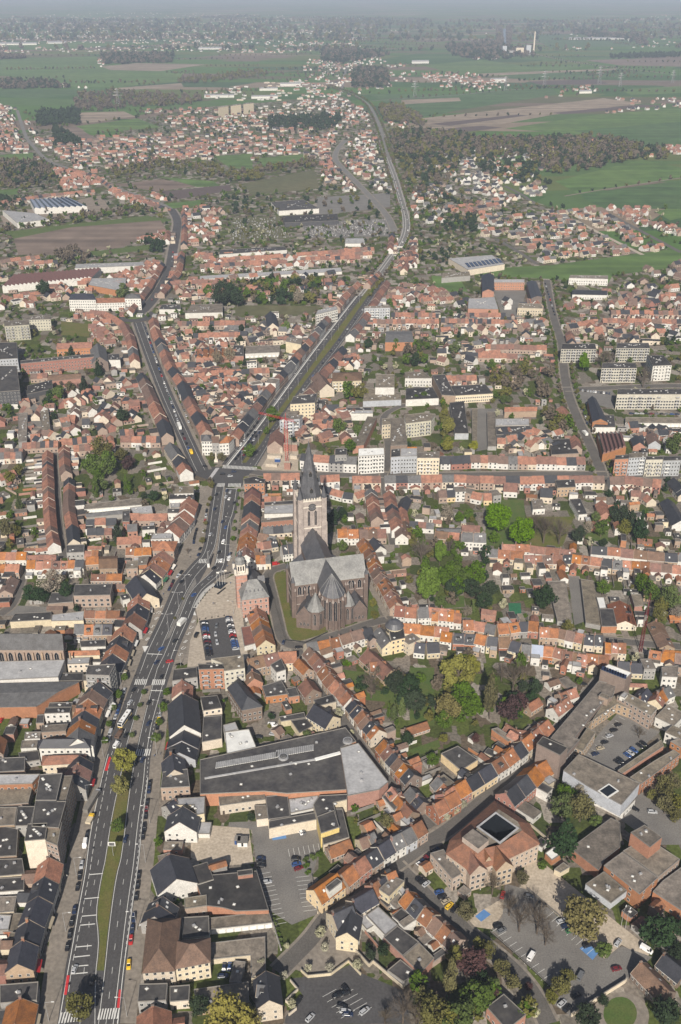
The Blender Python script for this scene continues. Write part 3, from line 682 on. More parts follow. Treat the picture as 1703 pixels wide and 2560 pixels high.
def wood(tile,pts,dens,types,r=(3,6)):
 P=[(p.x,p.y) for p in gs(tile,pts)];ar=abs(sum(P[i][0]*P[(i+1)%len(P)][1]-P[(i+1)%len(P)][0]*P[i][1] for i in range(len(P))))/2
 def f(x,y):
  t=random.choice(types);q=uni(*r);ch=q*uni(.9,1.3);MASS.append((x,y,q,ch,t,ch*1.15+1))
 zone(tile,pts,int(ar*dens),f,2)
def hedge_line(tile,pts,step,types,r=(2,3.5)):
 Q,L=resample(gs(tile,pts),step)
 for p in Q:
  q=uni(*r);MASS.append((p.x+uni(-1,1),p.y+uni(-1,1),q,q*1.1,random.choice(types),q*1.3))
# ---------------------------------------------------------------- street furniture
def lamp_mesh(h,double=False):
 m=MB();m.tube((0,0,0),(0,0,h),.13,.07,6,'metal');a=MB()
 for s in ((1,-1) if double else (1,)):
  a.tube((0,0,h*.97),(s*2.6,0,h+.15),.06,.05,5,'metal')
 hd=MB()
 for s in ((1,-1) if double else (1,)):hd.box((s*2.9,0,h+.05),1.1,.36,.16,'frame',bottom=True)
 return m.mesh('pole'),a.mesh('arm'),hd.mesh('lamp_head')
LM={}
def lamp(tile,x,y,label,h=10,rz=0,double=False,group='street lamps along the avenue',z=.1):
 k=(h,double)
 if k not in LM:LM[k]=lamp_mesh(h,double)
 p=g(tile,x,y);r=thing('street_lamp',label,'street lamp',(p.x,p.y,z),group,rz)
 for n_,me in zip(('pole','arm','lamp_head'),LM[k]):ob(n_,me,r)
def person_mesh(seed,stride=.25):
 me=bpy.data.meshes.new('person');s=stride
 V=[(0,0,.92),(0,0,1.15),(0,0,1.38),(0,0,1.5),(0,.02,1.62),(0,.02,1.74),(.1,s*.3,.88),(.1,s,.5),(.1,s*.8,.08),(.1,s*.8+.18,.04),(-.1,-s*.3,.88),(-.1,-s*.5,.5),(-.1,-s*1.5,.1),(-.1,-s*1.5+.17,.04),(.2,0,1.4),(.26,-.08,1.13),(.27,.06,.9),(.27,.1,.8),(-.2,0,1.4),(-.26,.08,1.13),(-.27,.2,.93),(-.27,.26,.86)]
 E=[(0,1),(1,2),(2,3),(3,4),(4,5),(0,6),(6,7),(7,8),(8,9),(0,10),(10,11),(11,12),(12,13),(2,14),(14,15),(15,16),(16,17),(2,18),(18,19),(19,20),(20,21)]
 me.from_pydata(V,E,[]);o=bpy.data.objects.new('person_rig',me);col.objects.link(o);md=o.modifiers.new('s','SKIN');sb=o.modifiers.new('b','SUBSURF');sb.levels=1
 R_=[.15,.14,.16,.055,.085,.09,.1,.065,.045,.04,.1,.065,.045,.04,.07,.05,.035,.04,.07,.05,.035,.04]
 for i,sv in enumerate(me.skin_vertices[0].data):sv.radius=(R_[i],R_[i]*.8);sv.use_root=(i==0)
 dg=bpy.context.evaluated_depsgraph_get();m2=bpy.data.meshes.new_from_object(o.evaluated_get(dg));bpy.data.objects.remove(o)
 rs=random.Random(seed);top=rs.choice(['paint_black','paint_blue','paint_red','frame','paint_grey','paint_beige'])
 for k in ('wall_c',top,'paint_darkblue','dark'):m2.materials.append(MT[k])
 for p in m2.polygons:
  z=p.center.z;p.material_index=3 if z>1.72 or z<.1 else 0 if z>1.47 else 1 if z>.86 or abs(p.center.x)>.2 else 2
 m2.name='person';return m2,top
PM=[]
PTOP={'paint_black':'black','paint_blue':'blue','paint_red':'red','frame':'white','paint_grey':'grey','paint_beige':'beige'}
def person(tile,x,y,where,rz=0,k=0):
 if not PM:PM.extend(person_mesh(s,st) for s,st in ((1,.22),(2,.1),(5,.3),(8,.05),(11,.2)))
 me,top=PM[k%len(PM)];p=g(tile,x,y);o=ob('person',me,None,(p.x,p.y,.15),rz);tag(o,'person in a %s top %s'%(PTOP[top],where),'person')
# ================================================================ THE GROUND, ROADS AND FIELDS
def mp(s):
 t=s.split();out=[];k='X';i=0
 while i<len(t):
  if t[i].isalpha():k=t[i];i+=1
  out.append(src(k,float(t[i]),float(t[i+1])));i+=2
 return out
def G(s,k=2):return smooth(gs('X',mp(s)),k)
def band(name,L,R,z,m,kerb=None,N=90):
 L,_=resample(L,3);R,_=resample(R,3)
 pick=lambda P:[P[int(i*(len(P)-1)/N)] for i in range(N+1)]
 L,R=pick(L),pick(R);b=MB();ribbon(b,L,R,z,m)
 if kerb:rib_walls(b,L,0,z,kerb);rib_walls(b,R[::-1],0,z,kerb)
 o=b.obj(name);tag(o,kind='structure');return o
gb=MB();Rg=60000
# ground sheet: near part finer so the far one stays a single plane
gb.face([(-Rg,-2000,0),(Rg,-2000,0),(Rg,Rg,0),(-Rg,Rg,0)],'f_green')
go=gb.obj('ground');tag(go,kind='structure')
# country patchwork: fields as cells, each with its own crop colour
m=bpy.data.materials.new('country');m.use_nodes=True;n=m.node_tree.nodes;l=m.node_tree.links;b=n['Principled BSDF'];b.inputs['Roughness'].default_value=.95;b.inputs['Specular IOR Level'].default_value=.1
ge=n.new('ShaderNodeNewGeometry');mpn=n.new('ShaderNodeMapping');mpn.inputs['Rotation'].default_value=(0,0,.2);mpn.inputs['Scale'].default_value=(.0018,.0052,1);l.new(ge.outputs['Position'],mpn.inputs['Vector'])
vo=n.new('ShaderNodeTexVoronoi');vo.feature='F1';vo.distance='CHEBYCHEV';vo.inputs['Scale'].default_value=1;vo.inputs['Randomness'].default_value=.8;l.new(mpn.outputs[0],vo.inputs['Vector'])
se=n.new('ShaderNodeSeparateColor');l.new(vo.outputs['Color'],se.inputs[0]);cr=n.new('ShaderNodeValToRGB');cr.color_ramp.interpolation='CONSTANT'
for i,(p_,c_) in enumerate([(0,(.065,.125,.03)),(.2,(.095,.12,.04)),(.36,(.045,.095,.028)),(.52,(.14,.11,.085)),(.62,(.07,.12,.04)),(.78,(.20,.16,.12)),(.86,(.045,.085,.035)),(.94,(.10,.10,.055))]):
 e=cr.color_ramp.elements[0] if i==0 else cr.color_ramp.elements.new(p_);e.position=p_;e.color=(*c_,1)
cr.color_ramp.elements.remove(cr.color_ramp.elements[-1]) if cr.color_ramp.elements[-1].position==1.0 else None
l.new(se.outputs[0],cr.inputs[0]);nn=n.new('ShaderNodeTexNoise');nn.inputs['Scale'].default_value=.02;nn.inputs['Detail'].default_value=5;l.new(ge.outputs['Position'],nn.inputs['Vector'])
mr=n.new('ShaderNodeMapRange');mr.inputs[3].default_value=.7;mr.inputs[4].default_value=1.3;l.new(nn.outputs[0],mr.inputs[0]);vm=n.new('ShaderNodeVectorMath');vm.operation='SCALE';l.new(cr.outputs[0],vm.inputs[0]);l.new(mr.outputs[0],vm.inputs['Scale']);l.new(vm.outputs[0],b.inputs['Base Color'])
go.data.materials[0]=m
# yards and gardens of the town: plots of grass, paving, earth and gravel
m=bpy.data.materials.new('yards');m.use_nodes=True;MT['yards']=m;n=m.node_tree.nodes;l=m.node_tree.links;b=n['Principled BSDF'];b.inputs['Roughness'].default_value=.95;b.inputs['Specular IOR Level'].default_value=.1
ge=n.new('ShaderNodeNewGeometry');mpn=n.new('ShaderNodeMapping');mpn.inputs['Scale'].default_value=(.13,.09,1);l.new(ge.outputs['Position'],mpn.inputs['Vector'])
vo=n.new('ShaderNodeTexVoronoi');vo.distance='CHEBYCHEV';vo.inputs['Scale'].default_value=1;l.new(mpn.outputs[0],vo.inputs['Vector']);se=n.new('ShaderNodeSeparateColor');l.new(vo.outputs['Color'],se.inputs[0]);cr=n.new('ShaderNodeValToRGB');cr.color_ramp.interpolation='CONSTANT'
for i,(p_,c_) in enumerate([(0,(.06,.075,.022)),(.22,(.15,.135,.115)),(.38,(.08,.10,.027)),(.52,(.19,.165,.14)),(.66,(.05,.065,.022)),(.76,(.11,.088,.065)),(.9,(.26,.235,.205))]):
 e=cr.color_ramp.elements[0] if i==0 else cr.color_ramp.elements.new(p_);e.position=p_;e.color=(*c_,1)
l.new(se.outputs[0],cr.inputs[0]);nn=n.new('ShaderNodeTexNoise');nn.inputs['Scale'].default_value=.7;nn.inputs['Detail'].default_value=5;l.new(ge.outputs['Position'],nn.inputs['Vector'])
mr=n.new('ShaderNodeMapRange');mr.inputs[1].default_value=.3;mr.inputs[2].default_value=.7;mr.inputs[3].default_value=.6;mr.inputs[4].default_value=1.3;l.new(nn.outputs[0],mr.inputs[0]);vm=n.new('ShaderNodeVectorMath');vm.operation='SCALE';l.new(cr.outputs[0],vm.inputs[0]);l.new(mr.outputs[0],vm.inputs['Scale']);l.new(vm.outputs[0],b.inputs['Base Color'])
poly('X','town_ground',mp('X -1200 3400 X 2800 3400 N 1700 480 N 1300 470 N 1100 330 N 800 220 P 700 640 P 300 560 P 100 420 O 1350 430 O 850 470 O 600 520 O 500 600 O 180 560 O 0 600 M -600 100 M -700 800'),.006,'yards')
def field(m,s,z=.05):
 poly('X','field',mp(s),z,m);P=[(p.x,p.y) for p in gs('X',mp(s))];FIELDP.append((P,(min(p[0] for p in P),max(p[0] for p in P),min(p[1] for p in P),max(p[1] for p in P))))
# surveyed fields (upper half)
field('f_green','N 1020 180 N 1400 85 N 1568 120 N 1568 165 N 1120 235',.05);field('f_green2','N 1130 235 N 1568 175 N 1568 300 N 1240 300 N 1150 260',.06)
field('f_green','N 720 560 N 1000 545 N 1568 470 N 1568 540 N 1500 560 N 1270 590 N 1240 640 N 1080 610 N 900 600 N 680 590 N 660 575',.07)
field('f_green','N 1450 310 N 1568 290 N 1568 340 N 1520 350',.05);field('f_green','N 480 590 N 600 600 N 640 660 N 500 660',.05)
field('f_brown','M 60 430 M 310 380 M 700 350 M 730 400 M 520 470 M 240 500 M 80 500',.06);field('lawn','M 20 400 M 640 330 M 760 350 M 700 360 M 310 390 M 60 440',.05);field('lawn','M 370 490 M 700 450 M 640 480 M 420 505',.075)
field('f_brown','M 490 195 M 700 170 M 860 200 M 690 225',.05);field('f_dark','M 700 225 M 1000 195 M 1010 220 M 760 260',.05);field('f_green','M 700 160 M 930 180 M 960 200 M 860 205',.065);field('f_green','M 700 280 M 870 262 M 890 285 M 720 300',.05)
field('f_green','M 930 70 M 1100 60 M 1100 130 M 1000 120',.05);field('f_green','M 1120 80 M 1330 60 M 1330 100 M 1120 130',.05);field('f_olive','M 1060 190 M 1370 130 M 1390 210 M 1100 240',.05);field('f_green','M 0 65 M 150 55 M 140 85 M 0 95',.05);field('f_green','M 0 220 M 80 210 M 80 235 M 0 245',.05)
field('f_tan','O 340 490 O 540 485 O 590 508 O 350 540',.05);field('f_green','O 330 550 O 600 515 O 700 555 O 400 580',.06);field('f_brown','O 260 560 O 330 550 O 430 610 O 350 620',.055)
field('f_green2','O 0 390 O 500 385 O 800 375 O 500 400 O 150 430 O 0 420',.06);field('f_tan','O 480 385 O 790 362 O 800 378 O 560 392',.07);field('f_green','O 0 260 O 420 245 O 440 300 O 800 310 O 790 355 O 500 380 O 330 380 O 220 350 O 0 330',.05);field('f_tan','O 440 290 O 600 275 O 900 280 O 700 310 O 480 305',.06)
field('f_green2','P 200 410 P 640 410 P 720 395 P 1010 390 P 1040 410 P 600 480 P 440 510 P 300 450',.05);field('f_tan','P 350 435 P 600 425 P 610 440 P 350 455',.06);field('f_tan','P 440 515 P 1230 428 P 1400 450 P 1010 500 P 600 575 P 720 605 P 480 560',.07);field('f_dark','P 470 540 P 850 500 P 900 503 P 560 548',.09);field('f_dark','P 540 560 P 700 548 P 790 556 P 600 578',.09);field('f_dark','P 1000 492 P 1400 455 P 1500 460 P 1060 498',.09)
field('f_green','P 800 560 P 1200 500 P 1568 470 P 1568 620 P 1300 600',.06);field('f_green2','P 1100 570 P 1568 530 P 1568 640 P 1430 650',.08);field('f_green','P 440 285 P 700 260 P 900 290 P 1150 285 P 1100 300 P 700 315 P 600 325',.05);field('f_green2','P 800 330 P 1300 300 P 1450 320 P 1300 335 P 900 350',.05);field('f_dark','P 900 355 P 1200 345 P 1250 365 P 960 370',.06);field('f_tan','P 690 320 P 1290 298 P 1280 305 P 700 332',.07);field('f_brown','P 1150 262 P 1568 250 P 1568 290 P 1300 285',.05);field('f_green','P 1300 390 P 1568 375 P 1568 405 P 1350 415',.05)
field('f_green','O 0 200 O 350 185 O 500 195 O 300 215',.05);field('f_green2','P 900 150 P 1300 170 P 1400 200 P 1000 210',.05)
# ---------------------------------------------------------------- the avenue
Lo=G('A 385 1338 A 450 960 A 475 830 A 508 630 A 528 518 A 560 355 R 100 2170 R 140 1900 R 220 1530 R 270 1300 R 335 1060')
Le=G('A 420 1338 A 470 960 A 497 830 A 525 690 A 553 518 A 585 360 R 130 2357 R 185 1990 R 255 1640 R 320 1300 R 375 1050 R 470 750 R 545 540 R 660 220 R 750 0 Q 130 2130 Q 330 1720 Q 440 1450 Q 500 1310 Q 620 1180 Q 720 1060 Q 800 990 Q 850 830 Q 880 600 Q 910 400 Q 950 150')
Li=G('A 625 1338 A 628 1000 A 645 880 A 650 760 A 630 640 A 645 500 A 672 350 R 300 2357 R 370 1860 R 450 1480 R 520 1150 R 560 930 R 610 760 R 680 520 R 770 250 R 870 0 Q 270 2150 Q 340 1980 Q 440 1760 Q 560 1480 Q 640 1330 Q 720 1200 Q 860 1060 Q 880 980 Q 940 870 Q 975 600 Q 1010 350 Q 1040 160')
Ri=G('A 640 1338 A 683 980 A 715 660 A 760 350 R 470 2357 R 520 2000 R 560 1640 R 610 1300 R 670 1010 R 750 650 R 860 230 R 920 0 Q 300 2230 Q 460 1830 Q 540 1640 Q 620 1440 Q 720 1320 Q 870 1200 Q 930 1110 Q 960 960 Q 985 750 Q 1020 500 Q 1060 190')
Re=G('A 745 1338 A 785 1000 A 800 880 A 820 700 A 850 480 A 878 293 R 680 1950 R 720 1650 R 755 1400 R 780 1100 R 800 1000 R 840 740 R 890 560 R 985 220 R 1060 0 Q 430 2160 Q 500 1980 Q 640 1680 Q 690 1530 Q 760 1400 Q 860 1310 Q 960 1230 Q 1040 1110 Q 1060 950 Q 1075 720 Q 1100 590 Q 1150 480 Q 1190 200')
Ro=G('A 770 1338 A 810 950 A 840 760 A 875 480 A 905 290 R 735 1850 R 770 1600 R 800 1340')
Lb=G('A 240 1338 A 280 1050 A 340 700 A 425 330 A 480 100 D 540 1000 D 590 760 D 640 520 D 710 300 D 780 200 D 850 80 Q 60 2000 Q 200 1640 Q 370 1240 Q 430 1060 Q 530 900 Q 640 660 Q 740 430 Q 760 180')
Rb=G('A 890 1338 A 925 1000 A 970 560 A 1005 300 D 1035 1100 D 1055 850 D 1078 700 D 1095 500 D 1120 330 D 1160 120 Q 620 2330 Q 730 1750 Q 700 1600 Q 900 1330 Q 1100 1250 Q 1180 1100 Q 1200 700 Q 1230 450 Q 1250 200')
allL,allR=Lo+Le[len(Le)*9//20:],Re
band('avenue_road',offs(Le,2.6),offs(Re,-2.2),.012,'asphalt',N=160)
band('pavement',Lb,offs(Le,2.5),.12,'paving','coping',N=160);band('pavement',offs(Re,-2.2),Rb,.12,'paving','coping',N=160)
band('median',G('A 632 990 A 648 880 A 654 760 A 634 640 A 648 500 A 675 350 R 303 2357 R 375 1860 R 455 1480 R 525 1150 R 545 1040'),G('A 680 990 A 690 880 A 712 660 A 757 350 R 467 2357 R 517 2000 R 557 1640 R 607 1300 R 640 1040'),.14,'grass','coping')
band('median_paving',G('R 565 940 R 612 770 R 683 520 R 768 265'),G('R 665 1000 R 747 650 R 850 250'),.13,'paving','coping')
band('median_paving',G('Q 740 1310 Q 870 1080 Q 885 990 Q 945 875 Q 980 600 Q 1015 350 Q 1042 170'),G('Q 760 1290 Q 865 1200 Q 925 1110 Q 955 960 Q 980 750 Q 1015 500 Q 1055 190'),.13,'paving','coping')
band('median_paving',G('Q 345 1985 Q 445 1765 Q 565 1485 Q 700 1250'),G('Q 400 1950 Q 535 1640 Q 615 1440 Q 715 1320'),.13,'asphalt_light','coping')
marks(None,None,.28,P=Lo,z=.135);marks(None,None,.2,P=Le[:len(Le)*11//20],z=.03,dash=(3,1.6));marks(None,None,.2,P=Le[len(Le)//2:],z=.03)
marks(None,None,.2,P=offs(Li,.25),z=.03);marks(None,None,.2,P=offs(Ri,-.25),z=.03);marks(None,None,.22,P=Re,z=.03,off=.3);marks(None,None,.28,P=Ro,z=.135);marks(None,None,.18,P=offs(Re[:len(Re)*9//20],-1.2),z=.034,dash=(1.6,1.6))
def mid(A,B,t=.5,N=200):
 A,_=resample(A,2);B,_=resample(B,2);f=lambda P,i:P[int(i*(len(P)-1)/N)];return [f(A,i).lerp(f(B,i),t) for i in range(N+1)]
marks(None,None,.16,(3,8),P=mid(Le,Li),z=.03);marks(None,None,.16,(3,8),P=mid(Ri,Re),z=.03)
for i in (0,):   # stop lines of the bus stop bays
 for a,b_ in (((587,362),(672,355)),((555,520),(648,511)),((536,634),(630,626)),((524,693),(622,684)),((498,835),(600,826)),((486,901),(588,890)),((470,963),(578,954)),((462,1012),(574,1002))):marks('A',[a,b_],.45,z=.036)
zebra('A',(385,1300),(520,1285),4.5,7);zebra('A',(640,1275),(782,1268),4.5,8);zebra('D',(880,274),(962,274),5,7);zebra('D',(992,276),(1080,276),5,7);zebra('D',(885,737),(985,733),5,7)
zebra('Q',(740,1050),(850,1050),5.5,6);zebra('Q',(945,1048),(1050,1048),5.5,5);zebra('Q',(958,153),(1048,153),6,7);zebra('Q',(1085,155),(1240,155),6,10);zebra('S',(610,975),(1060,1003),6,26)
marks('Q',[(1065,195),(1195,198)],.6,z=.036);marks('R',[(830,312),(975,316)],.6,z=.036);marks('Q',[(130,2142),(310,2150)],.6,z=.036)
sq=MARK['mark'];Pz=smooth(gs('Q',[(672,1600),(700,1540),(760,1440),(830,1365),(915,1310)]),2);Pq,Ls=resample(Pz,.95)
for i in range(0,len(Pq)-1):
 u=(Pq[i+1]-Pq[i]).normalized();v=Vector((u.y,-u.x,0));p=Pq[i];sq.face([(*p.xy,.136),(*(p+v*2.6).xy,.136),(*(p+v*2.6+u*.5).xy,.136),(*(p+u*.5).xy,.136)],'mark')
for pts in ([(345,1095),(368,1100),(325,1262),(290,1258)],):poly('R','red_hatching',pts,.14,'mark_red')
poly('A','red_hatching',[(438,1020),(456,1022),(436,1150),(418,1148)],.14,'mark_red');poly('A','red_hatching',[(778,1115),(792,1115),(782,1235),(764,1233)],.14,'mark_red')
def word(t,x,y,ch,rz,size):
 c=bpy.data.curves.new('letter','FONT');c.body=ch;c.size=size;c.align_x='CENTER';c.align_y='CENTER';c.extrude=0
 o=bpy.data.objects.new('letter',c);col.objects.link(o);p=g(t,x,y);me=bpy.data.meshes.new_from_object(o.evaluated_get(bpy.context.evaluated_depsgraph_get()));bpy.data.objects.remove(o)
 me.materials.clear();me.materials.append(MT['mark']);me.name='road_lettering';q=ob('road_lettering',me,None,(p.x,p.y,.138),rz);q.scale=(1.15,1.5,1);tag(q,kind='structure')
for x,y,ch in ((137,1968,'B'),(168,1892,'U'),(200,1818,'S'),(243,1725,'B'),(272,1655,'U'),(303,1587,'S')):word('Q',x,y,ch,math.radians(150),2.9)
for x,y,ch in ((676,1762,'B'),(648,1835,'U'),(618,1908,'S'),(583,2000,'B'),(556,2078,'U'),(523,2153,'S')):word('Q',x,y,ch,math.radians(-30),2.9)
poly('Q','arrow_marking',[(75,2055),(150,2052),(105,2130)],.137,'mark');poly('Q','arrow_marking',[(690,1640),(712,1690),(675,1688)],.137,'mark')
poly('Q','market_square',[(705,1600),(900,1345),(1180,1200),(1190,1400),(1250,1640),(1330,2240),(600,2335),(640,1990),(735,1760)],.128,'plaza');poly('Q','car_park',[(745,1755),(1130,1700),(1245,2180),(820,2225)],.134,'asphalt')
poly('Q','fountain_basin',[(915,1360),(960,1295),(1085,1310),(1000,1385)],.14,'glass',h=.35);poly('Q','stone_bench',[(955,1440),(1050,1368),(1062,1372),(968,1447)],.14,'dark',h=.5)
for nm_,lb_ in ():pass
# ---------------------------------------------------------------- junction and the two branches
poly('S','junction',[(255,1030),(290,935),(420,975),(610,985),(740,880),(760,850),(1000,900),(1000,990),(1140,1020),(1140,1060),(900,1100),(868,1235),(530,1235),(400,1140),(260,1090)],.016,'asphalt')
PB=street('X','main_street',mp('S 330 1030 J 1290 1200 J 1180 960 J 1085 750 J 1010 560 J 950 400 J 905 275'),12.5,2.6,'asphalt')
marks(None,None,.2,P=offs(PB,3.2),z=.045);marks(None,None,.2,P=offs(PB,-3.2),z=.045)
c0=g('J',880,235);rb_=MB();rb_.cone((c0.x,c0.y,0),24,24,.03,32,'asphalt');tag(rb_.obj('roundabout'),kind='structure');rb_=MB();rb_.cone((c0.x,c0.y,.03),12,11,.4,28,'lawn');tag(rb_.obj('roundabout_island'),kind='structure')
PC=street('M','main_street',[(600,762),(640,730),(700,650),(740,570),(750,500),(765,420),(778,350),(745,300)],13,3,'asphalt')
PD=street('X','country_road',mp('M 745 300 M 700 275 M 600 240 M 480 200 M 400 150 M 300 125 M 200 90 M 130 10 O 110 590 O 75 480'),9,0,'asphalt_light',zb=.1)
W0=G('K 50 1210 K 152 1082 K 237 982 K 385 780 K 515 600 K 640 430 K 760 280 K 875 130 K 985 0');W1=G('K 140 1195 K 232 1082 K 288 982 K 430 790 K 570 600 K 690 430 K 800 280 K 1015 0');W2=G('K 170 1195 K 262 1082 K 322 982 K 465 790 K 600 600 K 740 430 K 842 280 K 1040 0');W3=G('K 225 1215 K 307 1082 K 362 982 K 500 790 K 640 600 K 775 430 K 880 280 K 1080 0')
band('avenue_road',offs(W0,5),offs(W3,-2),.02,'asphalt');band('pavement',offs(W0,12),offs(W0,5),.13,'paving','coping');band('pavement',offs(W3,-2),offs(W3,-6),.13,'paving','coping')
band('median',W1,W2,.14,'grass','coping');marks(None,None,1.0,P=W0,z=.05);marks(None,None,.3,P=offs(W0,1.5),z=.05);marks(None,None,.2,P=offs(W3,-.3),z=.05);marks(None,None,.18,(3,6),P=mid(W0,W1),z=.05);marks(None,None,.18,(3,6),P=mid(W2,W3),z=.05)
poly('S','crossing_island',[(425,1125),(520,995),(570,995),(470,1130)],.14,'light_deck')
PE=street('N','avenue_road',[(180,680),(235,610),(300,520),(365,430),(375,350),(345,250),(320,160),(285,70),(262,0)],12,2,'asphalt_light',zb=.02);marks(None,None,.5,P=offs(PE,5),z=.12);marks(None,None,.5,P=offs(PE,-5),z=.12);marks(None,None,.6,P=offs(PE,1),z=.12)
PF=street('P','country_road',[(300,697),(270,590),(235,500),(205,450),(140,410),(30,375)],9,0,'asphalt_light',zb=.15);PF2=street('P','country_road',[(90,390),(105,310),(112,290)],12,0,'asphalt_light',zb=.15)
PG=street('N','side_avenue',[(320,400),(290,330),(230,265),(170,200),(90,120),(55,80),(75,30),(110,0)],10,2,'asphalt_light',zb=.03)
PH=street('P','country_road',[(220,440),(350,430),(600,415),(760,395),(950,385),(1200,368),(1568,350)],9,0,'asphalt_light',zb=.2);street('P','country_road',[(930,235),(1040,260),(1200,285),(1500,320)],14,0,'paving',zb=.2);street('N','country_road',[(1060,245),(1200,220),(1568,165)],5,0,'soil',zb=.12)
for i,(x0,y0,x1,y1) in enumerate(((800,125,800,195),)):poly('P','canal',[(x0-8,y0),(x0+8,y0),(x1+8,y1),(x1-6,y1)],.3,'glass_blue')
# ---------------------------------------------------------------- town streets
ST={}
def sq_(k,*a,**kw):ST[k]=street(*a,**kw)
sq_('narrow','X','street',mp('G 415 640 G 395 500 G 380 350 G 368 150 J 358 1250 J 352 1110'),5,.9)
sq_('leftlow','G','street',[(160,700),(125,830),(85,950),(0,1010)],6,1.2);poly('G','yard_paving',[(95,950),(310,960),(310,1000),(0,1020)],.02,'asphalt_light')
sq_('cross','X','street',mp('S 1000 1040 H 300 92 H 700 95 H 1080 97 H 1560 98 I 600 90 I 1080 92 I 1568 108 I 1900 118'),8,2)
sq_('north','X','street',mp('H 1140 575 H 1110 400 H 1080 200 H 1062 100 K 1088 1240 K 1105 1120 K 1090 1020 K 1050 900 K 1150 830 K 1300 800 K 1440 820'),5.5,1)
sq_('churchside','H','street',[(1130,1035),(1050,900),(985,770),(945,650),(925,570),(1140,575)],6.5,1.2,m='paving')
sq_('behindhall','H','street',[(440,690),(300,730),(335,860),(375,1030),(405,1180),(500,1225),(700,1160),(800,1130),(1000,1060),(1130,1035)],6.5,1)
sq_('right','X','street',mp('L 690 0 L 705 100 L 735 260 L 795 420 L 800 600 L 830 750 L 880 880 L 960 1050 L 1040 1230 L 1060 1310'),8,1.5)
sq_('flats','L','street',[(800,715),(1000,710),(1300,695),(1568,690),(1700,690)],9,2)
sq_('diag','X','street',mp('H 500 1230 E 590 210 E 700 365 E 780 480 E 870 620 E 960 750 E 1100 920 E 1210 1060 E 1385 1225'),5.2,.9)
sq_('lower','X','street',mp('B 380 1000 B 480 900 B 600 780 B 690 650 B 810 520 B 980 390 B 1150 300 B 1330 170 F 60 1235 F 250 1070 F 400 940 F 560 800 F 690 690 F 850 500 F 1000 320 F 1060 240'),7,1.2)
sq_('lower2','X','street',mp('B 1150 300 B 1290 440 B 1420 580 B 1568 690 C 160 740 C 340 870 C 500 1010 C 620 1170 C 700 1338'),7,1.2)
sq_('rows','X','street',mp('E 1440 30 I 0 1075 I 400 1110 I 900 1150 I 1300 1200 I 1568 1220'),6,1);sq_('rows2','I','street',[(240,640),(500,640),(800,640),(1100,655),(1568,690)],6,1)
sq_('suburb1','N','street',[(800,200),(880,240),(920,270)],7,0);sq_('suburb2','N','street',[(1110,350),(1200,400),(1400,500)],7,0,m='plaza');sq_('suburb3','N','street',[(760,430),(850,480),(940,540)],7,0);sq_('suburb4','N','street',[(1230,310),(1400,400),(1568,490)],8,0)
sq_('top','O','street',[(1290,697-40),(1120,660),(800,580),(650,520)],7,0)
poly('B','plaza_paving',[(640,640),(870,820),(920,930),(840,925),(720,1010),(540,1000),(440,960),(570,830)],.02,'paving');poly('B','car_park',[(0,340),(60,20),(620,0),(660,170),(600,380),(640,620),(470,690),(330,600),(245,330),(210,70),(60,60)],.015,'asphalt_light')
poly('B','car_park',[(470,1040),(720,1010),(850,950),(930,1010),(1200,1120),(1250,1338),(420,1338),(430,1290),(540,1150)],.015,'asphalt');poly('C','car_park',[(330,720),(400,640),(420,420),(560,460),(700,580),(1020,870),(1100,940),(900,1080),(740,1120)],.02,'asphalt_light')
poly('C','gravel_path',[(130,690),(220,620),(330,560),(520,440),(560,240),(660,280),(860,440),(1180,700),(1390,860),(1330,910),(1180,820),(840,1110),(800,1070),(1000,930),(1020,880),(700,570),(560,450),(400,620),(330,720)],.012,'sand')
poly('C','car_park',[(840,1110),(1000,960),(1180,830),(1380,900),(1180,1080),(850,1290),(720,1200)],.026,'asphalt_light');poly('F','car_park',[(1150,480),(1430,600),(1130,860),(900,760)],.02,'asphalt_light');poly('F','car_park',[(1140,1150),(1250,1060),(1700,1250),(1568,1338),(1400,1338)],.02,'asphalt_light');poly('F','roadway',[(1150,1150),(1300,1000),(1568,1100),(1568,1338),(1400,1338)],.017,'asphalt_light')
poly('B','building_site_ground',[(-190,30),(190,60),(220,290),(-60,310),(-190,250)],.02,'sand');poly('B','blue_parking_bay',[(330,90),(425,72),(435,125),(345,138)],.03,'blue_paint');poly('C','blue_parking_bay',[(222,635),(280,588),(325,622),(262,670)],.03,'blue_paint');poly('C','blue_parking_bay',[(906,845),(960,808),(1030,870),(990,920)],.03,'blue_paint')
poly('S','building_site_ground',[(1180,760),(1600,760),(1600,1050),(1130,1020),(1100,960)],.02,'sand');poly('L','school_yard',[(340,60),(560,70),(500,250),(400,250)],.03,'asphalt_light')
poly('H','churchyard_lawn',[(310,740),(440,728),(460,1020),(520,1040),(690,1080),(690,1125),(560,1190),(430,1175),(360,960)],.03,'grass');poly('H','churchyard_lawn',[(960,800),(990,850),(1050,1030),(960,1060)],.03,'lawn')
poly('I','lawn',[(0,890),(150,885),(155,960),(20,970)],.02,'lawn');poly('E','lawn',[(1240,180),(1400,180),(1400,560),(1240,560)],.02,'lawn');poly('E','lawn',[(780,190),(1250,250),(1250,420),(940,390)],.02,'lawn');poly('E','lawn',[(1230,720),(1430,650),(1440,700),(1290,755)],.02,'lawn')
poly('I','lawn',[(290,260),(540,260),(560,560),(290,560)],.02,'lawn');poly('I','lawn',[(560,370),(870,370),(790,570),(560,560)],.02,'grass');poly('I','lawn',[(940,480),(1090,470),(1090,540),(940,520)],.02,'lawn');poly('I','artificial_turf',[(440,935),(520,935),(525,1015),(445,1015)],.03,'green_sheet');poly('I','garage_lane',[(830,760),(900,760),(950,1050),(870,1080)],.02,'asphalt_light')
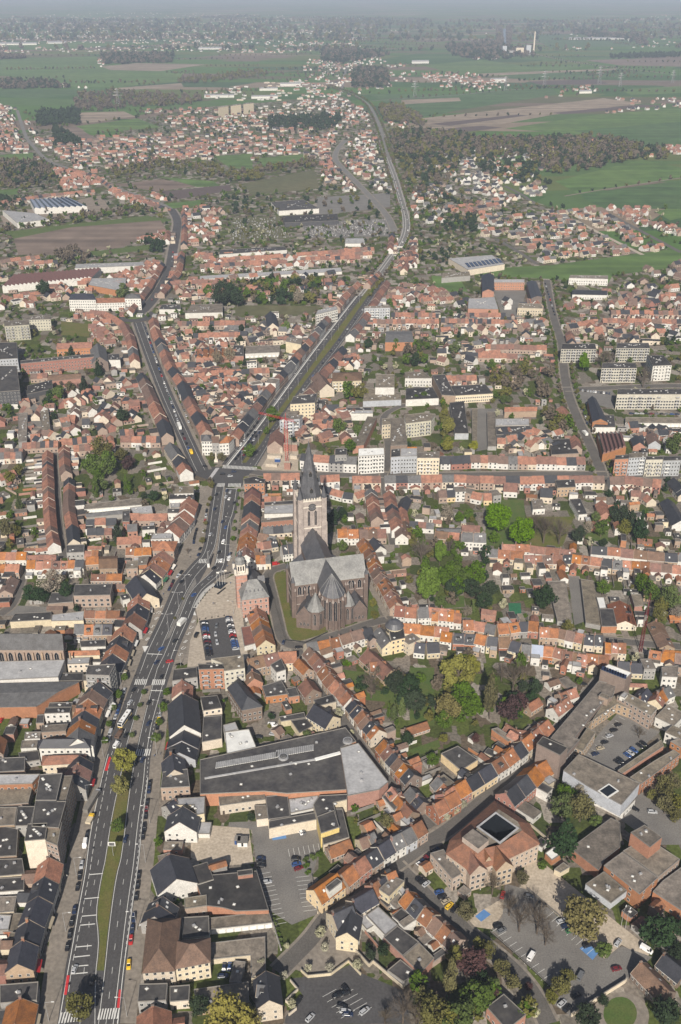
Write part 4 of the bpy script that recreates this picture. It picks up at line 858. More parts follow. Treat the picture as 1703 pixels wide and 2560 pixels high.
poly('J','lawn',[(400,270),(600,290),(580,370),(400,360)],.02,'grass');poly('J','gravel_yard',[(470,860),(750,850),(760,1030),(700,1030),(620,960),(470,950)],.02,'soil');poly('J','gravel_yard',[(175,800),(310,780),(320,1000),(180,1030)],.02,'asphalt_light');poly('K','lawn',[(100,165),(660,170),(600,225),(100,235)],.03,'f_olive');poly('J','car_park',[(740,450),(880,440),(920,560),(780,560)],.02,'soil')
poly('L','yard_paving',[(190,840),(350,840),(350,1100),(220,1120)],.02,'asphalt_light');poly('L','car_park',[(850,720),(1120,720),(1130,840),(920,800)],.02,'asphalt_light');poly('M','lawn',[(1000,340),(1240,330),(1260,430),(1010,440)],.04,'f_olive');poly('M','cemetery_paving',[(1310,370),(1568,345),(1700,345),(1700,420),(1350,425)],.04,'asphalt_light');poly('M','works_yard',[(0,330),(440,240),(480,300),(220,360),(20,370)],.05,'soil');poly('M','car_park',[(1380,250),(1700,230),(1700,290),(1380,330)],.04,'asphalt_light')
poly('C','round_garden_path',[(1230+190*math.cos(a)-60,1290+160*math.sin(a)) for a in [i*.3 for i in range(21)]],.02,'paving');poly('C','round_lawn',[(1230+110*math.cos(a)-60,1270+110*math.sin(a)) for a in [i*.3 for i in range(21)]],.035,'lawn')
for k_,w_ in (('cross',8),('right',9),('flats',9)):AVOID.append((ST[k_],w_))
for P_,w_ in ((PB,14),(PC,12),(PD,10),(PE,11),(PF,14),(PG,10),(mid(W0,W3),26),(ST['suburb1'],7),(ST['suburb2'],8),(ST['suburb3'],7),(ST['suburb4'],8),(ST['top'],6),(PH,8)):AVOID.append((P_,w_))
for A_,B_ in ((Le,Li),(Ri,Re),(W0,W1),(W2,W3)):
 for t_ in (.15,.36,.62,.83):marks(None,None,.75,P=mid(A_,B_,t_),z=.0225,m='track')
# car park bay lines
def bays(t,a,b,n,d,w=.15):
 A,B=g(t,*a),g(t,*b);D=g(t,*d)-A;mk=MARK['mark']
 for i in range(n+1):
  p=A.lerp(B,i/n);u=(B-A).normalized()*w;mk.face([(*p.xy,.045),(*(p+u).xy,.045),(*(p+u+D).xy,.045),(*(p+D).xy,.045)],'mark')
bays('B',(250,360),(350,690),11,(330,345));bays('B',(495,380),(545,600),8,(585,370));bays('B',(445,195),(640,160),6,(455,245));bays('C',(740,600),(1000,840),8,(690,640));bays('C',(330,735),(690,1090),10,(390,700));bays('B',(670,1160),(790,1300),4,(760,1110));bays('B',(780,1160),(900,1280),4,(870,1110));bays('F',(1160,500),(960,740),9,(1200,520))
HAZE=0.000082;NH=300
# ================================================================ HOUSES AND BUILDINGS, surveyed tile by tile
AV='in the avenue row'
# ---- avenue, grass-median stretch, far kerb
rows('A','facing the yellow-flowering grass median','the cream gable block',11,11,-1,'oc kw kg kg kp',[(322,245),(278,425),(215,590),(165,720),(115,950)],shop=1)
rows('A','at the zebra by the avenue end','flat grey roof',9,11,-1,'oc',[(135,1165),(95,1338)],shop=1)
block('A','shop','flat grey shop roof beside the orange roof at the avenue zebra',6,'flat','F','g',[(0,1080),(250,1060),(240,1180),(0,1200)])
block('A','warehouse','low flat black warehouse roof behind the cream gable block',5,'flat','F','p',[(-60,30),(118,60),(108,235),(-60,245)])
block('A','warehouse','low flat black hall with cream parapet by the orange avenue roof',5,'flat','F','c',[(-60,262),(145,255),(160,355),(-60,375)])
block('A','shop','low black annex with a bright skylight strip behind the orange roof',4.5,'flat','F','w',[(-40,385),(160,375),(155,460),(-40,475)])
block('A','annex','grey stepped annex behind the black-roofed avenue house',4,'flat','f','c',[(-40,505),(110,500),(90,600),(-40,610)])
block('A','annex','glass-covered pale annex behind the house with bright skylights',4,'flat','l','g',[(-40,620),(75,625),(55,720),(-40,725)])
block('A','annex','white-rimmed flat annex behind the pink gabled house',5,'flat','f','w',[(70,740),(170,735),(150,830),(30,840)])
block('D','apartment_building','tall dark-fronted flats with black flat roof and grey chimney boxes',19,'flat','F','k',[(262,878),(408,868),(368,1045),(232,1045)],clutter=8,sp=2.6)
block('D','apartment_building','tall flats with balconies and brown terrace roofs on the avenue',17,'flat','f','p',[(412,886),(475,884),(430,1050),(375,1048)],sp=2.4)
block('D','apartment_building','dark flats with black roof between the terrace flats and cream gable block',18,'flat','F','n',[(232,1048),(432,1052),(385,1225),(208,1215)],clutter=6,sp=2.6)
block('A','apartment_building','cream gable-walled apartment block with glossy black flat roof',18,'flat','F','c',[(182,28),(310,22),(295,128),(160,140)],clutter=6,win=0)
block('A','apartment_building','narrow dark-fronted flats beside the cream gable block',17,'flat','f','p',[(312,25),(405,20),(375,170),(300,140)],sp=2.4)
block('D','shop','flat brown roof of a low hall behind the tall dark flats',6,'flat','f','p',[(-60,1090),(112,1090),(95,1205),(-60,1212)]);block('D','shop','flat dark roof with grey ducts behind the tall flats',7,'flat','F','g',[(118,1085),(228,1085),(200,1210),(100,1212)],clutter=6)
block('D','parking_deck','beige roof parking deck with a blue car on it',5,'flat','f','p',[(-60,948),(215,945),(185,1062),(-60,1082)],clutter=0);block('D','warehouse','pale flat roof strip with pink wall behind the parking deck',8,'flat','l','o',[(-60,878),(262,874),(210,935),(-60,945)],clutter=1)
block('D','annex','flat black roof with pipes behind the long white balcony house',5,'flat','F','p',[(-10,770),(165,762),(160,850),(-30,862)]);block('D','annex','dark flat yard roof next to the brown hipped roof',4,'flat','F','g',[(120,735),(250,720),(262,780),(140,800)])
block('D','corner_building','dark-roofed corner house with striped red and white balcony front',11,'hip','k','w',[(250,655),(590,650),(585,700),(255,702)],rise=3);block('D','house','low brown hipped roof below the striped white balcony front',8,'hip','r','c',[(280,755),(560,750),(548,800),(275,815)],rise=2.5)
rows('D','in the tall row facing the bus','the green balcony block',15,14,-1,'kg bp oc kg oc gw',[(650,268),(590,345),(565,410),(540,480),(515,560),(508,650)],shop=1)
rows('D','beside the red road hatching','the striped corner house',12,12,-1,'kg rg kg',[(520,750),(500,830),(470,930)],shop=1)
block('D','apartment_building','flats with green balconies and brown chimneys beside the zebra',17,'flat','F','g',[(575,165),(755,155),(715,230),(560,225)],clutter=5,sp=2.4);block('D','house','beige wall building with a dark flat roof by the green balcony flats',12,'flat','f','c',[(545,225),(715,232),(695,262),(545,262)])
block('D','shop','flat pale roof behind the white gable house on the avenue',7,'flat','l','c',[(440,118),(590,112),(580,150),(440,155)]);block('D','shop','low flat dark roof behind the green balcony flats',6,'flat','F','n',[(395,215),(545,212),(540,262),(385,266)])
block('D','warehouse','wide white metal-roofed hall below the brick chapel',9,'flat','l','w',[(-60,140),(425,128),(380,240),(-60,262)],win=0,clutter=2);block('D','warehouse','long dark grey warehouse roof below the white metal hall',8,'gable','g','o',[(-60,285),(515,272),(235,432),(-60,438)],rise=1.2,win=0)
block('D','house','flat black-roofed white house with four upper windows in a yard',7.5,'flat','F','w',[(300,442),(470,436),(455,472),(290,478)],clutter=2);block('D','shop','black roof with three bright skylights behind the tall avenue row',6.5,'flat','F','p',[(325,408),(475,405),(470,435),(315,438)],clutter=3)
block('D','annex','dark flat yard roof beside the marked parking bays',4,'flat','F','p',[(245,488),(290,485),(285,540),(235,542)]);block('D','house','flat grey roof over a pink wall behind the orange gabled avenue house',8,'flat','f','p',[(275,555),(445,545),(430,590),(270,600)]);block('D','house','cluttered terrace roof beside the flat grey roof over a pink wall',6,'flat','f','w',[(165,600),(268,598),(260,640),(160,645)],clutter=6);block('D','house','pale flat-roofed annex above the striped corner house',5,'flat','f','w',[(145,655),(250,650),(240,700),(135,705)])
block('D','house','narrow pink house at the frame edge beside the yard of flat roofs',7,'gable','r','p',[(-50,640),(-50,740),(20,745),(45,655)])
# ---- avenue, near kerb
rows('D','beside the building site','the avenue',13,15,1,'kw',[(1195,1080),(1172,1185)]);rows('D','with a stepped red gable by the avenue','the avenue',9,8,0,'kg',[(1150,1040),(1085,1085)])
block('D','shop','grey sloping roof behind the large white gable house',8,'flat','l','c',[(1120,1035),(1340,1022),(1335,1130),(1285,1140),(1270,1075),(1130,1075)])
rows('A','casting its shadow on the building site','the avenue',13,17,1,'kw',[(1100,218),(1155,385)],shop=1);rows('A','below the pale gable','the avenue',11,13,1,'kg kg',[(1065,500),(1010,640)],ext=0,shop=1)
block('A','mansion','large brown mansard-roofed mansion wing along the avenue',9.5,'hip','b','c',[(968,650),(932,1000),(1142,985),(1178,645)],1);block('A','mansion','brown hipped cream mansion wing with white balconies and awnings',9.5,'hip','b','c',[(1148,972),(1372,930),(1372,775),(1152,795)],sp=2.4)
block('A','annex','small flat-roofed pink annex with white balcony windows',6,'flat','f','p',[(1205,512),(1350,492),(1352,562),(1208,582)]);block('A','annex','flat black annex with a bright white wall strip above it',5.5,'flat','F','w',[(1190,640),(1365,630),(1368,760),(1190,780)],clutter=3);block('A','shop','dark flat shop roof at the lower end of the avenue',7,'flat','F','g',[(910,1075),(1095,1070),(1085,1180),(900,1190)])
rows('A','at the lower end of the avenue','the zebra',10,12,1,'ow',[(1000,1210),(1000,1360)],shop=1);block('A','annex','dark flat annex with white door between mansion and orange roof',5,'flat','F','c',[(1110,1090),(1240,1080),(1235,1180),(1110,1190)])
block('B','warehouse','flat black warehouse with orange brick lower wall beside the car park',5.5,'flat','F','o',[(-170,372),(240,335),(318,590),(105,598),(20,575),(-100,560)],win=0,clutter=5)
block('B','annex','small orange brick rooftop block on the black warehouse corner',7.5,'flat','F','o',[(112,335),(212,322),(215,355),(118,368)],clutter=0,win=0)
def garages(tile,label,z,pts,front,n,rc='f',wc='w'):
 root,Q,org=block(tile,'garage_block',label,z,'flat',rc,wc,pts,'garages',win=0,clutter=0)
 A,B=(g(tile,*front[0],z).xy-org.xy),(g(tile,*front[1],z).xy-org.xy);u=(B-A).normalized();nr=Vector((u.y,-u.x));rz=math.atan2(nr.y,nr.x);L=(B-A).length
 for i in range(n):ob('garage_door',win_mesh(2.4,2.1,'garage_door'),root,(*(A+u*L*(i+.5)/n+nr*.07),.02),rz)
garages('B','upper garage row with white doors below the black warehouse',3.3,[(-170,655),(318,600),(342,672),(-165,728)],((-165,728),(342,672)),10)
block('B','garage_block','lower moss-brown garage roof with a cream front by the hedge',3.3,'flat','f','c',[(-170,820),(295,765),(298,980),(205,1035),(200,885),(-165,925)],win=0,clutter=0)
block('B','shed','low brown shed roof at the foot of the garage yard',4,'flat','f','p',[(-170,1110),(185,1060),(190,1195),(-150,1240)],win=0,clutter=1)
rows('B','with two balconies in its gable','the square',12,9.5,0,'kc',[(300,985),(322,1180)]);rows('B','cross wing of the cream gabled house with balconies','the square',11,6,0,'kc',[(240,1080),(330,1090)])
# ---- car-park side street
rows('B','with a white rooftop dormer by the car park','the gate',10,10,1,'oy',[(612,462),(770,350)]);block('B','annex','black flat-topped white dormer box on the yellow house roof',10.5,'flat','F','w',[(690,440),(765,382),(798,405),(715,470)],win=0,clutter=0,z0=6)
rows('B','running up from the yellow house','the yellow house',9.5,9,1,'op or kp kw gw gs rp',[(790,365),(905,270),(1010,195),(1110,130),(1235,60),(1320,5)])
rows('B','cream gabled corner house on the little square','the square',12,10,0,'kc',[(730,620),(870,560)]);rows('B','front wing with balconies on the little square','the square',11.5,9,0,'kc',[(860,580),(830,735)])
rows('B','facing the yellow house across the street','the street',9,9,-1,'kc',[(860,540),(1000,460)]);rows('B','with red and black roofs behind the corner house','the street',9,8,-1,'ro kc oc',[(985,430),(1060,380),(1150,340)])
block('B','annex','pale metal lean-to roof beside the black corner roof',5,'flat','l','w',[(955,625),(1035,568),(1165,690),(1080,755)],win=0,clutter=0);block('B','annex','flat dark concrete roof with a square rooflight behind the row',8,'flat','f','c',[(1040,455),(1130,370),(1205,400),(1105,500)],clutter=2);block('B','annex','flat patched roof with terrace among the backyards',4,'flat','f','w',[(1110,545),(1170,485),(1240,530),(1170,600)])
block('B','workshop','black flat workshop roof at the wood edge',5,'flat','F','o',[(1070,770),(1160,695),(1300,800),(1195,890)],win=0,clutter=1);block('B','workshop','moss-grey flat workshop roof with red brick wall at the wood edge',5,'flat','f','o',[(1198,895),(1302,805),(1400,905),(1310,1005)],win=0,clutter=1);block('B','annex','dark low shed roof beside the walled garden',3.5,'flat','F','g',[(1095,985),(1180,915),(1290,1005),(1200,1060)],win=0)
rows('B','along the parked cars street','the cream office',9.5,9,-1,'oc kw rc bw rc bp',[(1225,460),(1300,550),(1390,620),(1480,700),(1570,790)]);block('B','annex','white-rimmed black yard roof behind the parked cars street',5,'flat','F','w',[(1125,630),(1185,580),(1265,640),(1200,690)])
rows('B','beside the flat black roof with green bin','the car park',6,7,1,'rp',[(700,190),(850,130)],ext=0);block('B','hall','flat black roof with two skylights and yellowish end wall',9,'flat','F','y',[(635,-20),(745,-60),(780,50),(660,90)],clutter=2,win=0);block('B','hall','long flat black roof stepping down beside the yellowish end wall',6,'flat','F','c',[(745,-70),(800,-70),(845,115),(675,165),(665,95),(785,55)],win=0,clutter=2)
rows('B','behind the row with white-blossom trees','the bicycle shed',7,7,0,'bc gc',[(905,130),(965,105),(1010,80)])
# ---- big supermarket complex
block('E','supermarket','huge flat black shed roof with a ribbon of rooflights',8,'flat','F','o',[(-130,780),(820,570),(890,660),(790,700),(830,975),(440,1000),(290,985),(-130,1005)],win=0,clutter=8)
block('E','supermarket_wing','grey mottled flat roof wing with orange and cream walls by the narrow street',9.5,'flat','l','o',[(785,705),(905,672),(1100,925),(1040,975),(835,1015)],win=0,clutter=3)
b_=MB()
for i in range(34):
 a=g('E',-20+i*12,838-i*2.1,8.1);c=g('E',-24+i*12,800-i*2.1,8.1);b_.box((a+c)/2,.75,(c-a).length,.25,'frame',top='roof_l',ux=(1,0))
for i in range(20):
 a=g('E',372+i*12.5,765-i*2.2,8.1);c=g('E',368+i*12.5,722-i*2.0,8.1);b_.box((a+c)/2,.75,(c-a).length,.25,'frame',top='roof_l',ux=(1,0))
o_=g('E',300,780,7.7);q_=b_.obj('rooflight_ribbon',org=o_);tag(q_,'long ribbon of pale rooflights along the black supermarket roof','rooflight')
block('E','white_hall','white ribbed metal hall with dark roof openings behind the supermarket',7,'flat','w','w',[(32,600),(190,580),(235,690),(232,725),(45,740)],win=0,clutter=4);block('E','annex','pale skylit lean-to above the white ribbed hall',7,'flat','l','w',[(20,555),(100,535),(120,580),(30,600)],win=0)
block('E','warehouse','grey flat roof with cream end below the supermarket',6,'flat','f','c',[(-10,1010),(285,988),(298,1038),(0,1080)],sp=3);block('E','hall','dark flat roof stepped below the supermarket end',6,'flat','F','c',[(300,1020),(440,1005),(460,1150),(315,1170)],win=0);block('E','annex','brown flat roof cube beside the building site fence',5,'flat','f','c',[(225,1080),(300,1075),(318,1160),(240,1170)],win=0)
block('E','hall','black flat roof with white ventilation units over the car park',6.5,'flat','F','c',[(320,1180),(620,1125),(630,1170),(440,1205),(320,1230)],win=0,clutter=2);block('E','plant_room','white ventilation plant deck behind the black roof',5.5,'flat','l','w',[(450,1040),(640,1015),(645,1090),(460,1130)],win=0,clutter=10);block('E','hall','black roof block joining supermarket and yellowish end wall',8,'flat','F','c',[(610,1075),(650,1015),(835,1005),(830,1040),(740,1060),(780,1220),(665,1260)],win=0,clutter=4)
rows('D','long black-slate roofed hall beside the avenue','the avenue',13,16,1,'kw',[(1190,350),(1205,560)],ext=0);rows('D','steel-grey roof below the long black hall','the avenue',10,15,1,'ks ks',[(1205,590),(1170,730)],ext=0,shop=1);rows('D','black slate house beside the flat brown roof','the avenue',11,11,0,'kc',[(1125,740),(1140,850)],shop=1);block('D','house','flat black roof with a brown side terrace on the avenue',8,'flat','F','p',[(1065,860),(1225,840),(1240,955),(1050,965)])
rows('D','orange gable behind the street corner','the avenue',10,11,1,'oc',[(1190,255),(1185,330)],ext=0);block('D','house','flat grey roof right beside the red brick flats',8,'flat','F','g',[(1135,190),(1285,175),(1290,240),(1125,265)]);block('D','house','black flat roofs below the brick flats',7,'flat','F','c',[(1310,370),(1420,360),(1450,440),(1330,460)])
block('D','hall','flat black rectangular hall roof between the black hall and white hall',6,'flat','F','c',[(1330,500),(1450,490),(1450,640),(1320,665)],win=0,clutter=1);block('D','apartment_building','red brick flats with white balconies beside the market',14,'flat','F','o',[(1295,155),(1455,155),(1465,185),(1300,190)],sp=3.2,clutter=2);block('D','apartment_building','cream flats with beige flat roof beside the brick flats',14,'flat','f','q',[(1380,120),(1590,95),(1600,180),(1465,200),(1455,150)],sp=3.2)
block('E','school_hall','black hipped brick hall with white-framed porch',9,'hip','k','n',[(50,310),(145,455),(275,430),(120,250)],rise=4);rows('E','behind the market square corner','the cream flats',9,9,0,'kn bo',[(190,160),(225,250)])
rows('E','along the back of the market','the hall',10,10,-1,'bp rp oc',[(175,130),(260,110),(350,80),(500,70)],ext=0);block('E','house','white rendered house with flat black roofs and terraces',9,'flat','F','w',[(330,160),(400,120),(430,190),(370,210)]);block('E','house','black low roof yard with rooflights behind the market',5,'flat','F','o',[(275,300),(400,260),(450,350),(300,370)],clutter=4);block('E','house','dark flat roof and brick wall beside the hipped house',5,'flat','F','o',[(425,320),(495,305),(520,360),(450,372)])
rows('E','brown gable roof in the middle of the block','the hall',9.5,10,0,'rn',[(560,250),(610,320)]);rows('E','narrow orange roof above the brown gable house','the hall',8,7,0,'op',[(510,120),(580,190)],ext=0)
rows('E','cream end gable with one tall window by the blossom trees','the supermarket',10.5,11,0,'kc',[(610,420),(740,500)]);block('E','annex','dark blue-grey flat roof by the cream end gable',5,'flat','F','c',[(610,390),(735,352),(760,400),(640,430)],win=0);block('E','annex','low black roof with cream wall at the yard',4.5,'flat','F','c',[(465,525),(565,510),(605,560),(520,605)],win=0);block('E','annex','long low dark roof along the yard wall',4,'flat','F','c',[(385,500),(550,470),(560,505),(400,530)],win=0)
for lb_,a_,c_,w_,m_ in (('pale ridge strip running along the middle of the black supermarket roof',(-100,905),(620,782),.8,'roof_l'),('white raised light strip before the grey mottled wing',(622,782),(786,738),1.6,'roof_w')):
 A_,B_=g('E',*a_,7.9),g('E',*c_,7.9);b_=MB();b_.box((A_+B_)/2-Vector((0,0,.25)),(B_-A_).length,w_,.7,m_,ux=(B_-A_).xy.normalized());tag(b_.obj('roof_strip',org=A_),lb_,'roof strip')
for lb_,x_,y_ in (('large round roof fan beside the rooflight ribbon',415,768),('round roof fan at the street end of the black roof',835,662)):
 p_=g('E',x_,y_,7.7);b_=MB();b_.cone((0,0,0),2.6,2.4,.9,16,'metal');b_.cone((0,0,.9),1.9,1.2,.5,12,'tile_g');o_=b_.obj('roof_fan');o_.location=p_;tag(o_,lb_,'roof fan')
# ---- the diagonal street
DG='on the diagonal street'
rows('E',DG+' behind the church','the upper corner',9.5,9.5,1,'bp rw rp rw rp op rw ow',[(580,40),(640,100),(740,240),(860,375)]);rows('E',DG+' mid stretch','the black pair',9.5,9.5,1,'kp kw rp bw ko oc',[(870,385),(925,450),(975,520),(1040,590)]);rows('E',DG+' lower stretch','the orange gable',9.5,9.5,1,'or rc kw bp or kn',[(1070,650),(1140,740),(1200,800),(1270,880)])
rows('E',DG+' supermarket side','the grey wing',8.5,8.5,-1,'oc or rn',[(1120,960),(1180,1040),(1260,1120)]);rows('E','at the street corner by white blossom trees','the corner',9.5,9,1,'or or',[(1390,1075),(1540,990)]);rows('E','behind the corner of blossom trees','the corner',8,8,0,'gn kn',[(1240,960),(1330,1060)]);rows('E','above the blossom trees row','the corner',7,8,0,'gp op',[(1420,890),(1500,980)])
block('E','house','white-sided black roof house behind the grey wing',6,'flat','F','w',[(1060,1020),(1120,990),(1160,1090),(1140,1110)],win=0)
rows('E','low orange stable roof in the gardens','the lawn',5,6,0,'rp',[(1200,580),(1355,530)],ext=0);rows('E','brown villa with small turret behind the church','the church',9,11,0,'rp',[(960,60),(1120,200)]);rows('E','red wing of the turret villa','the church',8,8,0,'rp',[(975,150),(1085,140)])
# ---- street of cream fronts toward the concrete tower
LW='on the street to the concrete tower'
rows('F',LW,'the blossom corner',9.5,9.5,1,'or or ky ky rw oc',[(10,1010),(110,940),(210,880),(300,820),(400,760),(450,700)]);rows('F',LW+' far stretch','the cream fronts',9.5,9.5,1,'ow kw oc oc ow',[(400,760),(480,700),(590,610),(700,520)]);rows('F','white-gabled pair below the tower building','the tower',8.5,8,1,'ow rw',[(730,440),(830,370)]);rows('F','pair beside the tower building','the tower',8,7,1,'rp ow',[(770,350),(880,310)],ext=0)
rows('F','small orange-roofed house in the gardens','the purple tree',6,6,0,'op',[(560,430),(640,380)]);rows('F','opposite the cream fronts','the brick courtyard block',10.5,11,-1,'kr kr or oc',[(420,1000),(540,900),(620,820),(690,780)],ext=1.3);block('F','hall','dark roofed hall with pale yellow wall in the gardens',5.5,'flat','F','y',[(0,740),(110,690),(240,780),(130,850)],win=0,clutter=1);block('F','house','pink brick flat-roofed garden building',5,'flat','f','o',[(330,580),(370,570),(475,640),(440,660)],win=0,clutter=0)
rows('F','low sheds above the gardens','the purple tree',5,6,0,'ro rp',[(425,545),(470,580),(560,590)],ext=0)
# ---- concrete school complex (F)
block('F','school','long concrete school wing with gravel roof towards the court',9,'flat','f','n',[(1030,265),(1140,290),(1120,370),(1055,400),(870,635),(905,650),(820,745),(715,640)],clutter=5);block('F','school','lower school strip with gravel roof on the inner court',6.5,'flat','f','p',[(1130,365),(1200,340),(1410,450),(1370,495),(1150,415),(935,560),(1010,600),(925,725),(870,700),(1055,420)],clutter=3)
block('F','tower_building','square brown brick tower block with solar panels on its roof',16,'flat','w','n',[(1042,190),(1095,155),(1248,212),(1205,255)],clutter=2,win=0);block('F','tower_building','dark-roofed concrete tower at the street bend',16,'flat','F','n',[(625,675),(665,628),(828,700),(778,752)],clutter=1,win=0)
b_=MB()
for i in range(9):
 p=g('F',1062+i*17,188+i*6.6,16.1);b_.box(p,2.1,3.2,.5,'solar',ux=(.94,-.34))
o_=g('F',1130,215,15.7);tag(b_.obj('solar_panels',org=o_),'row of solar panels on the brown tower block roof','solar panels')
block('F','school','large pale concrete school hall on piers with a square roof opening',12,'flat','f','s',[(800,850),(900,745),(1298,935),(1178,1075),(960,955)],win=0,clutter=2,z0=4.5);block('F','school','recessed white ground floor under the concrete school hall',4.6,'flat','f','w',[(840,950),(930,870),(1270,1040),(1190,1120)],clutter=0);block('F','school','upper brick wing with two rows of windows beside the school court',9.5,'flat','f','p',[(1150,365),(1200,335),(1412,445),(1372,493)],sp=2.6)
b_=MB();c0=g('F',1092,985,12.02);b_.box(c0-Vector((0,0,.3)),8,6,.33,'frame',ux=(.8,.6));b_.box(c0+Vector((0,0,.05)),6.6,4.6,.02,'glass',ux=(.8,.6));tag(b_.obj('roof_light',org=c0),'square glazed opening in the concrete school hall roof','rooflight')
block('F','covered_walk','low orange brick wall wing along the parked cars of the court',4,'flat','f','o',[(1155,850),(1440,650),(1455,690),(1180,872)],win=0,clutter=0);block('F','school','red brick classroom wing with stepped gravel roofs',7,'flat','f','o',[(1235,895),(1390,790),(1520,715),(1562,745),(1460,825),(1305,940)],sp=3)
block('F','annex','white-walled flat grey roof east of the school court',6,'flat','f','w',[(1400,500),(1480,420),(1600,480),(1520,560)]);block('F','house','grey flat-roofed house with a white wall beside the court corner',7,'flat','f','w',[(1465,600),(1510,555),(1640,610),(1600,660)]);block('F','house','red brick flat-roofed house at the frame edge of the school',7,'flat','f','o',[(1500,660),(1560,640),(1700,700),(1640,740)]);block('F','house','tiny white rooftop stair hut on the school wing',11,'flat','l','w',[(1168,362),(1195,338),(1222,350),(1200,376)],win=0,z0=8,clutter=0);block('F','stair_tower','pink brick stair tower between the school wings',11,'flat','f','p',[(1030,360),(1050,342),(1105,362),(1090,385)],win=0,clutter=0)
rows('F','behind the tower block','the tower block',8,9,0,'kg kc fg',[(1150,140),(1270,150),(1390,150)]);rows('F','with black roof east of the tower block','the tower',8,9,0,'kc',[(1290,380),(1350,310)]);rows('F','east of the school','the school',8,8,0,'oc op gw',[(1400,390),(1430,330),(1500,300)]);block('F','house','flat grey roof cube with white wall behind the school',8,'flat','f','w',[(1440,175),(1550,165),(1545,240),(1445,235)])
# ---- office with square courtyard
def office():
 z=10.5;out=[('F',370,1050),('F',600,1250),('C',640,190),('C',370,270),('C',180,335),('C',40,205)]
 pts=[g('F',350,1055,z),g('F',575,1200,z),g('F',640,1330,z),g('C',420,265,z),g('C',245,330,z),g('C',190,340,z),g('C',35,225,z),g('C',60,140,z)]
 P=ccw([p.xy for p in pts]);c=sum(P,Vector((0,0)))/len(P);org=Vector((c.x,c.y,0));Q=[p-c for p in P];BLOCKP.append([(p.x,p.y) for p in P])
 root=thing('office_building','tan office block with red mansard roof around a square courtyard','office',org);W=MB();R=MB()
 W.prism(Q,0,z,'wall_t',cap=False);W.obj('wall',root)
 top=inset(Q,6.5);zt=15;n=len(Q);o=inset(Q,-.4)
 for i in range(n):j=(i+1)%n;R.face([(*o[i],z),(*o[j],z),(*top[j],zt),(*top[i],zt)],'tile_r')
 ct=Vector((g('F',370,1230,zt).xy-c));e=(Vector(Q[1])-Vector(Q[0])).normalized();ux=(g('F',478,1215,zt)-g('F',370,1140,zt)).xy.normalized();uy=Vector((-ux.y,ux.x));hs=6.7
 ring=[ct+ux*a*hs+uy*b*hs for a,b in ((-1,-1),(1,-1),(1,1),(-1,1))];rin=[ct+(p-ct)*.86 for p in ring]
 # deck between the mansard top and the courtyard ring
 P3=[Vector((*p,0)) for p in top];P4=[Vector((p.x,p.y,0)) for p in ring];vv=[(p.x,p.y,zt) for p in P3+P4];i0=len(R.v);R.v.extend(vv)
 for t in geometry.tessellate_polygon([P3,P4[::-1]]):
  m_={0:0};idx=[k if k<len(P3) else len(P3)+(len(P4)-1-(k-len(P3))) for k in t];a,b,d=idx;A,B,D=[Vector(vv[k]) for k in (a,b,d)]
  if (B-A).cross(D-A).z<0:b,d=d,b
  R.f.append((i0+a,i0+b,i0+d));R.m.append(R.mi('roof_f'))
 for i in range(4):
  j=(i+1)%4;R.face([(*ring[i],zt),(*ring[j],zt),(*ring[j],zt+.5),(*ring[i],zt+.5)],'coping');R.face([(*ring[i],zt+.5),(*ring[j],zt+.5),(*rin[j],zt+.5),(*rin[i],zt+.5)],'roof_l');R.face([(*rin[j],2),(*rin[i],2),(*rin[i],zt+.5),(*rin[j],zt+.5)],'glass')
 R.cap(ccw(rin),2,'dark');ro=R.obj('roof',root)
 lift=MB();lc=g('C',225,130,17.5).xy-c;lift.box((*lc,zt),9,7,2.8,'wall_t',ux=ux,top='roof_f');lift.obj('lift_housing',ro)
 for i in range(n):facade(root,None,Vector(Q[i]),Vector(Q[(i+1)%n]),0,z,3.2,2.6,28,door=(i==3))
 for a,b in ((3,2.2),(4,1)):
  i=a%n;A,B=Vector(Q[i]),Vector(Q[(i+1)%n])
 # gabled bays of the front
 for (t,x,y,wd,ln) in (('C',215,250,8,9),('C',385,225,8,9),('C',290,215,5,7)):
  q=g(t,x,y,14).xy-c;d=Vector((.35,-1)).normalized();G_=MB();gable_mb(G_,G_,q-d*4,q+d*(ln-4),wd,10.4,4.2,'wall_t','tile_r',z0=0);gb=G_.obj('gabled_bay',root);e_=q+d*(ln-4);s_=Vector((-d.y,d.x));facade(gb,None,e_-s_*(wd/2-.3),e_+s_*(wd/2-.3),0,10.4,3.2,2.4,12,1.5,1.7,door=False)
office();block('C','office_wing','flat-roofed tan office wing beside the parked cars',8,'flat','f','t',[(-70,220),(15,195),(130,355),(75,385)],clutter=1)
# ---- brick cultural centre, lower right
block('C','school','long brown gravel-roofed hall with a small pyramid rooflight',6,'flat','f','o',[(895,150),(1110,-10),(1170,20),(1170,180),(1070,260),(1030,330),(850,190)],'hall',win=0,clutter=1);block('C','brick_tower','square red brick tower with three slit openings on its roof',15,'flat','f','o',[(1240,85),(1330,35),(1445,115),(1365,180)],win=0,clutter=3)
block('C','hall','large red brick hall with flat brown roof and dark parapet',9.5,'flat','f','o',[(1065,300),(1185,212),(1418,380),(1298,488)],sp=8,clutter=3);block('C','hall','overhanging glass and metal box on the red brick hall',8,'flat','f','s',[(945,420),(1065,340),(1215,465),(1110,545)],win=0,z0=4,clutter=5)
block('C','hall','brick wing with flat roof joining tower and hall',8,'flat','f','p',[(1190,205),(1250,170),(1365,180),(1430,175),(1560,260),(1420,375)],sp=3,clutter=1);block('C','hall','long brick range with flat brown roof at the frame edge',6,'flat','f','o',[(1385,470),(1450,400),(1600,290),(1760,420),(1760,640),(1640,640)],sp=4,clutter=2)
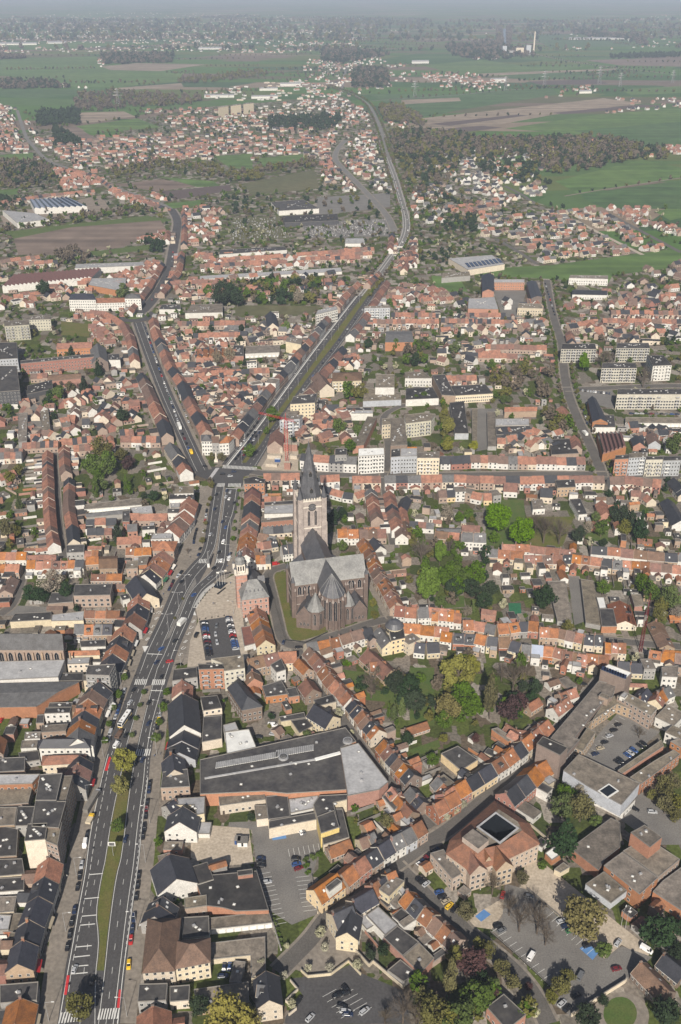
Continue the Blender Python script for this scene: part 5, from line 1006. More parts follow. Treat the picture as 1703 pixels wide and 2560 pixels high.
block('C','shed','white-roofed orange garden shed beside the conifer',3.6,'flat','w','o',[(680,220),(755,165),(835,190),(725,265)],win=0,clutter=0);block('C','shed','small grey-roofed shed at the wall corner',3.2,'flat','f','c',[(740,325),(800,280),(840,310),(780,345)],win=0,clutter=0)
rows('C','brown-roofed farmhouse with three skylights beside the round lawn','the lawn',7,9,0,'bn',[(1300,935),(1490,1130)]);rows('C','dark-roofed barn beyond the farmhouse chimney','the lawn',6,9,0,'kn',[(1450,880),(1600,1000)]);block('C','house','black and brown flat-roofed house by the small blossom tree',6,'flat','F','o',[(298,1225),(410,1140),(555,1275),(430,1375)],clutter=1)
# ---- G: the left side of the market
block('G','chapel','long slate-roofed brick chapel with arched windows',13,'gable','g','p',[(-160,1235),(412,1238),(412,1150),(-160,1150)],rise=6,win=0)
rows('G','facing the bus lettering lane','the market bend',12.5,15,-1,'kc',[(885,750),(960,870)],ext=0,shop=1);rows('G','upper run facing the bus lettering lane','the black mansard',11.5,13,-1,'oc kw rg',[(900,880),(900,960),(850,1060)],shop=1);rows('G','lower run facing the bus lettering lane','the brown gable',12,13,-1,'op kp ow kg',[(815,1075),(775,1160),(740,1260),(700,1330)],shop=1)
rows('G','at the market bend','the white terrace',12,15,-1,'rp op rc kw',[(1065,590),(1030,640),(1000,690),(945,745)],shop=1);rows('G','above the parking strip','the white house',12.5,14,-1,'ow bw ow',[(1205,330),(1150,400),(1105,455)],shop=1)
block('G','house','hipped orange-brown corner house over the parking strip',11,'hip','o','p',[(1000,590),(1135,595),(1160,530),(990,530)],rise=3.5);block('G','house','flat pale-roofed house with a dark roof edge above the corner house',10,'flat','l','w',[(1000,480),(1130,475),(1120,510),(985,515)]);block('G','house','white walled house with flat beige roof near the crossroads',13,'flat','f','w',[(1145,170),(1265,168),(1265,215),(1140,218)]);block('G','house','dark flat-roofed house beneath the beige roof',12,'flat','F','w',[(1110,220),(1268,220),(1255,250),(1105,255)]);block('G','house','steel-blue sloping roof near the crossroads',9,'flat','l','g',[(1110,250),(1180,245),(1175,305),(1115,310)]);rows('G','orange gable near the crossroads','the crossroads',12.5,13,-1,'op ow',[(1235,240),(1205,320)],shop=1)
block('G','house','white rendered house with flat dark roof above the gables',9,'flat','F','w',[(1095,315),(1180,315),(1175,345),(1095,345)])
rows('G','in the cross row behind the market gables','the blue skylight roof',8.5,8,-1,'op op op op',[(850,350),(1095,350)],ext=.5);rows('G','set across the yards','the garages',8,8,-1,'kn oc kn',[(560,385),(760,375)],ext=.6);rows('G','with dark glazed roof panels in the yards','the garages',7,8,0,'kp kp rp',[(570,448),(730,440)]);block('G','house','red-fronted black box house in the yards',8,'flat','F','r',[(800,330),(850,325),(845,400),(800,400)])
garages('G','long grey sheeted garage roof among the gardens',3.5,[(545,290),(925,245),(928,290),(550,320)],((550,320),(928,290)),16);block('G','shed','long grey corrugated roof below the garage row',4,'gable','g','g',[(565,350),(850,320),(850,345),(565,372)],rise=1,win=0)
block('G','shed','blue-grey flat hall roof behind the cross row',5,'flat','l','g',[(850,310),(990,295),(1000,345),(870,345)],win=0)
rows('G','low orange roof by the dark garden tree','the tree',7,8,-1,'op op',[(765,505),(925,500)],ext=.6);rows('G','below the pale flat roof','the tree',8,8,-1,'rp op op',[(820,575),(990,570)],ext=.6);rows('G','grey gable by the tall garden conifer','the conifer',8,8,0,'go',[(830,420),(895,415)])
rows('G','in the long row of white backs','the lane corner',8.5,8.5,-1,'ow ow ow rw ow ow kw',[(175,660),(550,655)],ext=.7);rows('G','over the mouth of the narrow street','the frame edge',8.5,8.5,1,'oc ow ow',[(-40,600),(175,600)],ext=.5);rows('G','beside the mouth of the lane','the frame edge',9,9,-1,'ow op',[(-60,680),(130,680)]);rows('G','crossing the mouth of the narrow street','the narrow street',8,6,0,'ow',[(175,625),(370,620)])
block('G','house','black flat-roofed glazed house beside the narrow street',8,'flat','F','g',[(433,555),(552,550),(548,600),(435,605)]);rows('G','in the row right of the glazed black house','the black house',8,8,-1,'op rc',[(555,590),(645,590)],ext=0);rows('G','behind the glazed black house','the black house',8,8,-1,'op',[(558,635),(645,630)],ext=0)
block('G','house','wide brown-roofed pink house behind the market bend',8.5,'gable','b','p',[(655,630),(768,628),(765,705),(650,708)],rise=2.5);block('G','house','pink flat-roofed house with two white awnings',8,'flat','f','p',[(828,660),(905,655),(900,705),(825,708)]);block('G','house','pale orange rendered side building below the roofs',9,'flat','f','o',[(905,630),(975,625),(960,680),(905,685)],win=0)
block('G','office_building','pink brick hall with black flat roof and eight white windows',9,'flat','F','p',[(490,812),(735,806),(720,880),(480,885)],sp=3.6,clutter=2,ww=1.8,wh=1.9);block('G','annex','low walled annex with white rolled roof beside the pink hall',5,'flat','F','p',[(340,865),(478,862),(478,925),(312,938)],win=0,clutter=1)
rows('G','low orange roof behind the bare garden tree','the tree',6.5,7,0,'rp op',[(595,745),(800,745)]);block('G','warehouse','patched black low warehouse roof above the chapel',5,'flat','F','c',[(100,1000),(335,990),(335,1040),(65,1055)],win=0);block('G','warehouse','pale patched low roof above the chapel',5,'flat','l','c',[(340,1010),(550,985),(545,1045),(335,1050)],win=0);rows('G','in the red roofs above the chapel','the pale roof',7,7,0,'rp op rp',[(550,985),(785,985)])
rows('G','beside the chapel gable','the chapel',9,9,-1,'gp op gp kp',[(485,1075),(735,1070)],ext=.5);block('G','warehouse','orange low roof and white balcony wall below the chapel row',6,'gable','o','c',[(455,1275),(650,1270),(645,1245),(450,1250)],rise=1.5,win=0);block('G','annex','dark terrace roof with white railings beside the chapel',5,'flat','F','w',[(520,1180),(690,1170),(690,1215),(530,1220)])
rows('G','brown barn roof by the lane','the lane',6,9,0,'bp',[(75,760),(30,850)]);block('G','shed','small red shed with black roof at the lane corner',4,'flat','F','r',[(-40,900),(75,895),(60,925),(-40,930)],win=0);block('G','garden_building','pair of black roofs at the frame edge by the lane',5,'flat','F','w',[(-40,760),(45,765),(25,810),(-40,815)])
# narrow street, both sides
rows('X','on the shaded narrow street, garden side','the top',8.8,8.5,-1,' '.join(random.choice(['op','oc','rp','op','bp','kp','ow']) for _ in range(24)),mp('J 308 1110 G 308 20 G 312 170 G 318 300 G 330 430 G 350 540'),ext=1.3)
rows('X','on the sunlit side of the narrow street','the top',8.8,8.5,1,' '.join(random.choice(['op','oc','bp','bc','rp']) for _ in range(7)),mp('J 415 1080 J 420 1200 G 430 70'),ext=1.3);rows('X','on the open side of the narrow street','the black gable',8.5,8.5,1,'kw oc bp bp bp op oc kp kc',mp('G 450 110 G 445 290 G 470 420 G 480 520'),ext=1)
# ---- H: around the church
rows('H','in the town hall row','the town hall',9.5,11,1,'op ow ow bp op rc',[(235,960),(265,1050),(300,1180)],ext=0,shop=1)
block('H','terrace_canopy','maroon striped cafe terrace canopy beside the market car park',3.6,'flat','m','w',[(138,1090),(205,1080),(235,1195),(160,1215)],win=0,clutter=0)
rows('H','along the avenue above the town hall','the crossroads',11,12,1,'kp mp oc kc kw op gw oc op ow rw',[(215,150),(210,210),(205,300),(190,420),(180,480),(165,560),(170,620)],shop=1);block('H','corner_building','tall orange brick corner building with white-notched side wall',13,'flat','F','o',[(155,120),(225,105),(298,125),(290,150),(160,155)])
rows('H','in white row behind the belfry','the belfry',8.5,9,1,'ow ow gc',[(230,625),(330,620)],ext=0);rows('H','white gabled row by the church tower','the tower',10,10,1,'kw kw kw',[(400,560),(510,545)]);rows('H','with white front right of the church tower','the tower',10,10,1,'ow ow',[(765,455),(905,450)])
rows('H','brown row right of the white fronts','the white fronts',9,10,1,'bp bp rp',[(910,455),(1085,450)]);rows('H','row left of the church street','the white fronts',9,9,1,'rp op rp bp op ow',[(935,510),(985,600),(1030,700)],ext=.8);rows('H','on the street beside the church','the white fronts',9.5,9.5,1,'bp bp rp rp rc rp',[(1030,700),(1090,800),(1160,930)],ext=.8);rows('H','black gabled white house behind the church street','the church',9,9,0,'kw',[(1000,500),(1050,560)])
block('H','school','wide pale blue-grey flat roof left of the church tower',7,'flat','l','w',[(290,300),(512,285),(515,345),(290,350)],'building',win=0,clutter=3);block('H','warehouse','dark flat roof strip above the pale blue-grey roof',7,'flat','F','p',[(290,275),(512,260),(512,283),(290,296)],win=0);block('H','warehouse','orange brick low hall with a window band left of the tower',6,'flat','f','o',[(270,385),(500,365),(500,385),(270,405)])
rows('H','low roofs left of the church tower','the avenue',7,8,0,'op rp op',[(290,240),(400,235)],ext=0);rows('H','grey lean-to roofs left of the tower','the avenue',7,8,0,'gc kc gc',[(280,440),(500,425)],ext=0);rows('H','red yards roofs left of the tower','the avenue',7,8,0,'oc rp kc',[(235,545),(370,520)],ext=0);rows('H','brown roof beside the bank of skylights','the avenue',8,9,0,'bc gc',[(255,480),(370,500)],ext=0)
CX_='in the crossroads street row'
rows('H',CX_+' below the dig','the corner',10,9,-1,'op bp op ow',[(285,85),(520,82)],ext=1);rows('H',CX_+' right of the spire','the spire',10,9,-1,'rw ow ow',[(655,100),(780,95)],ext=1);rows('H',CX_+' towards the narrow turning','the dig',10,9,-1,'op oc rc',[(865,105),(1050,100)],ext=1)
rows('H','in the yards behind the crossroads street','the spire',7,8,0,'kw ow kw oc',[(660,165),(860,220),(940,190)],ext=0);rows('H','left of the straight side street','the crossroads street',9.5,9,1,'gw bp op oc rp bp',[(985,180),(1000,260),(1030,370)],ext=1);rows('H','right of the straight side street','the crossroads street',9.5,9,-1,'op rp op kp rp bp op ow',[(1105,200),(1130,320),(1165,430)],ext=1)
rows('H','white-fronted corner house at the church street','the church',9,9,0,'bw',[(1185,430),(1190,480)]);rows('H','in the row above the big chestnut','the side street',7,7,0,'kw rw gw',[(1240,400),(1400,410)],ext=0);rows('H','dark roofs behind the side street','the side street',7,8,0,'kp op bp',[(1220,230),(1180,310),(1230,490)],ext=0)
block('H','school','long grey roofed school pavilion behind the bare trees',6,'gable','g','p',[(1415,445),(1568,445),(1568,480),(1420,485)],rise=1.5)
rows('X','in the long street row, lower side','the side street',10,9.5,-1,'gw kr gw op op gc ow rp op rc kp ow ow kp ow rw rw bc',mp('H 1075 105 H 1250 100 H 1568 95 I 270 105 I 640 105 I 870 100 I 1065 100'),ext=1.4)
rows('X','in the long street row, far side','the side street',9.8,10.5,1,'kw kr kr bw oc bw bw gg op oc rw rw ow kw rg',mp('K 1440 1150 L 60 1150 L 230 1140 L 460 1150 L 770 1155 L 880 1155 L 940 1155'),ext=1)
block('K','apartment_building','white balconied flats with curved white roofs by the spire',16,'flat','w','w',[(905,1100),(1072,1095),(1075,1140),(905,1150)],sp=2.3,clutter=3);block('K','apartment_building','grey bay-windowed flats right of the narrow turning',15,'flat','F','s',[(1120,1105),(1178,1100),(1180,1150),(1118,1155)],sp=2.3);block('K','apartment_building','blue-grey glazed flats with a pale roof beside the turning',15,'flat','l','s',[(1182,1100),(1288,1098),(1288,1148),(1182,1150)],sp=2.3);block('K','apartment_building','pale brick balconied flats in the crossroads street',15,'flat','f','c',[(1290,1125),(1435,1120),(1435,1160),(1290,1160)],sp=2.4)
rows('K','beside the spire in the far row','the building site',12,10,1,'kw ow kg gw',[(535,1130),(640,1145),(750,1150),(895,1155)],ext=1);block('K','apartment_building','grey glazed flats left of the white balconied flats',15,'flat','F','g',[(755,1100),(830,1098),(828,1140),(752,1142)],sp=2.3)
rows('I','right of the side road in the long row','the side road',10,10,-1,'bw bw rc rp bc or',[(1100,105),(1240,105),(1440,130)],ext=1.2);block('L','apartment_building','salmon flats with green panels at the road corner',15,'flat','F','o',[(1140,1145),(1225,1140),(1225,1165),(1135,1170)]);block('L','apartment_building','flats with green and white balconies beside the salmon flats',16,'flat','f','s',[(1228,1130),(1338,1125),(1338,1155),(1228,1160)],sp=2.4);block('L','apartment_building','yellow-white balconied flats in the long street',15,'flat','F','q',[(1340,1150),(1450,1150),(1450,1170),(1340,1172)],sp=2.4);block('L','apartment_building','dark blue-grey flats at the street end',14,'flat','F','s',[(1452,1150),(1568,1148),(1568,1175),(1452,1178)],sp=2.4)
# ---- I: rows and gardens
rows('I','white building with grey roof at the park edge','the park',11,10,-1,'gw gw',[(130,475),(295,480)]);rows('I','low brown roof above the white park house','the park',6,7,0,'rp',[(135,425),(255,430)]);rows('I','brick wing left of the white park house','the park',8,8,0,'bp op',[(-40,465),(120,480)])
R1='in the upper garden row';rows('I',R1+' by the chestnuts','the grey roof',8.5,9,-1,'gp oc oc',[(290,580),(400,585),(545,600)],ext=1);rows('I','in the orange range above the garden row','the park house',8.5,8,0,'ow ow rw rw rp',[(395,550),(570,555),(860,590)],ext=0)
rows('I',R1+' middle stretch','the yellow house',8.5,9,-1,'rc rp bp rc kc op rp op kc gp op op',[(540,625),(700,620),(850,615),(1100,650),(1300,665)],ext=1.2);rows('I',R1+' right stretch','the garage lane',8.5,9,-1,'rp rw bw ow',[(1300,665),(1568,690)],ext=1.2);rows('I','in the white row above the garage lane','the black roof',8.5,9,1,'kw ow rw bw bp kp gw',[(980,560),(1160,575),(1400,600),(1640,615)],ext=.6)
block('I','garage_block','left brown garage range beside the paved lane',3.5,'flat','f','g',[(695,790),(812,790),(860,1060),(760,1050)],win=0,clutter=0);block('I','garage_block','right brown garage range beside the paved lane',3.5,'flat','f','g',[(912,775),(1000,790),(1045,1080),(945,1060)],win=0,clutter=0)
rows('I','maroon roofed hall in the yards','the yards',7,14,0,'mc',[(1165,915),(1205,1050)],ext=0);block('I','hall','black hall roof with six white skylights',5,'flat','F','o',[(1035,970),(1125,970),(1150,1085),(1050,1085)],win=0,clutter=0);block('I','shed','bright white roofed shed beside the maroon hall',5,'flat','w','w',[(1015,895),(1065,895),(1080,965),(1035,968)],win=0,clutter=0);block('I','unfinished_walls','orange brick roofless walls of a house under construction',4,'flat','f','o',[(1240,875),(1305,875),(1330,950),(1265,955)],win=0,clutter=0);rows('I','long brown barn roof at the building yard','the yard',5,9,0,'bp bp',[(1400,1050),(1480,1210)],ext=0)
R2='in the street row above the gardens';rows('I','in the orange row by the round tower','the round tower',9,9,1,'oc ow ow ow',[(-60,985),(135,1000)],ext=0);rows('I',R2,'the round tower',9,9,1,'op op gc op op kg or',[(140,1050),(240,1050),(380,1080),(540,1050),(640,1060)],ext=1.3);rows('I',R2+' past the maroon yard','the maroon yard',9,9,1,'op op bc bw oc kc kc',[(640,1095),(770,1100),(940,1140),(1060,1150)],ext=.8);rows('I','in the last stretch before the crane','the black roof',9,9,1,'or op rc',[(1070,1190),(1210,1200)],ext=.8)
R3='in the row backing onto the park';rows('I',R3,'the round tower',9,9,-1,'ow kr kr ow kc br',[(0,1120),(60,1130),(220,1135),(340,1160),(450,1160)],ext=1);rows('I',R3+' further along','the blue-grey roof',9,9,-1,'kc gp zp or rp bc or',[(455,1180),(520,1200),(735,1220),(860,1255),(960,1275)],ext=1);rows('F',R3+' near the tower block','the tower block',9,9,-1,'rp bp op rp',[(790,70),(1100,105)],ext=.6);rows('F','top right row of white backs','the crane',9,9,-1,'ow ow bp bc',[(1360,60),(1568,95),(1700,110)],ext=.8)
rows('I','far right row behind the crane','the crane',9,9,0,'op bp',[(1450,1240),(1700,1260)])
rows('I','villa with orange gables in the gardens','the gardens',8.5,9,0,'oo',[(1050,260),(1080,340)]);rows('I','orange side wing of the garden villa','the gardens',7,8,0,'op',[(1090,290),(1160,290)]);rows('I','white villa with brown hipped roof','the lawn',9,12,0,'rw',[(410,150),(500,155)])
rows('I','second line behind the long street row','the frame edge',8,9,0,'bp ky fw fp ow oy fg',[(-20,200),(150,190),(290,220),(380,210)],ext=0)
rows('I','black hipped house behind the street row','the row',10,12,0,'kc',[(650,180),(730,185)]);block('I','house','pink rear house with dark terrace behind the street row',8,'flat','F','p',[(745,130),(870,125),(880,175),(760,180)]);block('I','annex','long black roof wing down to the round pool garden',5,'flat','F','w',[(840,255),(910,250),(955,350),(900,355)]);block('I','house','white cube annex behind the villa lawn',5,'flat','f','w',[(590,260),(660,255),(680,315),(600,320)])
rows('I','on the far right side street','the corner',9,10,1,'kw kp kw kc',[(1520,110),(1600,200)],ext=0)
rows('I','small roofs right of the orange villa','the villa',7,8,0,'rc bp oc',[(1240,200),(1330,205),(1380,250)],ext=0);rows('I','dark angular roofs by the tall conifers','the conifers',8,11,0,'kc kw',[(1480,250),(1568,400)],ext=0)
# buildings right by the church end
block('H','round_tower_house','cream apartment corner with round turret and dark slate dome',10,'flat','F','y',[(1105,1110),(1200,1100),(1210,1160),(1120,1180)])
b_=MB();c_=g('H',1140,1090,10);b_.cone((c_.x,c_.y,0),5,5,11,20,'wall_c');b_.cone((c_.x,c_.y,11),5.6,3.6,2.6,20,'slate_dark');b_.cone((c_.x,c_.y,13.6),3.6,.4,.9,20,'slate_dark')
for i in range(9):
 a=math.pi+i*.35;b_.box((c_.x+math.cos(a)*5.0,c_.y+math.sin(a)*5.0,8.2),.3,1.1,1.7,'glass',ux=(math.cos(a),math.sin(a)))
tag(b_.obj('round_turret',org=Vector((c_.x,c_.y,0))),'round cream turret with a dark slate cap and window ring','turret')
rows('H','brown roof house below the church apse','the round turret',9.5,9,-1,'gc oc rr bw bw kc',[(560,1200),(700,1170),(790,1150),(870,1120),(990,1090)],ext=.6);rows('H','grey roof leading to the round turret','the turret',9,9,0,'gc',[(1040,1090),(1110,1190)]);rows('H','in the orange row beside the big chestnut','the church',9.5,10,1,'mw ow gw ow ow ow',[(1140,955),(1280,965),(1350,960),(1568,985)],ext=0,);rows('H','lower orange row below the chestnut','the turret',8.5,9,-1,'oc ow oc',[(1190,1070),(1300,1075),(1500,1095)],ext=0);rows('H','black-roofed row end below the chestnut','the turret',8,9,0,'fc kw kc',[(1220,1150),(1290,1200),(1430,1190)],ext=0)
# ================================================================ THE CHURCH
def church():
 Z=34.0;ze=23.0
 tl,tr=g('H',458,668,Z),g('H',932,612,Z);cr=g('H',690,640,Z);ux=(tr-tl).xy.normalized();ux=Vector((ux.x,ux.y));uy=Vector((-ux.y,ux.x))   # uy points to the tower
 cr=tl.lerp(tr,((cr-tl).xy.dot(ux))/(tr-tl).xy.length);c=cr.xy;org=Vector((c.x,c.y,0))
 root=thing('church','large brick church with slate roofs, tall pale tower and needle spire','church',org)
 lx=(tl.xy-c).dot(ux);rx=(tr.xy-c).dot(ux)
 V=lambda x,y,z:Vector((ux.x*x+uy.x*y,ux.y*x+uy.y*y,z))
 loc=lambda p:((p.xy-c).dot(ux),(p.xy-c).dot(uy))
 bw=8.5;bk='brick_church'
 def gab(name,a,b,hw,ze_,zr,wm,rm,tile_over=.5):
  W=MB();R=MB();p,q=V(*a,0).xy,V(*b,0).xy;gable_mb(W,R,p,q,hw*2,ze_,zr-ze_,wm,rm,over=tile_over);W.obj('wall',root);return R.obj('roof',root)
 gab('t',(lx,0),(rx,0),bw,ze,Z,bk,'slate_light')
 tw=loc(g('H',604,262,52))                                    # tower front under the spire
 ty=None
 # nave up to the tower
 nx=loc(g('H',617,440,Z));L=nx[1]
 gab('n',(0,2),(0,L+1),bw-.5,ze,Z-.3,bk,'slate_dark')
 for s in (-1,1):                                                 # aisles
  A=MB();x0,x1=s*(bw-.6),s*(bw+7);A.prism(ccw([(*V(x0,6,0).xy,),(*V(x1,6,0).xy,),(*V(x1,L-2,0).xy,),(*V(x0,L-2,0).xy,)]),0,11,bk,cap=False)
  A.face([V(x1+s*.4,6,11),V(x1+s*.4,L-2,11),V(x0,L-2,17),V(x0,6,17)],'slate_dark');A.face([V(x0,6,11),V(x1,6,11),V(x0,6,17)],bk);A.face([V(x0,L-2,11),V(x1,L-2,11),V(x0,L-2,17)],bk);A.obj('aisle',root)
 # choir and apse
 ax=loc(g('H',720,738,Z));CL=ax[1];cwid=7.2
 gab('c',(0,0),(0,CL),cwid,ze-.5,Z-.6,bk,'slate_dark',.0)
 A=MB();R=MB();n=7;ap=[(-cwid,CL)]+[(math.cos(math.pi+math.pi*i/(n))*cwid,CL-math.sin(math.pi*i/n)*cwid*1.25-1.2) for i in range(1,n)]+[(cwid,CL)]
 for i in range(len(ap)-1):
  a,b=ap[i],ap[i+1];A.face([V(*a,0),V(*b,0),V(*b,ze-.5),V(*a,ze-.5)],bk);k=1.07
  ao,bo=(a[0]*k,CL+(a[1]-CL)*k),(b[0]*k,CL+(b[1]-CL)*k);R.face([V(*ao,ze-.6),V(*bo,ze-.6),V(0,CL,Z-.6)],'slate_dark')
  R.tube(V(*ao,ze-.45),V(0,CL,Z-.45),.16,.14,4,'slate_light')
  d=Vector((a[0],a[1]-CL)).normalized();A.box(V(a[0]*1.06,CL+(a[1]-CL)*1.06,0),2.6,1.2,19.5,bk,ux=(V(*d,0)-V(0,0,0)).xy,taper=.75);A.box(V(a[0]*1.06,CL+(a[1]-CL)*1.06,19.5),1.4,.9,2.6,'stone_church',ux=V(*d,0).xy,taper=.2)
  m_=((a[0]+b[0])/2,(a[1]+b[1])/2);w_=V(b[0]-a[0],b[1]-a[1],0).xy;ww=w_.length;w_=w_.normalized();nr=Vector((w_.y,-w_.x));lancet(root,V(*m_,0).xy,nr,min(2.2,ww*.55),6.0,20.0)
 A.obj('apse_wall',root);R.obj('apse_roof',root)
 # low ambulatory skirts, chapels with pyramid roofs, sacristies
 def chapel(p,r,h,hr,light):
  x,y=loc(p);M=MB();b=V(x,y,0);M.cone(b,r,r,h,8,bk,rot=.39,cap=False);M.obj('chapel_wall',root);M=MB();M.cone(b+Vector((0,0,h)),r*1.12,0,hr,8,'slate_light' if light else 'slate_dark',rot=.39);M.obj('chapel_roof',root)
  for i in range(3):
   a=-math.pi/2+(i-1)*math.pi/4-.1;nr=Vector((math.cos(a),math.sin(a)));lancet(root,b.xy+nr*r*.93,nr,1.5,3.5,h-1.5)
 chapel(g('H',625,965,13),5.2,13,11,True);chapel(g('H',838,935,13),4.0,13,9,True)
 def side(p0,p1,wd,h,hr,z):
  W=MB();R=MB();a,b=g('H',*p0,z).xy-c,g('H',*p1,z).xy-c;gable_mb(W,R,a,b,wd,h,hr,bk,'slate_dark',.3);W.obj('chapel_wall',root);R.obj('chapel_roof',root)
  u=(b-a).normalized();lancet(root,b,u,1.4,2.0,4.6);q=Vector((-u.y,u.x));lancet(root,b+q*2.2,u,1.1,2,4.2);lancet(root,b-q*2.2,u,1.1,2,4.2)
 side((585,870),(550,955),10,9,7,16);side((880,850),(912,915),10,8.5,7,15.5)
 # transept windows, buttresses and bands
 for x in (lx+1,lx+7,lx+12.8,-11.5,11.8,rx-12.8,rx-7,rx-1):
  if abs(x)>rx+3:continue
  B=MB();B.box(V(x,-bw-.9,0),1.3,2.2,19,bk,ux=ux,taper=.8);B.box(V(x,-bw-.7,19),1.0,1.4,1.8,'stone_church',ux=ux,taper=.2);B.obj('buttress',root)
 for xs in ((lx+4,lx+10,-15),(rx-4,rx-10,15)):
  for x in xs:lancet(root,V(x,-bw-.02,0).xy,-uy,2.2,15.5,21.5)
 for s,x in ((-1,lx),(1,rx)):lancet(root,V(x+s*.02,0,0).xy,ux*s,5,8,22)
 M=MB()
 for z in (8.5,14.5,22.2):
  for s in (-1,1):M.box(V((lx+rx)/2,s*(bw+.12),z),rx-lx,.3,.45,'stone_church',ux=ux)
  for x in (lx-.1,rx+.1):M.box(V(x,0,z),.3,bw*2,.45,'stone_church',ux=ux)
 M.obj('stone_band',root)
 for x in (lx-.2,rx+.2):
  for s in (-1,1):B=MB();B.box(V(x,s*(bw+.3),0),2.0,2.0,25,bk,ux=ux);B.box(V(x,s*(bw+.3),25),2.2,2.2,4,'slate_dark',ux=ux,taper=.05);B.obj('corner_turret',root)
 # tower
 zc=62.0;hw=8.0;T=V(0,L+hw+.5,0);topc=g('H',603,262,zc)
 # tower height from the cornice line at the known distance
 P=T+org;
 def h_at(tile,x,y,yy): # height of photo point on the plane at ground distance yy
  a=g(tile,x,y,0);k=yy/a.y;return H*(1-k)
 front=(P.xy-uy*hw);zc=h_at('H',603,262,front.y);zt=h_at('K',582,1050,P.y);print('tower',P,'cornice',zc,'tip',zt,'L',L,'CL',CL,'lx',lx,rx)
 M=MB();M.box(T,hw*2,hw*2,zc-1,'stone_church',ux=ux);M.obj('tower_wall',root)
 M=MB()
 for sx in (-1,1):
  for sy in (-1,1):
   p=T+V(sx*(hw-.3),sy*(hw-.3),0);M.box(p,4.4,4.4,zc*.38,'stone_church',ux=ux);M.box(p+Vector((0,0,zc*.38)),3.7,3.7,zc*.32,'stone_church',ux=ux);M.box(p+Vector((0,0,zc*.7)),3.1,3.1,zc*.3+1.5,'stone_church',ux=ux)
 M.obj('tower_buttress',root)
 M=MB()
 for z in (zc*.38,zc*.62,zc*.9,zc-1):M.box(T+Vector((0,0,z)),hw*2+.6,hw*2+.6,.7,'stone_white',ux=ux)
 for i in range(9):
  for d in (-1,1):M.box(T+V((i-4)*1.7,d*hw,zc-.3),.8,.4,1.5,'stone_white',ux=ux);M.box(T+V(d*hw,(i-4)*1.7,zc-.3),.4,.8,1.5,'stone_white',ux=ux)
 M.obj('tower_cornice',root)
 for nr,off in ((-uy,0),(ux,0),(-ux,0),(uy,0)):
  f=T.xy+nr*(hw+.04);t_=Vector((-nr.y,nr.x))
  for o_ in (-2.2,2.2):lancet(root,f+t_*o_,nr,1.4,zc*.66,zc*.86)
  for o_ in (-2.6,0,2.6):lancet(root,f+t_*o_,nr,1.1,zc*.43,zc*.58)
  ck=MB();a=math.atan2(nr.y,nr.x);q0=Vector((f.x+nr.x*.15,f.y+nr.y*.15,zc*.905));ring=24
  for r,mm,dd in ((2.6,'dark',.10),(2.2,'slate_dark',.14)):
   ck.face([q0+Vector((t_.x*math.cos(k*2*math.pi/ring)*r+nr.x*dd,t_.y*math.cos(k*2*math.pi/ring)*r+nr.y*dd,math.sin(k*2*math.pi/ring)*r)) for k in range(ring)],mm)
  for k in range(12):
   aa=k*math.pi/6;pp=q0+Vector((t_.x*math.cos(aa)*1.45+nr.x*.17,t_.y*math.cos(aa)*1.45+nr.y*.17,math.sin(aa)*1.45));ck.tube(pp,pp+(pp-q0-Vector((nr.x,nr.y,0))*.17)*.18,.09,.09,4,'paint_beige')
  for aa,ll in ((1.2,1.3),(2.7,.9)):ck.tube(q0+Vector((nr.x*.2,nr.y*.2,0)),q0+Vector((t_.x*math.cos(aa)*ll+nr.x*.2,t_.y*math.cos(aa)*ll+nr.y*.2,math.sin(aa)*ll)),.07,.05,4,'paint_beige')
  ck.obj('clock_face',root)
 M=MB();sb_=T+Vector((0,0,zc-.2));hs=zt-zc;M.cone(sb_,7.7,4.5,hs*.42,8,'slate_dark',rot=math.atan2(ux.y,ux.x)+math.pi/8,cap=False);M.cone(sb_+Vector((0,0,hs*.42)),4.5,.12,hs*.58,8,'slate_dark',rot=math.atan2(ux.y,ux.x)+math.pi/8);M.tube(sb_+Vector((0,0,hs)),sb_+Vector((0,0,hs+3)),.12,.08,5,'metal');M.tube(sb_+Vector((-.9,0,hs+2)),sb_+Vector((.9,0,hs+2)),.08,.08,4,'metal');sp_o=M.obj('spire',root)
 for sx in (-1,1):
  for sy in (-1,1):
   M=MB();p=T+V(sx*(hw-.3),sy*(hw-.3),zc*1.0+1.4);M.cone(p,2.0,0,8.5,8,'slate_dark');M.obj('pinnacle',sp_o)
 for nr in (-uy,ux,-ux,uy):
  for kk in (.12,.4):
   M=MB();r_=6.2 if kk==.12 else 4.0;p=T.xy+nr*r_;gable_mb(M,M,p-nr*1.2,p+nr*.9,1.8,zc+hs*kk+2.2,1.6,'dark','slate_dark',.1,z0=zc+hs*kk);M.obj('lucarne',sp_o)
 return root
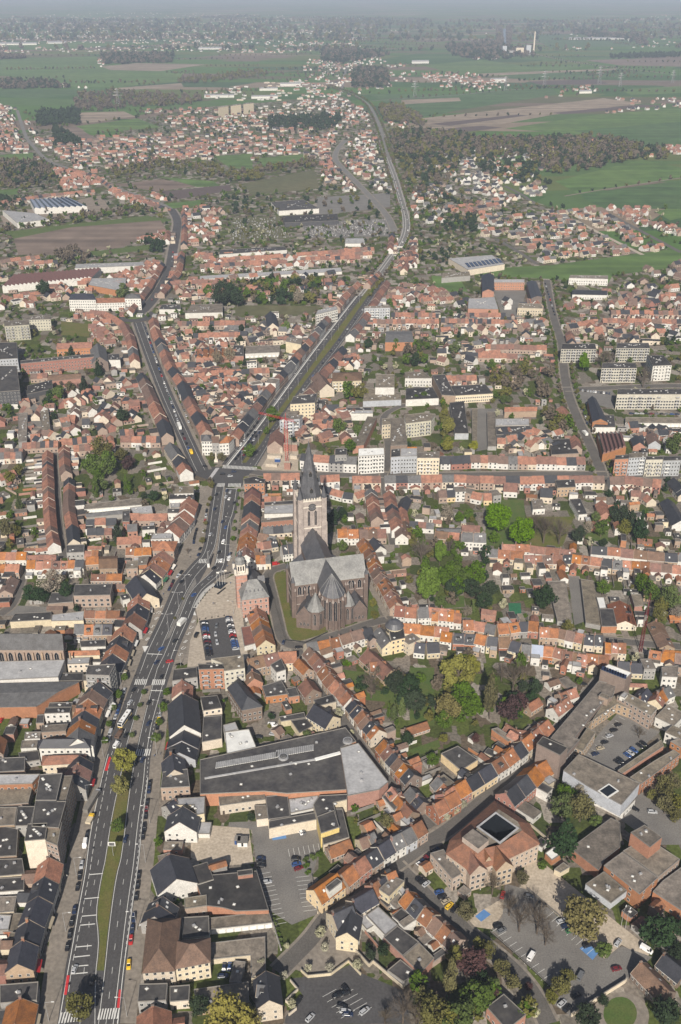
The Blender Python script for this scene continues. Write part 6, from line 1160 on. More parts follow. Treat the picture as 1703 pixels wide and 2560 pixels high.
def lancet(root,p,nr,w,z0,z1):
 """pointed window with stone frame and mullions, outward normal nr, set just proud of the wall"""
 t=Vector((-nr.y,nr.x));M=MB();f=lambda x,z,d:Vector((p.x+t.x*x+nr.x*d,p.y+t.y*x+nr.y*d,z));zs=z1-w*.85;hw=w/2
 arch=lambda s:[(-hw*s,z0),(hw*s,z0),(hw*s,zs),(hw*.72*s,zs+(z1-zs)*.5),(0,z1-(1-s)*w*.3),(-hw*.72*s,zs+(z1-zs)*.5),(-hw*s,zs)]
 o,i=arch(1.22),arch(1)
 for k in range(7):a,b,c_,d_=o[k],o[(k+1)%7],i[(k+1)%7],i[k];M.face([f(*a,.12),f(*b,.12),f(*c_,.12),f(*d_,.12)],'stone_church');M.face([f(*a,0),f(*b,0),f(*b,.12),f(*a,.12)],'stone_church')
 M.face([f(*q,.05) for q in i],'glass')
 for x in ([0] if w<2.6 else [-w*.25,0,w*.25]):M.face([f(x-.09,z0,.1),f(x+.09,z0,.1),f(x+.09,zs+.3,.1),f(x-.09,zs+.3,.1)],'stone_church')
 M.obj('lancet_window',root)
church()
# ---- the chapel's arched windows, left of the market
def chapel_windows():
 A,B=g('G',0,1240,11),g('G',410,1240,11);r=[o for o in col.objects if o.get('label','').startswith('long slate-roofed brick chapel')][0];o=r.location;d=(B-A).xy;u=d.normalized();nr=Vector((u.y,-u.x));a13,b13=g('G',-160,1235,13),g('G',412,1238,13)
 for i in range(7):
  p=a13.lerp(b13,(i+.6)/9.5+.22);lancet(r,Vector((p.x-o.x,p.y-o.y))+nr*.02,nr,2.4,3,11)
 for i in range(9):
  p=a13.lerp(b13,(i+.1)/9.5+.22);M=MB();M.box((p.x-o.x+nr.x*.6,p.y-o.y+nr.y*.6,0),1,1.4,11,'wall_p',ux=u,taper=.8);M.obj('buttress',r)
chapel_windows()
# ================================================================ THE TOWN HALL
def town_hall():
 z=13.0;P=[p.xy for p in gs('H',[(140,918),(320,895),(265,822),(195,815)],z)]
 f0,f1=g('H',145,915,z).xy,g('H',318,893,z).xy;u=(f1-f0).normalized();n=Vector((-u.y,u.x));L=(f1-f0).length;D=15.0
 c=f0+u*L/2+n*D/2;org=Vector((*c,0));root=thing('town_hall','banded pink brick town hall with hipped slate roof and white-lantern belfry','town hall',org)
 Q=[u*a*L/2+n*b*D/2 for a,b in ((-1,-1),(1,-1),(1,1),(-1,1))];W=MB();k=0;zz=0
 while zz<z-.01:
  h=min(1.7 if k%2==0 else .3,z-zz);q=inset(Q,-.04 if k%2 else 0);W.prism(q,zz,zz+h,'stone_church' if k%2 else 'brick_hall',cap=bool(k%2));zz+=h;k+=1
 W.obj('wall',root);R=MB();E=[Vector(e) for e in inset(Q,-.6)];e0,e1=u*(-L/2+5.5),u*(L/2-5.5);e0+=n*1;e1+=n*1;t0,t1=e0-n*0,e1;V=lambda p,h:Vector((p.x,p.y,h));zr=z+8.5
 R.face([V(E[0],z),V(E[1],z),V(t1,zr),V(t0,zr)],'slate_light');R.face([V(E[1],z),V(E[2],z),V(t1,zr)],'slate_light');R.face([V(E[2],z),V(E[3],z),V(t0,zr),V(t1,zr)],'slate_light');R.face([V(E[3],z),V(E[0],z),V(t0,zr)],'slate_light');R.face([V(e,z) for e in E[::-1]],'stone_white')
 ro=R.obj('roof',root)
 for i in range(4):facade(root,None,Q[i],Q[(i+1)%4],0,z,4.2,3.2,22,1.2,2.2)
 for i in range(5):M=MB();p=u*(i-2)*L/6.5-n*D*.28;M.box(V(p,z+3.2),1.1,1.6,1.2,'slate_dark',ux=u,taper=.3);M.obj('dormer',ro)
 # rear wing
 W=MB();gable_mb(W,W,Vector((0,0))+n*(D/2-.5)+u*1,n*(D/2+16)+u*1,12,11,7,'brick_hall','slate_dark',.3);W.obj('rear_wing',root)
 for s in (-1,1):
  W=MB();q=n*(D/2+7)+u*(1+s*4);gable_mb(W,W,q,q+u*s*4,4,12,3,'stone_white','slate_dark',.2,z0=8);W.obj('gabled_dormer',root)
 # belfry
 tp=g('H',138,775,19);tc=tp.xy-c;B=MB();zb=24;zz=0;k=0;hw=3.4
 while zz<zb:
  h=2.2 if k%2==0 else .4;B.box(V(tc,zz),hw*2+(k%2)*.1,hw*2+(k%2)*.1,min(h,zb-zz),'stone_church' if k%2 else 'brick_hall',ux=u);zz+=h;k+=1
 be=B.obj('belfry',root);B=MB();B.box(V(tc,zb),hw*2+1.4,hw*2+1.4,.8,'stone_white',ux=u)
 for a in range(5):
  for s in (-1,1):B.box(V(tc,zb+.8)+V(u*(a-2)*1.8+n*s*(hw+.5),0),.35,.3,1.2,'stone_white',ux=u);B.box(V(tc,zb+.8)+V(n*(a-2)*1.8+u*s*(hw+.5),0),.3,.35,1.2,'stone_white',ux=u)
 B.box(V(tc,zb+.8),hw*1.5,hw*1.5,5.5,'stone_white',ux=u)
 for sx in (-1,1):
  for sy in (-1,1):p=V(tc,zb+.8)+V(u*sx*(hw+.2)+n*sy*(hw+.2),0);B.cone(p,.9,.8,3.8,8,'stone_white');B.cone(p+Vector((0,0,3.8)),1.0,0,2.0,8,'slate_dark')
 B.obj('gallery',be);B=MB()
 for a in range(3):
  for s in (-1,1):B.box(V(tc,zb+2)+V(u*(a-1)*1.5+n*s*(hw*.75+.01),0),.8,.1,3.2,'glass',ux=u);B.box(V(tc,zb+2)+V(n*(a-1)*1.5+u*s*(hw*.75+.01),0),.1,.8,3.2,'glass',ux=u)
 B.obj('opening',be);B=MB();p=V(tc,zb+6.3);B.cone(p,3.2,2.9,3.0,8,'slate_light',rot=.39);B.cone(p+Vector((0,0,3)),3.3,1.6,1.6,8,'slate_light',rot=.39);B.cone(p+Vector((0,0,4.6)),1.3,1.2,2.0,8,'slate_dark',rot=.39);B.cone(p+Vector((0,0,6.6)),1.7,1.3,.9,10,'slate_dark');B.cone(p+Vector((0,0,7.5)),1.3,.15,1.4,10,'slate_dark');B.tube(p+Vector((0,0,8.9)),p+Vector((0,0,12)),.1,.05,5,'metal');B.obj('onion_roof',be)
 for s,d in ((-1,n),(1,n),(-1,u),(1,u)):f=tc+d*s*(hw+.06);lancet(be,f,d*s,1.2,15,18.5);
town_hall()
for q in ([(455,1010),(520,1110),(960,1050),(960,900),(830,560),(690,560),(510,600),(440,820)],[(100,1010),(325,1000),(335,860),(265,690),(100,740)]):BLOCKP.append([(p.x,p.y) for p in gs('H',q)])
# ================================================================ CRANE AND BUILDING SITE
def crane(tile,x,y,h,label,col_='red_paint',jib=34,ang=.3,mw=1.6):
 p=g(tile,x,y);r=thing('tower_crane',label,'crane',(p.x,p.y,0));M=MB();w=mw/2;n=int(h/2)
 for sx in (-w,w):
  for sy in (-w,w):M.tube((sx,sy,0),(sx,sy,h),.16,.16,4,col_)
 for i in range(n):
  z0,z1=i*h/n,(i+1)*h/n
  for a,b in (((-w,-w),(w,-w)),((w,-w),(w,w)),((w,w),(-w,w)),((-w,w),(-w,-w))):M.tube((*a,z0),(*b,z1),.09,.09,3,col_)
 M.obj('mast',r);M=MB();c_,s_=math.cos(ang),math.sin(ang);f=lambda x,y,z:(x*c_-y*s_,x*s_+y*c_,z)
 for yy in (-.6,.6):M.tube(f(-10,yy,h),f(jib,yy,h),.12,.1,4,col_)
 M.tube(f(-8,0,h+1.4),f(jib,0,h+1.2),.12,.1,4,col_)
 for i in range(int((jib+8)/2)):a=-8+i*2;M.tube(f(a,-.6,h),f(a+1,0,h+1.35),.07,.07,3,col_);M.tube(f(a+1,0,h+1.35),f(a+2,.6,h),.07,.07,3,col_)
 M.obj('jib',r);M=MB();M.tube((0,0,h),(0,0,h+6),.3,.15,4,col_);M.tube((0,0,h+6),f(jib*.7,0,h+1.3),.05,.05,3,'metal');M.tube((0,0,h+6),f(-9,0,h+.4),.05,.05,3,'metal');M.obj('tower_head',r)
 M=MB();M.box(f(-9,0,h-2),2.4,1.2,2.4,'coping',ux=(c_,s_),bottom=True);M.obj('counterweight',r);M=MB();M.box(f(1.4,1.2,h-1.8),1.5,1.3,1.9,'frame',ux=(c_,s_));M.obj('cab',r)
crane('S',1450,930,38,'red lattice tower crane standing in the open building pit',jib=26,ang=2.6,mw=2.2);crane('I',1300,1250,30,'magenta lattice crane folded over the brick yards','paint_darkred',16,1.2,1.4)
b_=MB()
for (x0,y0,x1,y1,h) in ((1200,780,1400,790,5),(1200,860,1380,870,3),(1410,760,1590,765,6),(1180,960,1330,975,2.5),(1420,1000,1500,1005,6),(1480,860,1590,870,3)):
 A,B=g('S',x0,y0),g('S',x1,y1);b_.box((A+B)/2,(B-A).length,3.5,h,'wall_c' if h<6 else 'wall_o',ux=(B-A).xy.normalized(),top='sand')
o_=g('S',1380,900);tag(b_.obj('foundation_walls',org=o_),'orange and cream half-built walls in the crane building pit','building site')
for x,y,w,c_,lb in ((1328,910,3,'paint_blue','blue container in the crane building pit'),):
 p=g('S',x,y);m_=MB();m_.box((0,0,0),4.5,2.6,2.6,c_);m_.box((0,0,2.6),4.2,2.3,.1,'frame');o_=m_.obj('container');o_.location=p;tag(o_,lb,'container')
rows('S','half-demolished brick gables beside the crane','the avenue',11,12,0,'rp rp',[(1320,480),(1290,640)],ext=0)
for t,x,y,c_,lb,s in (('B',117,150,'paint_blue','blue container on the bare sandy building plot',(2.6,3)),('B',150,160,'frame','white site hut on the bare sandy building plot',(4.5,4))):
 p=g(t,x,y);m_=MB();m_.box((0,0,0),s[0],s[1],2.5,c_);m_.box((0,0,2.5),s[0]+.2,s[1]+.2,.15,'coping');m_.box((0,-s[1]/2-.02,.4),.9,.05,2,'dark');o_=m_.obj('site_hut');o_.location=p;tag(o_,lb,'site hut')
# ================================================================ MIDDLE DISTANCE
rd=lambda n,s='op oc ow rp bp rc kp gw':' '.join(random.choice(s.split()) for _ in range(n))
BK='beyond the crossroads'
rows('J','left side of the busy branch street '+BK,'the crossroads',11,11,1,'ow kp gc gc',[(1215,1230),(1180,1160),(1140,1110),(1110,1060)],ext=0,shop=1)
rows('J','left of the queueing traffic','the crossroads',10.5,11,1,'kp kp rp oc oc rp bp bw bw kw',[(1090,1000),(1060,900),(1010,800),(960,680),(920,600)],ext=1,shop=1);rows('J','left side up to the roundabout','the parking court',9.5,10,1,'oc gw ow rp rp rp op oc rc',[(880,520),(850,350),(800,260),(700,205),(590,195)],ext=.8)
rows('J','right side of the busy branch street','the white corner',11,11,-1,'op kp op rp kp kw op kp op rp oc gp kp op or',[(1350,980),(1300,880),(1240,780),(1190,650),(1110,540),(1060,420),(1010,300)],ext=1,shop=1);rows('J','right side near the roundabout','the roundabout',10,11,-1,'rp op',[(1010,290),(1000,240)],ext=0)
block('S','corner_building','white corner building with grey mansard dome between the two branches',13,'hip','g','w',[(335,640),(470,640),(460,560),(330,560)],rise=3,sp=2.4);block('S','corner_building','grey-fronted narrow building with maroon roof on the triangle corner',12,'gable','b','g',[(470,660),(562,660),(560,590),(470,590)],rise=3);block('S','corner_building','white building with orange hipped roof on the triangle corner',11,'hip','o','w',[(565,670),(690,660),(760,590),(660,580)],rise=3.5,sp=2.4)
rows('K','left side of the straight avenue','the orange corner',10.5,10,1,'op kw kw gw rp kp gc op cw rp kp gw gw kw op bw kp op gp rp gw kw gp rp',[(85,1010),(150,920),(240,800),(340,660),(440,560),(520,450),(600,360),(700,230)],ext=1,shop=1);rows('K','left side of the avenue farther up','the white flats',10,10,1,rd(9),[(760,160),(830,70),(900,10)],ext=1)
rows('K','right side of the straight avenue','the crane pit',10.5,11,-1,'rp fp fw fc rp bc bp rc op kw rp kp',[(410,960),(470,860),(560,740),(640,640),(740,510),(800,430)],ext=1);rows('K','right side of the avenue farther up','the green verge end',9.5,10,-1,rd(11),[(850,350),(940,240),(1050,60),(1090,0)],ext=1)
block('K','apartment_building','white six-storey flats beside the crane pit avenue',17,'flat','f','s',[(430,880),(540,880),(520,905),(390,915)]);block('K','apartment_building','cream stepped flats with orange chimney wall on the avenue',17,'flat','F','c',[(480,760),(635,740),(620,800),(460,810)]);block('K','apartment_building','four-storey white flats across the far avenue end',14,'flat','f','s',[(945,170),(1112,168),(1112,180),(945,182)]);block('K','apartment_building','pale flats with white end wall at the avenue bend',14,'flat','l','w',[(640,195),(760,170),(770,190),(625,225)])
rows('K','large brown-roofed cream house right of the avenue','the avenue',13,14,0,'bc',[(640,600),(700,680)]);block('K','apartment_building','wide brown hipped roof block among the trees',11,'hip','b','c',[(735,660),(925,655),(925,600),(735,605)],rise=3)
block('K','sports_hall','grey flat-topped sports hall with white lower wall',13,'flat','f','w',[(1015,700),(1140,700),(1140,615),(1020,615)],win=0);block('K','swimming_hall','blue-edged low hall with flat grey roof',6,'flat','f','s',[(935,790),(1185,780),(1180,735),(950,700)],win=0);block('K','hall','dark flat hall with white fascia beside the sports hall',7,'flat','F','w',[(1215,780),(1430,770),(1390,700),(1215,705)],win=0);block('K','school','white rendered building with dark roof behind the dark hall',9,'flat','f','w',[(1210,640),(1385,640),(1330,600),(1215,600)]);block('K','school','long dark roof slanting beside the white building',9,'flat','F','p',[(1385,620),(1470,615),(1540,755),(1450,750)],win=0)
block('K','apartment_building','curved cream apartment block with balconies',14,'flat','f','q',[(1205,880),(1340,865),(1405,880),(1380,915),(1215,935)],sp=2.6);block('K','apartment_building','cream flats wing left of the curved block',13,'flat','f','c',[(1060,905),(1115,900),(1115,940),(1060,945)],sp=2.6);block('K','office_building','brown flat-roofed slab behind the glazed flats',13,'flat','f','n',[(1115,900),(1205,900),(1225,1075),(1115,1080)],win=0);block('K','hall','long slate-grey shed roof beside the bare trees',7,'flat','f','o',[(965,890),(1025,895),(940,1075),(868,1085)],win=0)
block('K','workshop','white-walled workshop with dark roof strips',7,'flat','F','w',[(765,850),(990,850),(990,830),(770,830)],win=0);block('K','workshop','white box hall beside the workshop',7,'flat','l','w',[(860,870),(1000,870),(1000,850),(865,850)],win=0);block('K','church_hall','grey striped roof hall with orange brick lower wall',10,'gable','g','o',[(1080,405),(1262,405),(1250,335),(1090,335)],rise=2,win=0);rows('K','dark gabled chapel in the meadow','the meadow',12,12,0,'kc',[(330,200),(345,280)])
garages('K','grey garage row with dark bays behind the left terraces',5,[(165,480),(395,470),(390,425),(170,430)],((165,480),(395,470)),8);block('K','workshop','black roof workshop with brick end beside the garage row',7,'flat','F','o',[(75,495),(155,495),(155,425),(90,425)],win=0);block('K','house','cream rendered blank-walled building in the left terraces',12,'flat','f','c',[(430,400),(530,420),(540,380),(440,375)],win=0)
block('J','workshop','brick sawtooth workshop behind the branch street',6,'saw','o','o',[(1280,460),(1520,450),(1520,500),(1280,510)],teeth=6,win=0);block('J','workshop','orange sawtooth sheds near the left terraces',6,'saw','o','p',[(1420,690),(1650,690),(1650,720),(1420,720)],teeth=6,win=0)
block('J','convent','long red brick convent wing with rows of small windows',12,'flat','F','r',[(135,545),(620,500),(620,480),(135,525)]);block('J','convent','orange-roofed brick convent range behind the long wing',9,'gable','o','o',[(370,450),(600,440),(605,405),(385,415)],rise=3);rows('J','grey slate convent chapel with stepped gable','the convent',16,16,0,'gn',[(635,410),(650,500)]);block('J','house','white square house beside the convent chapel',9,'flat','F','w',[(710,520),(785,520),(780,480),(705,485)],win=0);block('J','shed','long brown brick shed in front of the convent',5,'gable','b','o',[(310,660),(530,640),(530,610),(330,620)],rise=2,win=0)
block('J','hospital','dark-roofed tall clinic block at the frame edge',17,'flat','F','k',[(-80,560),(110,560),(130,720),(-80,735)],clutter=10);block('J','hospital','black flat wing with white skylights beside the clinic',9,'flat','F','k',[(180,690),(340,650),(345,710),(175,745)],win=0,clutter=14);block('J','hospital','dark navy flat roof at the frame edge above the clinic',14,'flat','F','s',[(-80,410),(110,405),(115,510),(-80,520)]);block('J','shed','grey shed roof left of the gravel yard',5,'flat','f','g',[(120,870),(180,865),(175,1050),(120,1060)],win=0);block('J','shed','grey sheeted shed roof right of the yard lane',5,'flat','f','g',[(255,750),(305,745),(330,990),(275,1000)],win=0);block('J','shed','slanted grey roof shed by the orange wall',5,'flat','f','o',[(375,870),(450,880),(465,955),(410,960)],win=0)
block('J','apartment_building','cream slab flats with dark windows on the left',17,'flat','f','q',[(25,265),(190,260),(190,290),(30,300)]);block('J','apartment_building','cream school slab with long window bands',13,'flat','f','q',[(145,235),(330,225),(330,255),(150,260)],'school');block('J','institute','large white institute with black mansard roof',14,'hip','k','w',[(450,128),(625,128),(610,90),(470,90)],rise=4,sp=2.6);block('J','institute','white wing with orange roof beside the institute',10,'gable','o','w',[(630,150),(815,145),(815,120),(630,120)],rise=3);block('J','institute','white arcaded building with grey roof at the roundabout',14,'hip','g','w',[(815,120),(920,120),(910,95),(830,95)],rise=3);block('J','supermarket','dark-roofed white supermarket by the roundabout',7,'flat','f','w',[(1210,215),(1455,210),(1455,155),(1250,160)],win=0,clutter=12);block('J','supermarket','low showroom with black roof by the roundabout',6,'flat','F','w',[(1040,190),(1180,190),(1180,160),(1060,160)],'showroom',win=0)
block('M','factory','white factory with striped blue roof panels',9,'saw','z','w',[(150,300),(380,290),(300,250),(130,262)],teeth=9,win=0);block('M','factory','white flat factory hall by the ploughed field',9,'flat','l','w',[(75,360),(215,345),(150,318),(10,305)],win=0);block('M','factory','maroon sawtooth mill roof with white lower wall',8,'saw','m','w',[(10,640),(400,600),(440,560),(60,590)],teeth=22,win=0);block('M','factory','long white wall hall behind the mill',8,'flat','l','w',[(325,558),(630,545),(625,530),(330,540)],win=0);block('M','hall','white roofed hall with red stripe near the mill',8,'flat','l','o',[(385,630),(545,660),(550,600),(400,602)],win=0)
block('M','store','black-roofed store beside the cemetery',8,'flat','F','w',[(1215,308),(1390,298),(1320,258),(1180,270)],win=0);block('M','store','dark store with white roof patch by the cemetery',7,'flat','F','k',[(1240,360),(1475,350),(1470,320),(1230,330)],win=0);block('M','warehouse','long white warehouse above the orange terraces',7,'flat','F','w',[(955,498),(1250,478),(1240,462),(960,478)],win=0);block('M','garage_block','long white garage row behind the terraces',4,'flat','l','w',[(870,605),(1490,572),(1485,555),(870,592)],win=0)
for i,p in enumerate((((785,450),(1015,450)),((1145,445),(1365,445)),((1050,575),(1280,575)),((1150,745),(1640,745)))):
 block('L','apartment_building',['left slab flats with gridded balconies behind the green tree','right slab flats with gridded balconies near the dark slab','middle slab flats with gridded balconies above the zebra','longest slab flats with four white roof boxes'][i],15,'flat','F','q',[p[0],p[1],(p[1][0]-10,p[1][1]-35),(p[0][0]+5,p[0][1]-35)],sp=2.5,storey=2.9,ww=1.9,wh=1.6)
block('L','apartment_building','dark slab with white end wall right of the slab flats',16,'flat','F','w',[(1385,560),(1508,555),(1450,490),(1345,490)],sp=3);block('L','hall','long dark roof hall with orange end by the car park',8,'gable','k','o',[(990,925),(960,780),(1010,775),(1090,930)],rise=3,win=0);block('L','hall','white-fronted hall with dark stepped roof beside the road',6,'flat','F','w',[(990,960),(1140,960),(1130,880),(1060,880)],win=0);block('L','workshop','maroon skylit sawtooth works beside the road',7,'saw','m','o',[(1055,1140),(1210,1090),(1180,1000),(1020,1005)],teeth=6,win=0);garages('L','long garage row with white doors behind the longest slab',4,[(1205,930),(1640,935),(1640,900),(1205,895)],((1205,930),(1640,935)),16)
block('L','garage_block','left grey garage range behind the street row',4,'flat','f','g',[(200,840),(240,840),(235,1080),(205,1080)],win=0,clutter=0);block('L','garage_block','right grey garage range behind the street row',4,'flat','f','g',[(300,860),(355,860),(362,1085),(305,1085)],win=0,clutter=0);block('L','hall','black hall with thirty small rooflights',6,'flat','F','s',[(55,800),(150,790),(180,1000),(90,1000)],win=0,clutter=14);block('L','workshop','pale grey flat workshop roof with dark lower half',6,'flat','l','w',[(355,905),(575,905),(575,945),(355,950)],win=0);block('L','workshop','black roof half below the pale workshop',6,'flat','F','k',[(355,955),(585,950),(590,1000),(360,1010)],win=0)
block('L','school','beige school hall with tall glazed front',8,'flat','F','c',[(80,755),(340,740),(290,680),(65,690)],sp=2);block('L','school','orange brick three-storey school range',10,'flat','l','o',[(345,15),(545,15),(545,-5),(345,-5)]);block('L','school','dark-roofed left school block',10,'gable','k','o',[(270,75),(265,-30),(345,-30),(345,75)],rise=3,win=0);block('L','school','dark-roofed slanting right school block',10,'gable','k','n',[(590,120),(560,15),(620,10),(660,110)],rise=2,win=0);block('L','school','cream school pavilion with blue-banded windows',9,'flat','f','c',[(500,180),(665,185),(650,155),(505,150)]);block('L','workshop','orange hall with pale metal roof by the school',8,'flat','l','o',[(175,185),(375,190),(350,110),(180,120)],win=0)
block('L','shed','orange-roofed L-shaped house by the park trees',6,'gable','o','p',[(415,860),(625,855),(625,830),(418,830)],'house',rise=2,win=0);rows('L','orange gabled house beside the road bend','the bend',8,10,0,'oo op',[(790,820),(830,890)],ext=0);rows('L','houses below the park trees at the road','the road',8,9,0,'op rp',[(870,1010),(890,1080)],ext=0);block('L','workshop','black flat works behind the street row',5,'flat','F','p',[(710,1040),(850,1035),(900,1130),(720,1140)],win=0,clutter=8);rows('L','dark gabled house beside the maroon works','the works',8,10,0,'ko',[(1280,1010),(1300,1060)],ext=0);rows('L','brown gable with blue-grey lower roof','the works',8,10,0,'bs',[(1370,980),(1400,1050)],ext=0)
block('N','sports_hall','large pale roof hall with solar panels',8,'flat','l','c',[(640,565),(800,540),(745,500),(555,515)],win=0);block('N','church_hall','grey-fronted hall beside the solar hall',7,'flat','f','g',[(525,600),(650,590),(645,572),(530,578)],win=0);block('N','school','white two-storey school with red panels in the field',9,'flat','f','w',[(1080,600),(1250,605),(1250,590),(1085,588)]);block('N','school','long dark-roofed classroom range',6,'gable','k','w',[(1095,672),(1245,675),(1245,655),(1095,652)],rise=2);block('N','nursery','white glasshouse roof beside the fork',5,'gable','l','w',[(105,450),(190,450),(180,425),(110,428)],rise=2,win=0)
b_=MB()
for i in range(9):p=g('N',640+i*17,545-i*2.5,8.1);b_.box(p,4,22,.35,'solar',ux=(1,.1))
o_=g('N',700,530,7.6);tag(b_.obj('solar_panels',org=o_),'rows of solar panels on the pale hall roof','solar panels')
for i in range(3):block('O','apartment_building',['first of three pale high-rise flats beyond the orange estate','middle pale high-rise flats beyond the orange estate','last pale high-rise flats before the green belt'][i],28,'flat','f','c',[(950+i*55,468-i*7),(995+i*55,462-i*7),(995+i*55,458-i*7),(950+i*55,464-i*7)],win=0)
for i,(t,x0,x1,y,h) in enumerate((('O',890,1020,415,8),('O',1095,1210,420,7),('O',1220,1310,365,9),('O',1130,1210,385,8),('O',0,160,190,8),('O',210,290,185,7),('P',395,470,268,9),('P',738,805,345,8),('P',1125,1180,398,7),('P',1080,1400,168,6),('P',100,200,168,7),('O',860,1000,210,7))):block(t,'factory',['white works hall before the railway','white-fronted sheds behind the high-rise flats','white hall right of the high-rise flats','pale hall in the middle of the works','long pale works on the far left skyline','short white works on the far left','white hall at the village edge','long grey barn near the power lines','round-ended white barn by the farm','pale glasshouses far on the plain','white glasshouse on the left plain','white store on the horizon village'][i],h,'flat','l','w',[(x0,y),(x1,y-1),(x1,y-7),(x0,y-6)],'factory',win=0)
# terraces in the middle distance
for t,y0,pts,n in (('M',0,[(915,515),(1250,495)],16),('M',0,[(870,540),(1250,520)],18),('M',0,[(1290,490),(1568,470)],12),('M',0,[(1310,510),(1568,500)],12),('M',0,[(760,610),(1100,605)],14),('M',0,[(860,650),(1120,640)],10),('M',0,[(705,530),(640,640),(560,740)],18),('M',0,[(790,480),(780,560),(700,660)],10),('M',0,[(730,390),(725,430)],5),('M',0,[(800,300),(805,350),(800,450)],14),('M',0,[(0,265),(200,235),(410,215)],22),('M',0,[(300,120),(420,150),(490,200)],16),('M',0,[(480,210),(600,250),(720,290)],14),('M',0,[(0,520),(170,500)],8),('M',0,[(80,530),(250,520)],8),('J',0,[(1160,270),(1568,265)],12),('J',0,[(1265,345),(1568,340)],9),('K',0,[(0,260),(165,265)],5),('K',0,[(0,335),(180,335)],6),('K',0,[(0,590),(320,570)],12),('K',0,[(1120,210),(1430,215)],14),('K',0,[(1000,255),(1430,255)],16),('L',0,[(0,250),(500,260)],18),('L',0,[(160,215),(420,215)],9),('L',0,[(290,420),(690,425)],11),('L',0,[(160,470),(500,480)],9),('L',0,[(30,625),(230,620)],6),('L',0,[(1110,195),(1640,200)],17),('L',0,[(1055,250),(1640,255)],18),('L',0,[(830,290),(990,255)],6),('L',0,[(840,330),(860,400)],4),('J',0,[(0,1100),(150,1100)],5),('J',0,[(145,1060),(380,1050)],8),('J',0,[(400,1040),(690,1010)],9),('J',0,[(480,1080),(750,1060)],8),('J',0,[(790,1020),(1050,1020)],8),('J',0,[(780,980),(870,970)],3),('J',0,[(1380,590),(1568,580)],8),('J',0,[(200,610),(310,605)],3),('N',0,[(600,300),(770,270)],9),('N',0,[(310,400),(300,470)],5),('N',0,[(400,460),(360,560)],8),('N',0,[(250,570),(200,620)],6),('N',0,[(100,470),(230,465)],8),('N',0,[(50,490),(220,485)],9),('N',0,[(0,500),(170,500)],9),('G',0,[(-20,100),(90,60)],4)):
 rows(t,'in a middle-distance terrace','its end',8.5,9,random.choice((-1,1)),rd(n,'op op rp rp oc ow bp kp'),pts,ext=1)
rows('J','brick row in front of the gravel yard','the frame edge',8.5,9,1,rd(5),[(-40,1130),(140,1120)])
# scattered detached and semi-detached houses
def suburb(t,pts,n,roofs='oorrbkg',walls='wwcppr',hz=(3,5),size=(9,13),ang=None):
 def f(x,y):
  a=(ang if ang is not None else random.choice((.1,1.6,.5,2.2)))+uni(-.25,.25);far_house(x,y,a,uni(*size),uni(7.5,9.5),uni(*hz),uni(3,4.2),random.choice(walls),random.choice(roofs))
 zone(t,pts,int(n*(1.45 if t in 'JKLMN' else 1.1)),f,5)
suburb('N',[(690,340),(900,330),(1200,300),(1500,480),(1460,510),(1240,500),(960,540),(850,480),(680,430)],135,'obbkkgor','wccpw',ang=.35);suburb('N',[(390,250),(640,60),(900,170),(1000,240),(960,300),(600,300),(400,420)],75,'kkgo','wwwc');suburb('N',[(150,0),(300,0),(300,240),(180,190)],34,'kkrg','wwc');suburb('N',[(0,60),(80,80),(160,240),(0,200)],30);suburb('N',[(560,300),(700,280),(700,330),(570,330)],14,'oor','po')
suburb('N',[(1350,560),(1568,520),(1750,540),(1750,740),(1400,720)],32,'obk','wp');suburb('N',[(1150,230),(1300,320),(1550,390),(1568,420),(1220,330)],26,'obr','wwp');suburb('N',[(1300,280),(1400,260),(1450,330),(1330,330)],12,'oro','pw')
suburb('K',[(950,50),(1500,60),(1560,160),(1120,160)],34,'orkbF');suburb('L',[(0,200),(1568,200),(1568,130),(1300,120),(1250,30),(850,150),(0,150)],30,'orkb');suburb('K',[(560,380),(420,430),(0,420),(0,310),(560,320)],22,'rkgF','wpc')
suburb('J',[(0,0),(600,0),(600,80),(0,250)],36,'orkFf','wpoc');suburb('J',[(1100,20),(1560,20),(1560,130),(1200,140)],34,'orrFf','wpc');suburb('J',[(0,800),(900,640),(900,1000),(0,1120)],60,'orbkFf','wpcr',size=(6,10));suburb('J',[(1200,550),(1568,620),(1568,1000),(1450,980),(1150,560)],60,'orkFFf','wpcr',size=(6,11));suburb('J',[(1050,350),(1250,360),(1568,480),(1568,560),(1200,540)],34,'orkFf','wpc',size=(6,11));suburb('J',[(560,240),(820,300),(860,420),(640,440)],14,'or','wp')
suburb('K',[(0,640),(300,640),(170,900),(0,960)],38,'orkFf','wpc',size=(6,11));suburb('K',[(640,500),(900,520),(880,590),(700,600)],16,'kFor','wc',size=(6,11));suburb('K',[(560,830),(880,900),(860,1070),(480,1060)],34,'FfkorF','wpoc',size=(6,12));suburb('L',[(0,260),(760,290),(760,400),(0,600)],30,'orkgF','wpc');suburb('L',[(880,300),(1568,300),(1568,420),(900,420)],24,'orkF','wpc');suburb('L',[(360,1010),(760,1010),(780,1120),(380,1120)],20,'Fkog','wpc',size=(6,10));suburb('L',[(1200,980),(1568,960),(1568,1080),(1250,1080)],14,'kFob','wpo',size=(6,10))
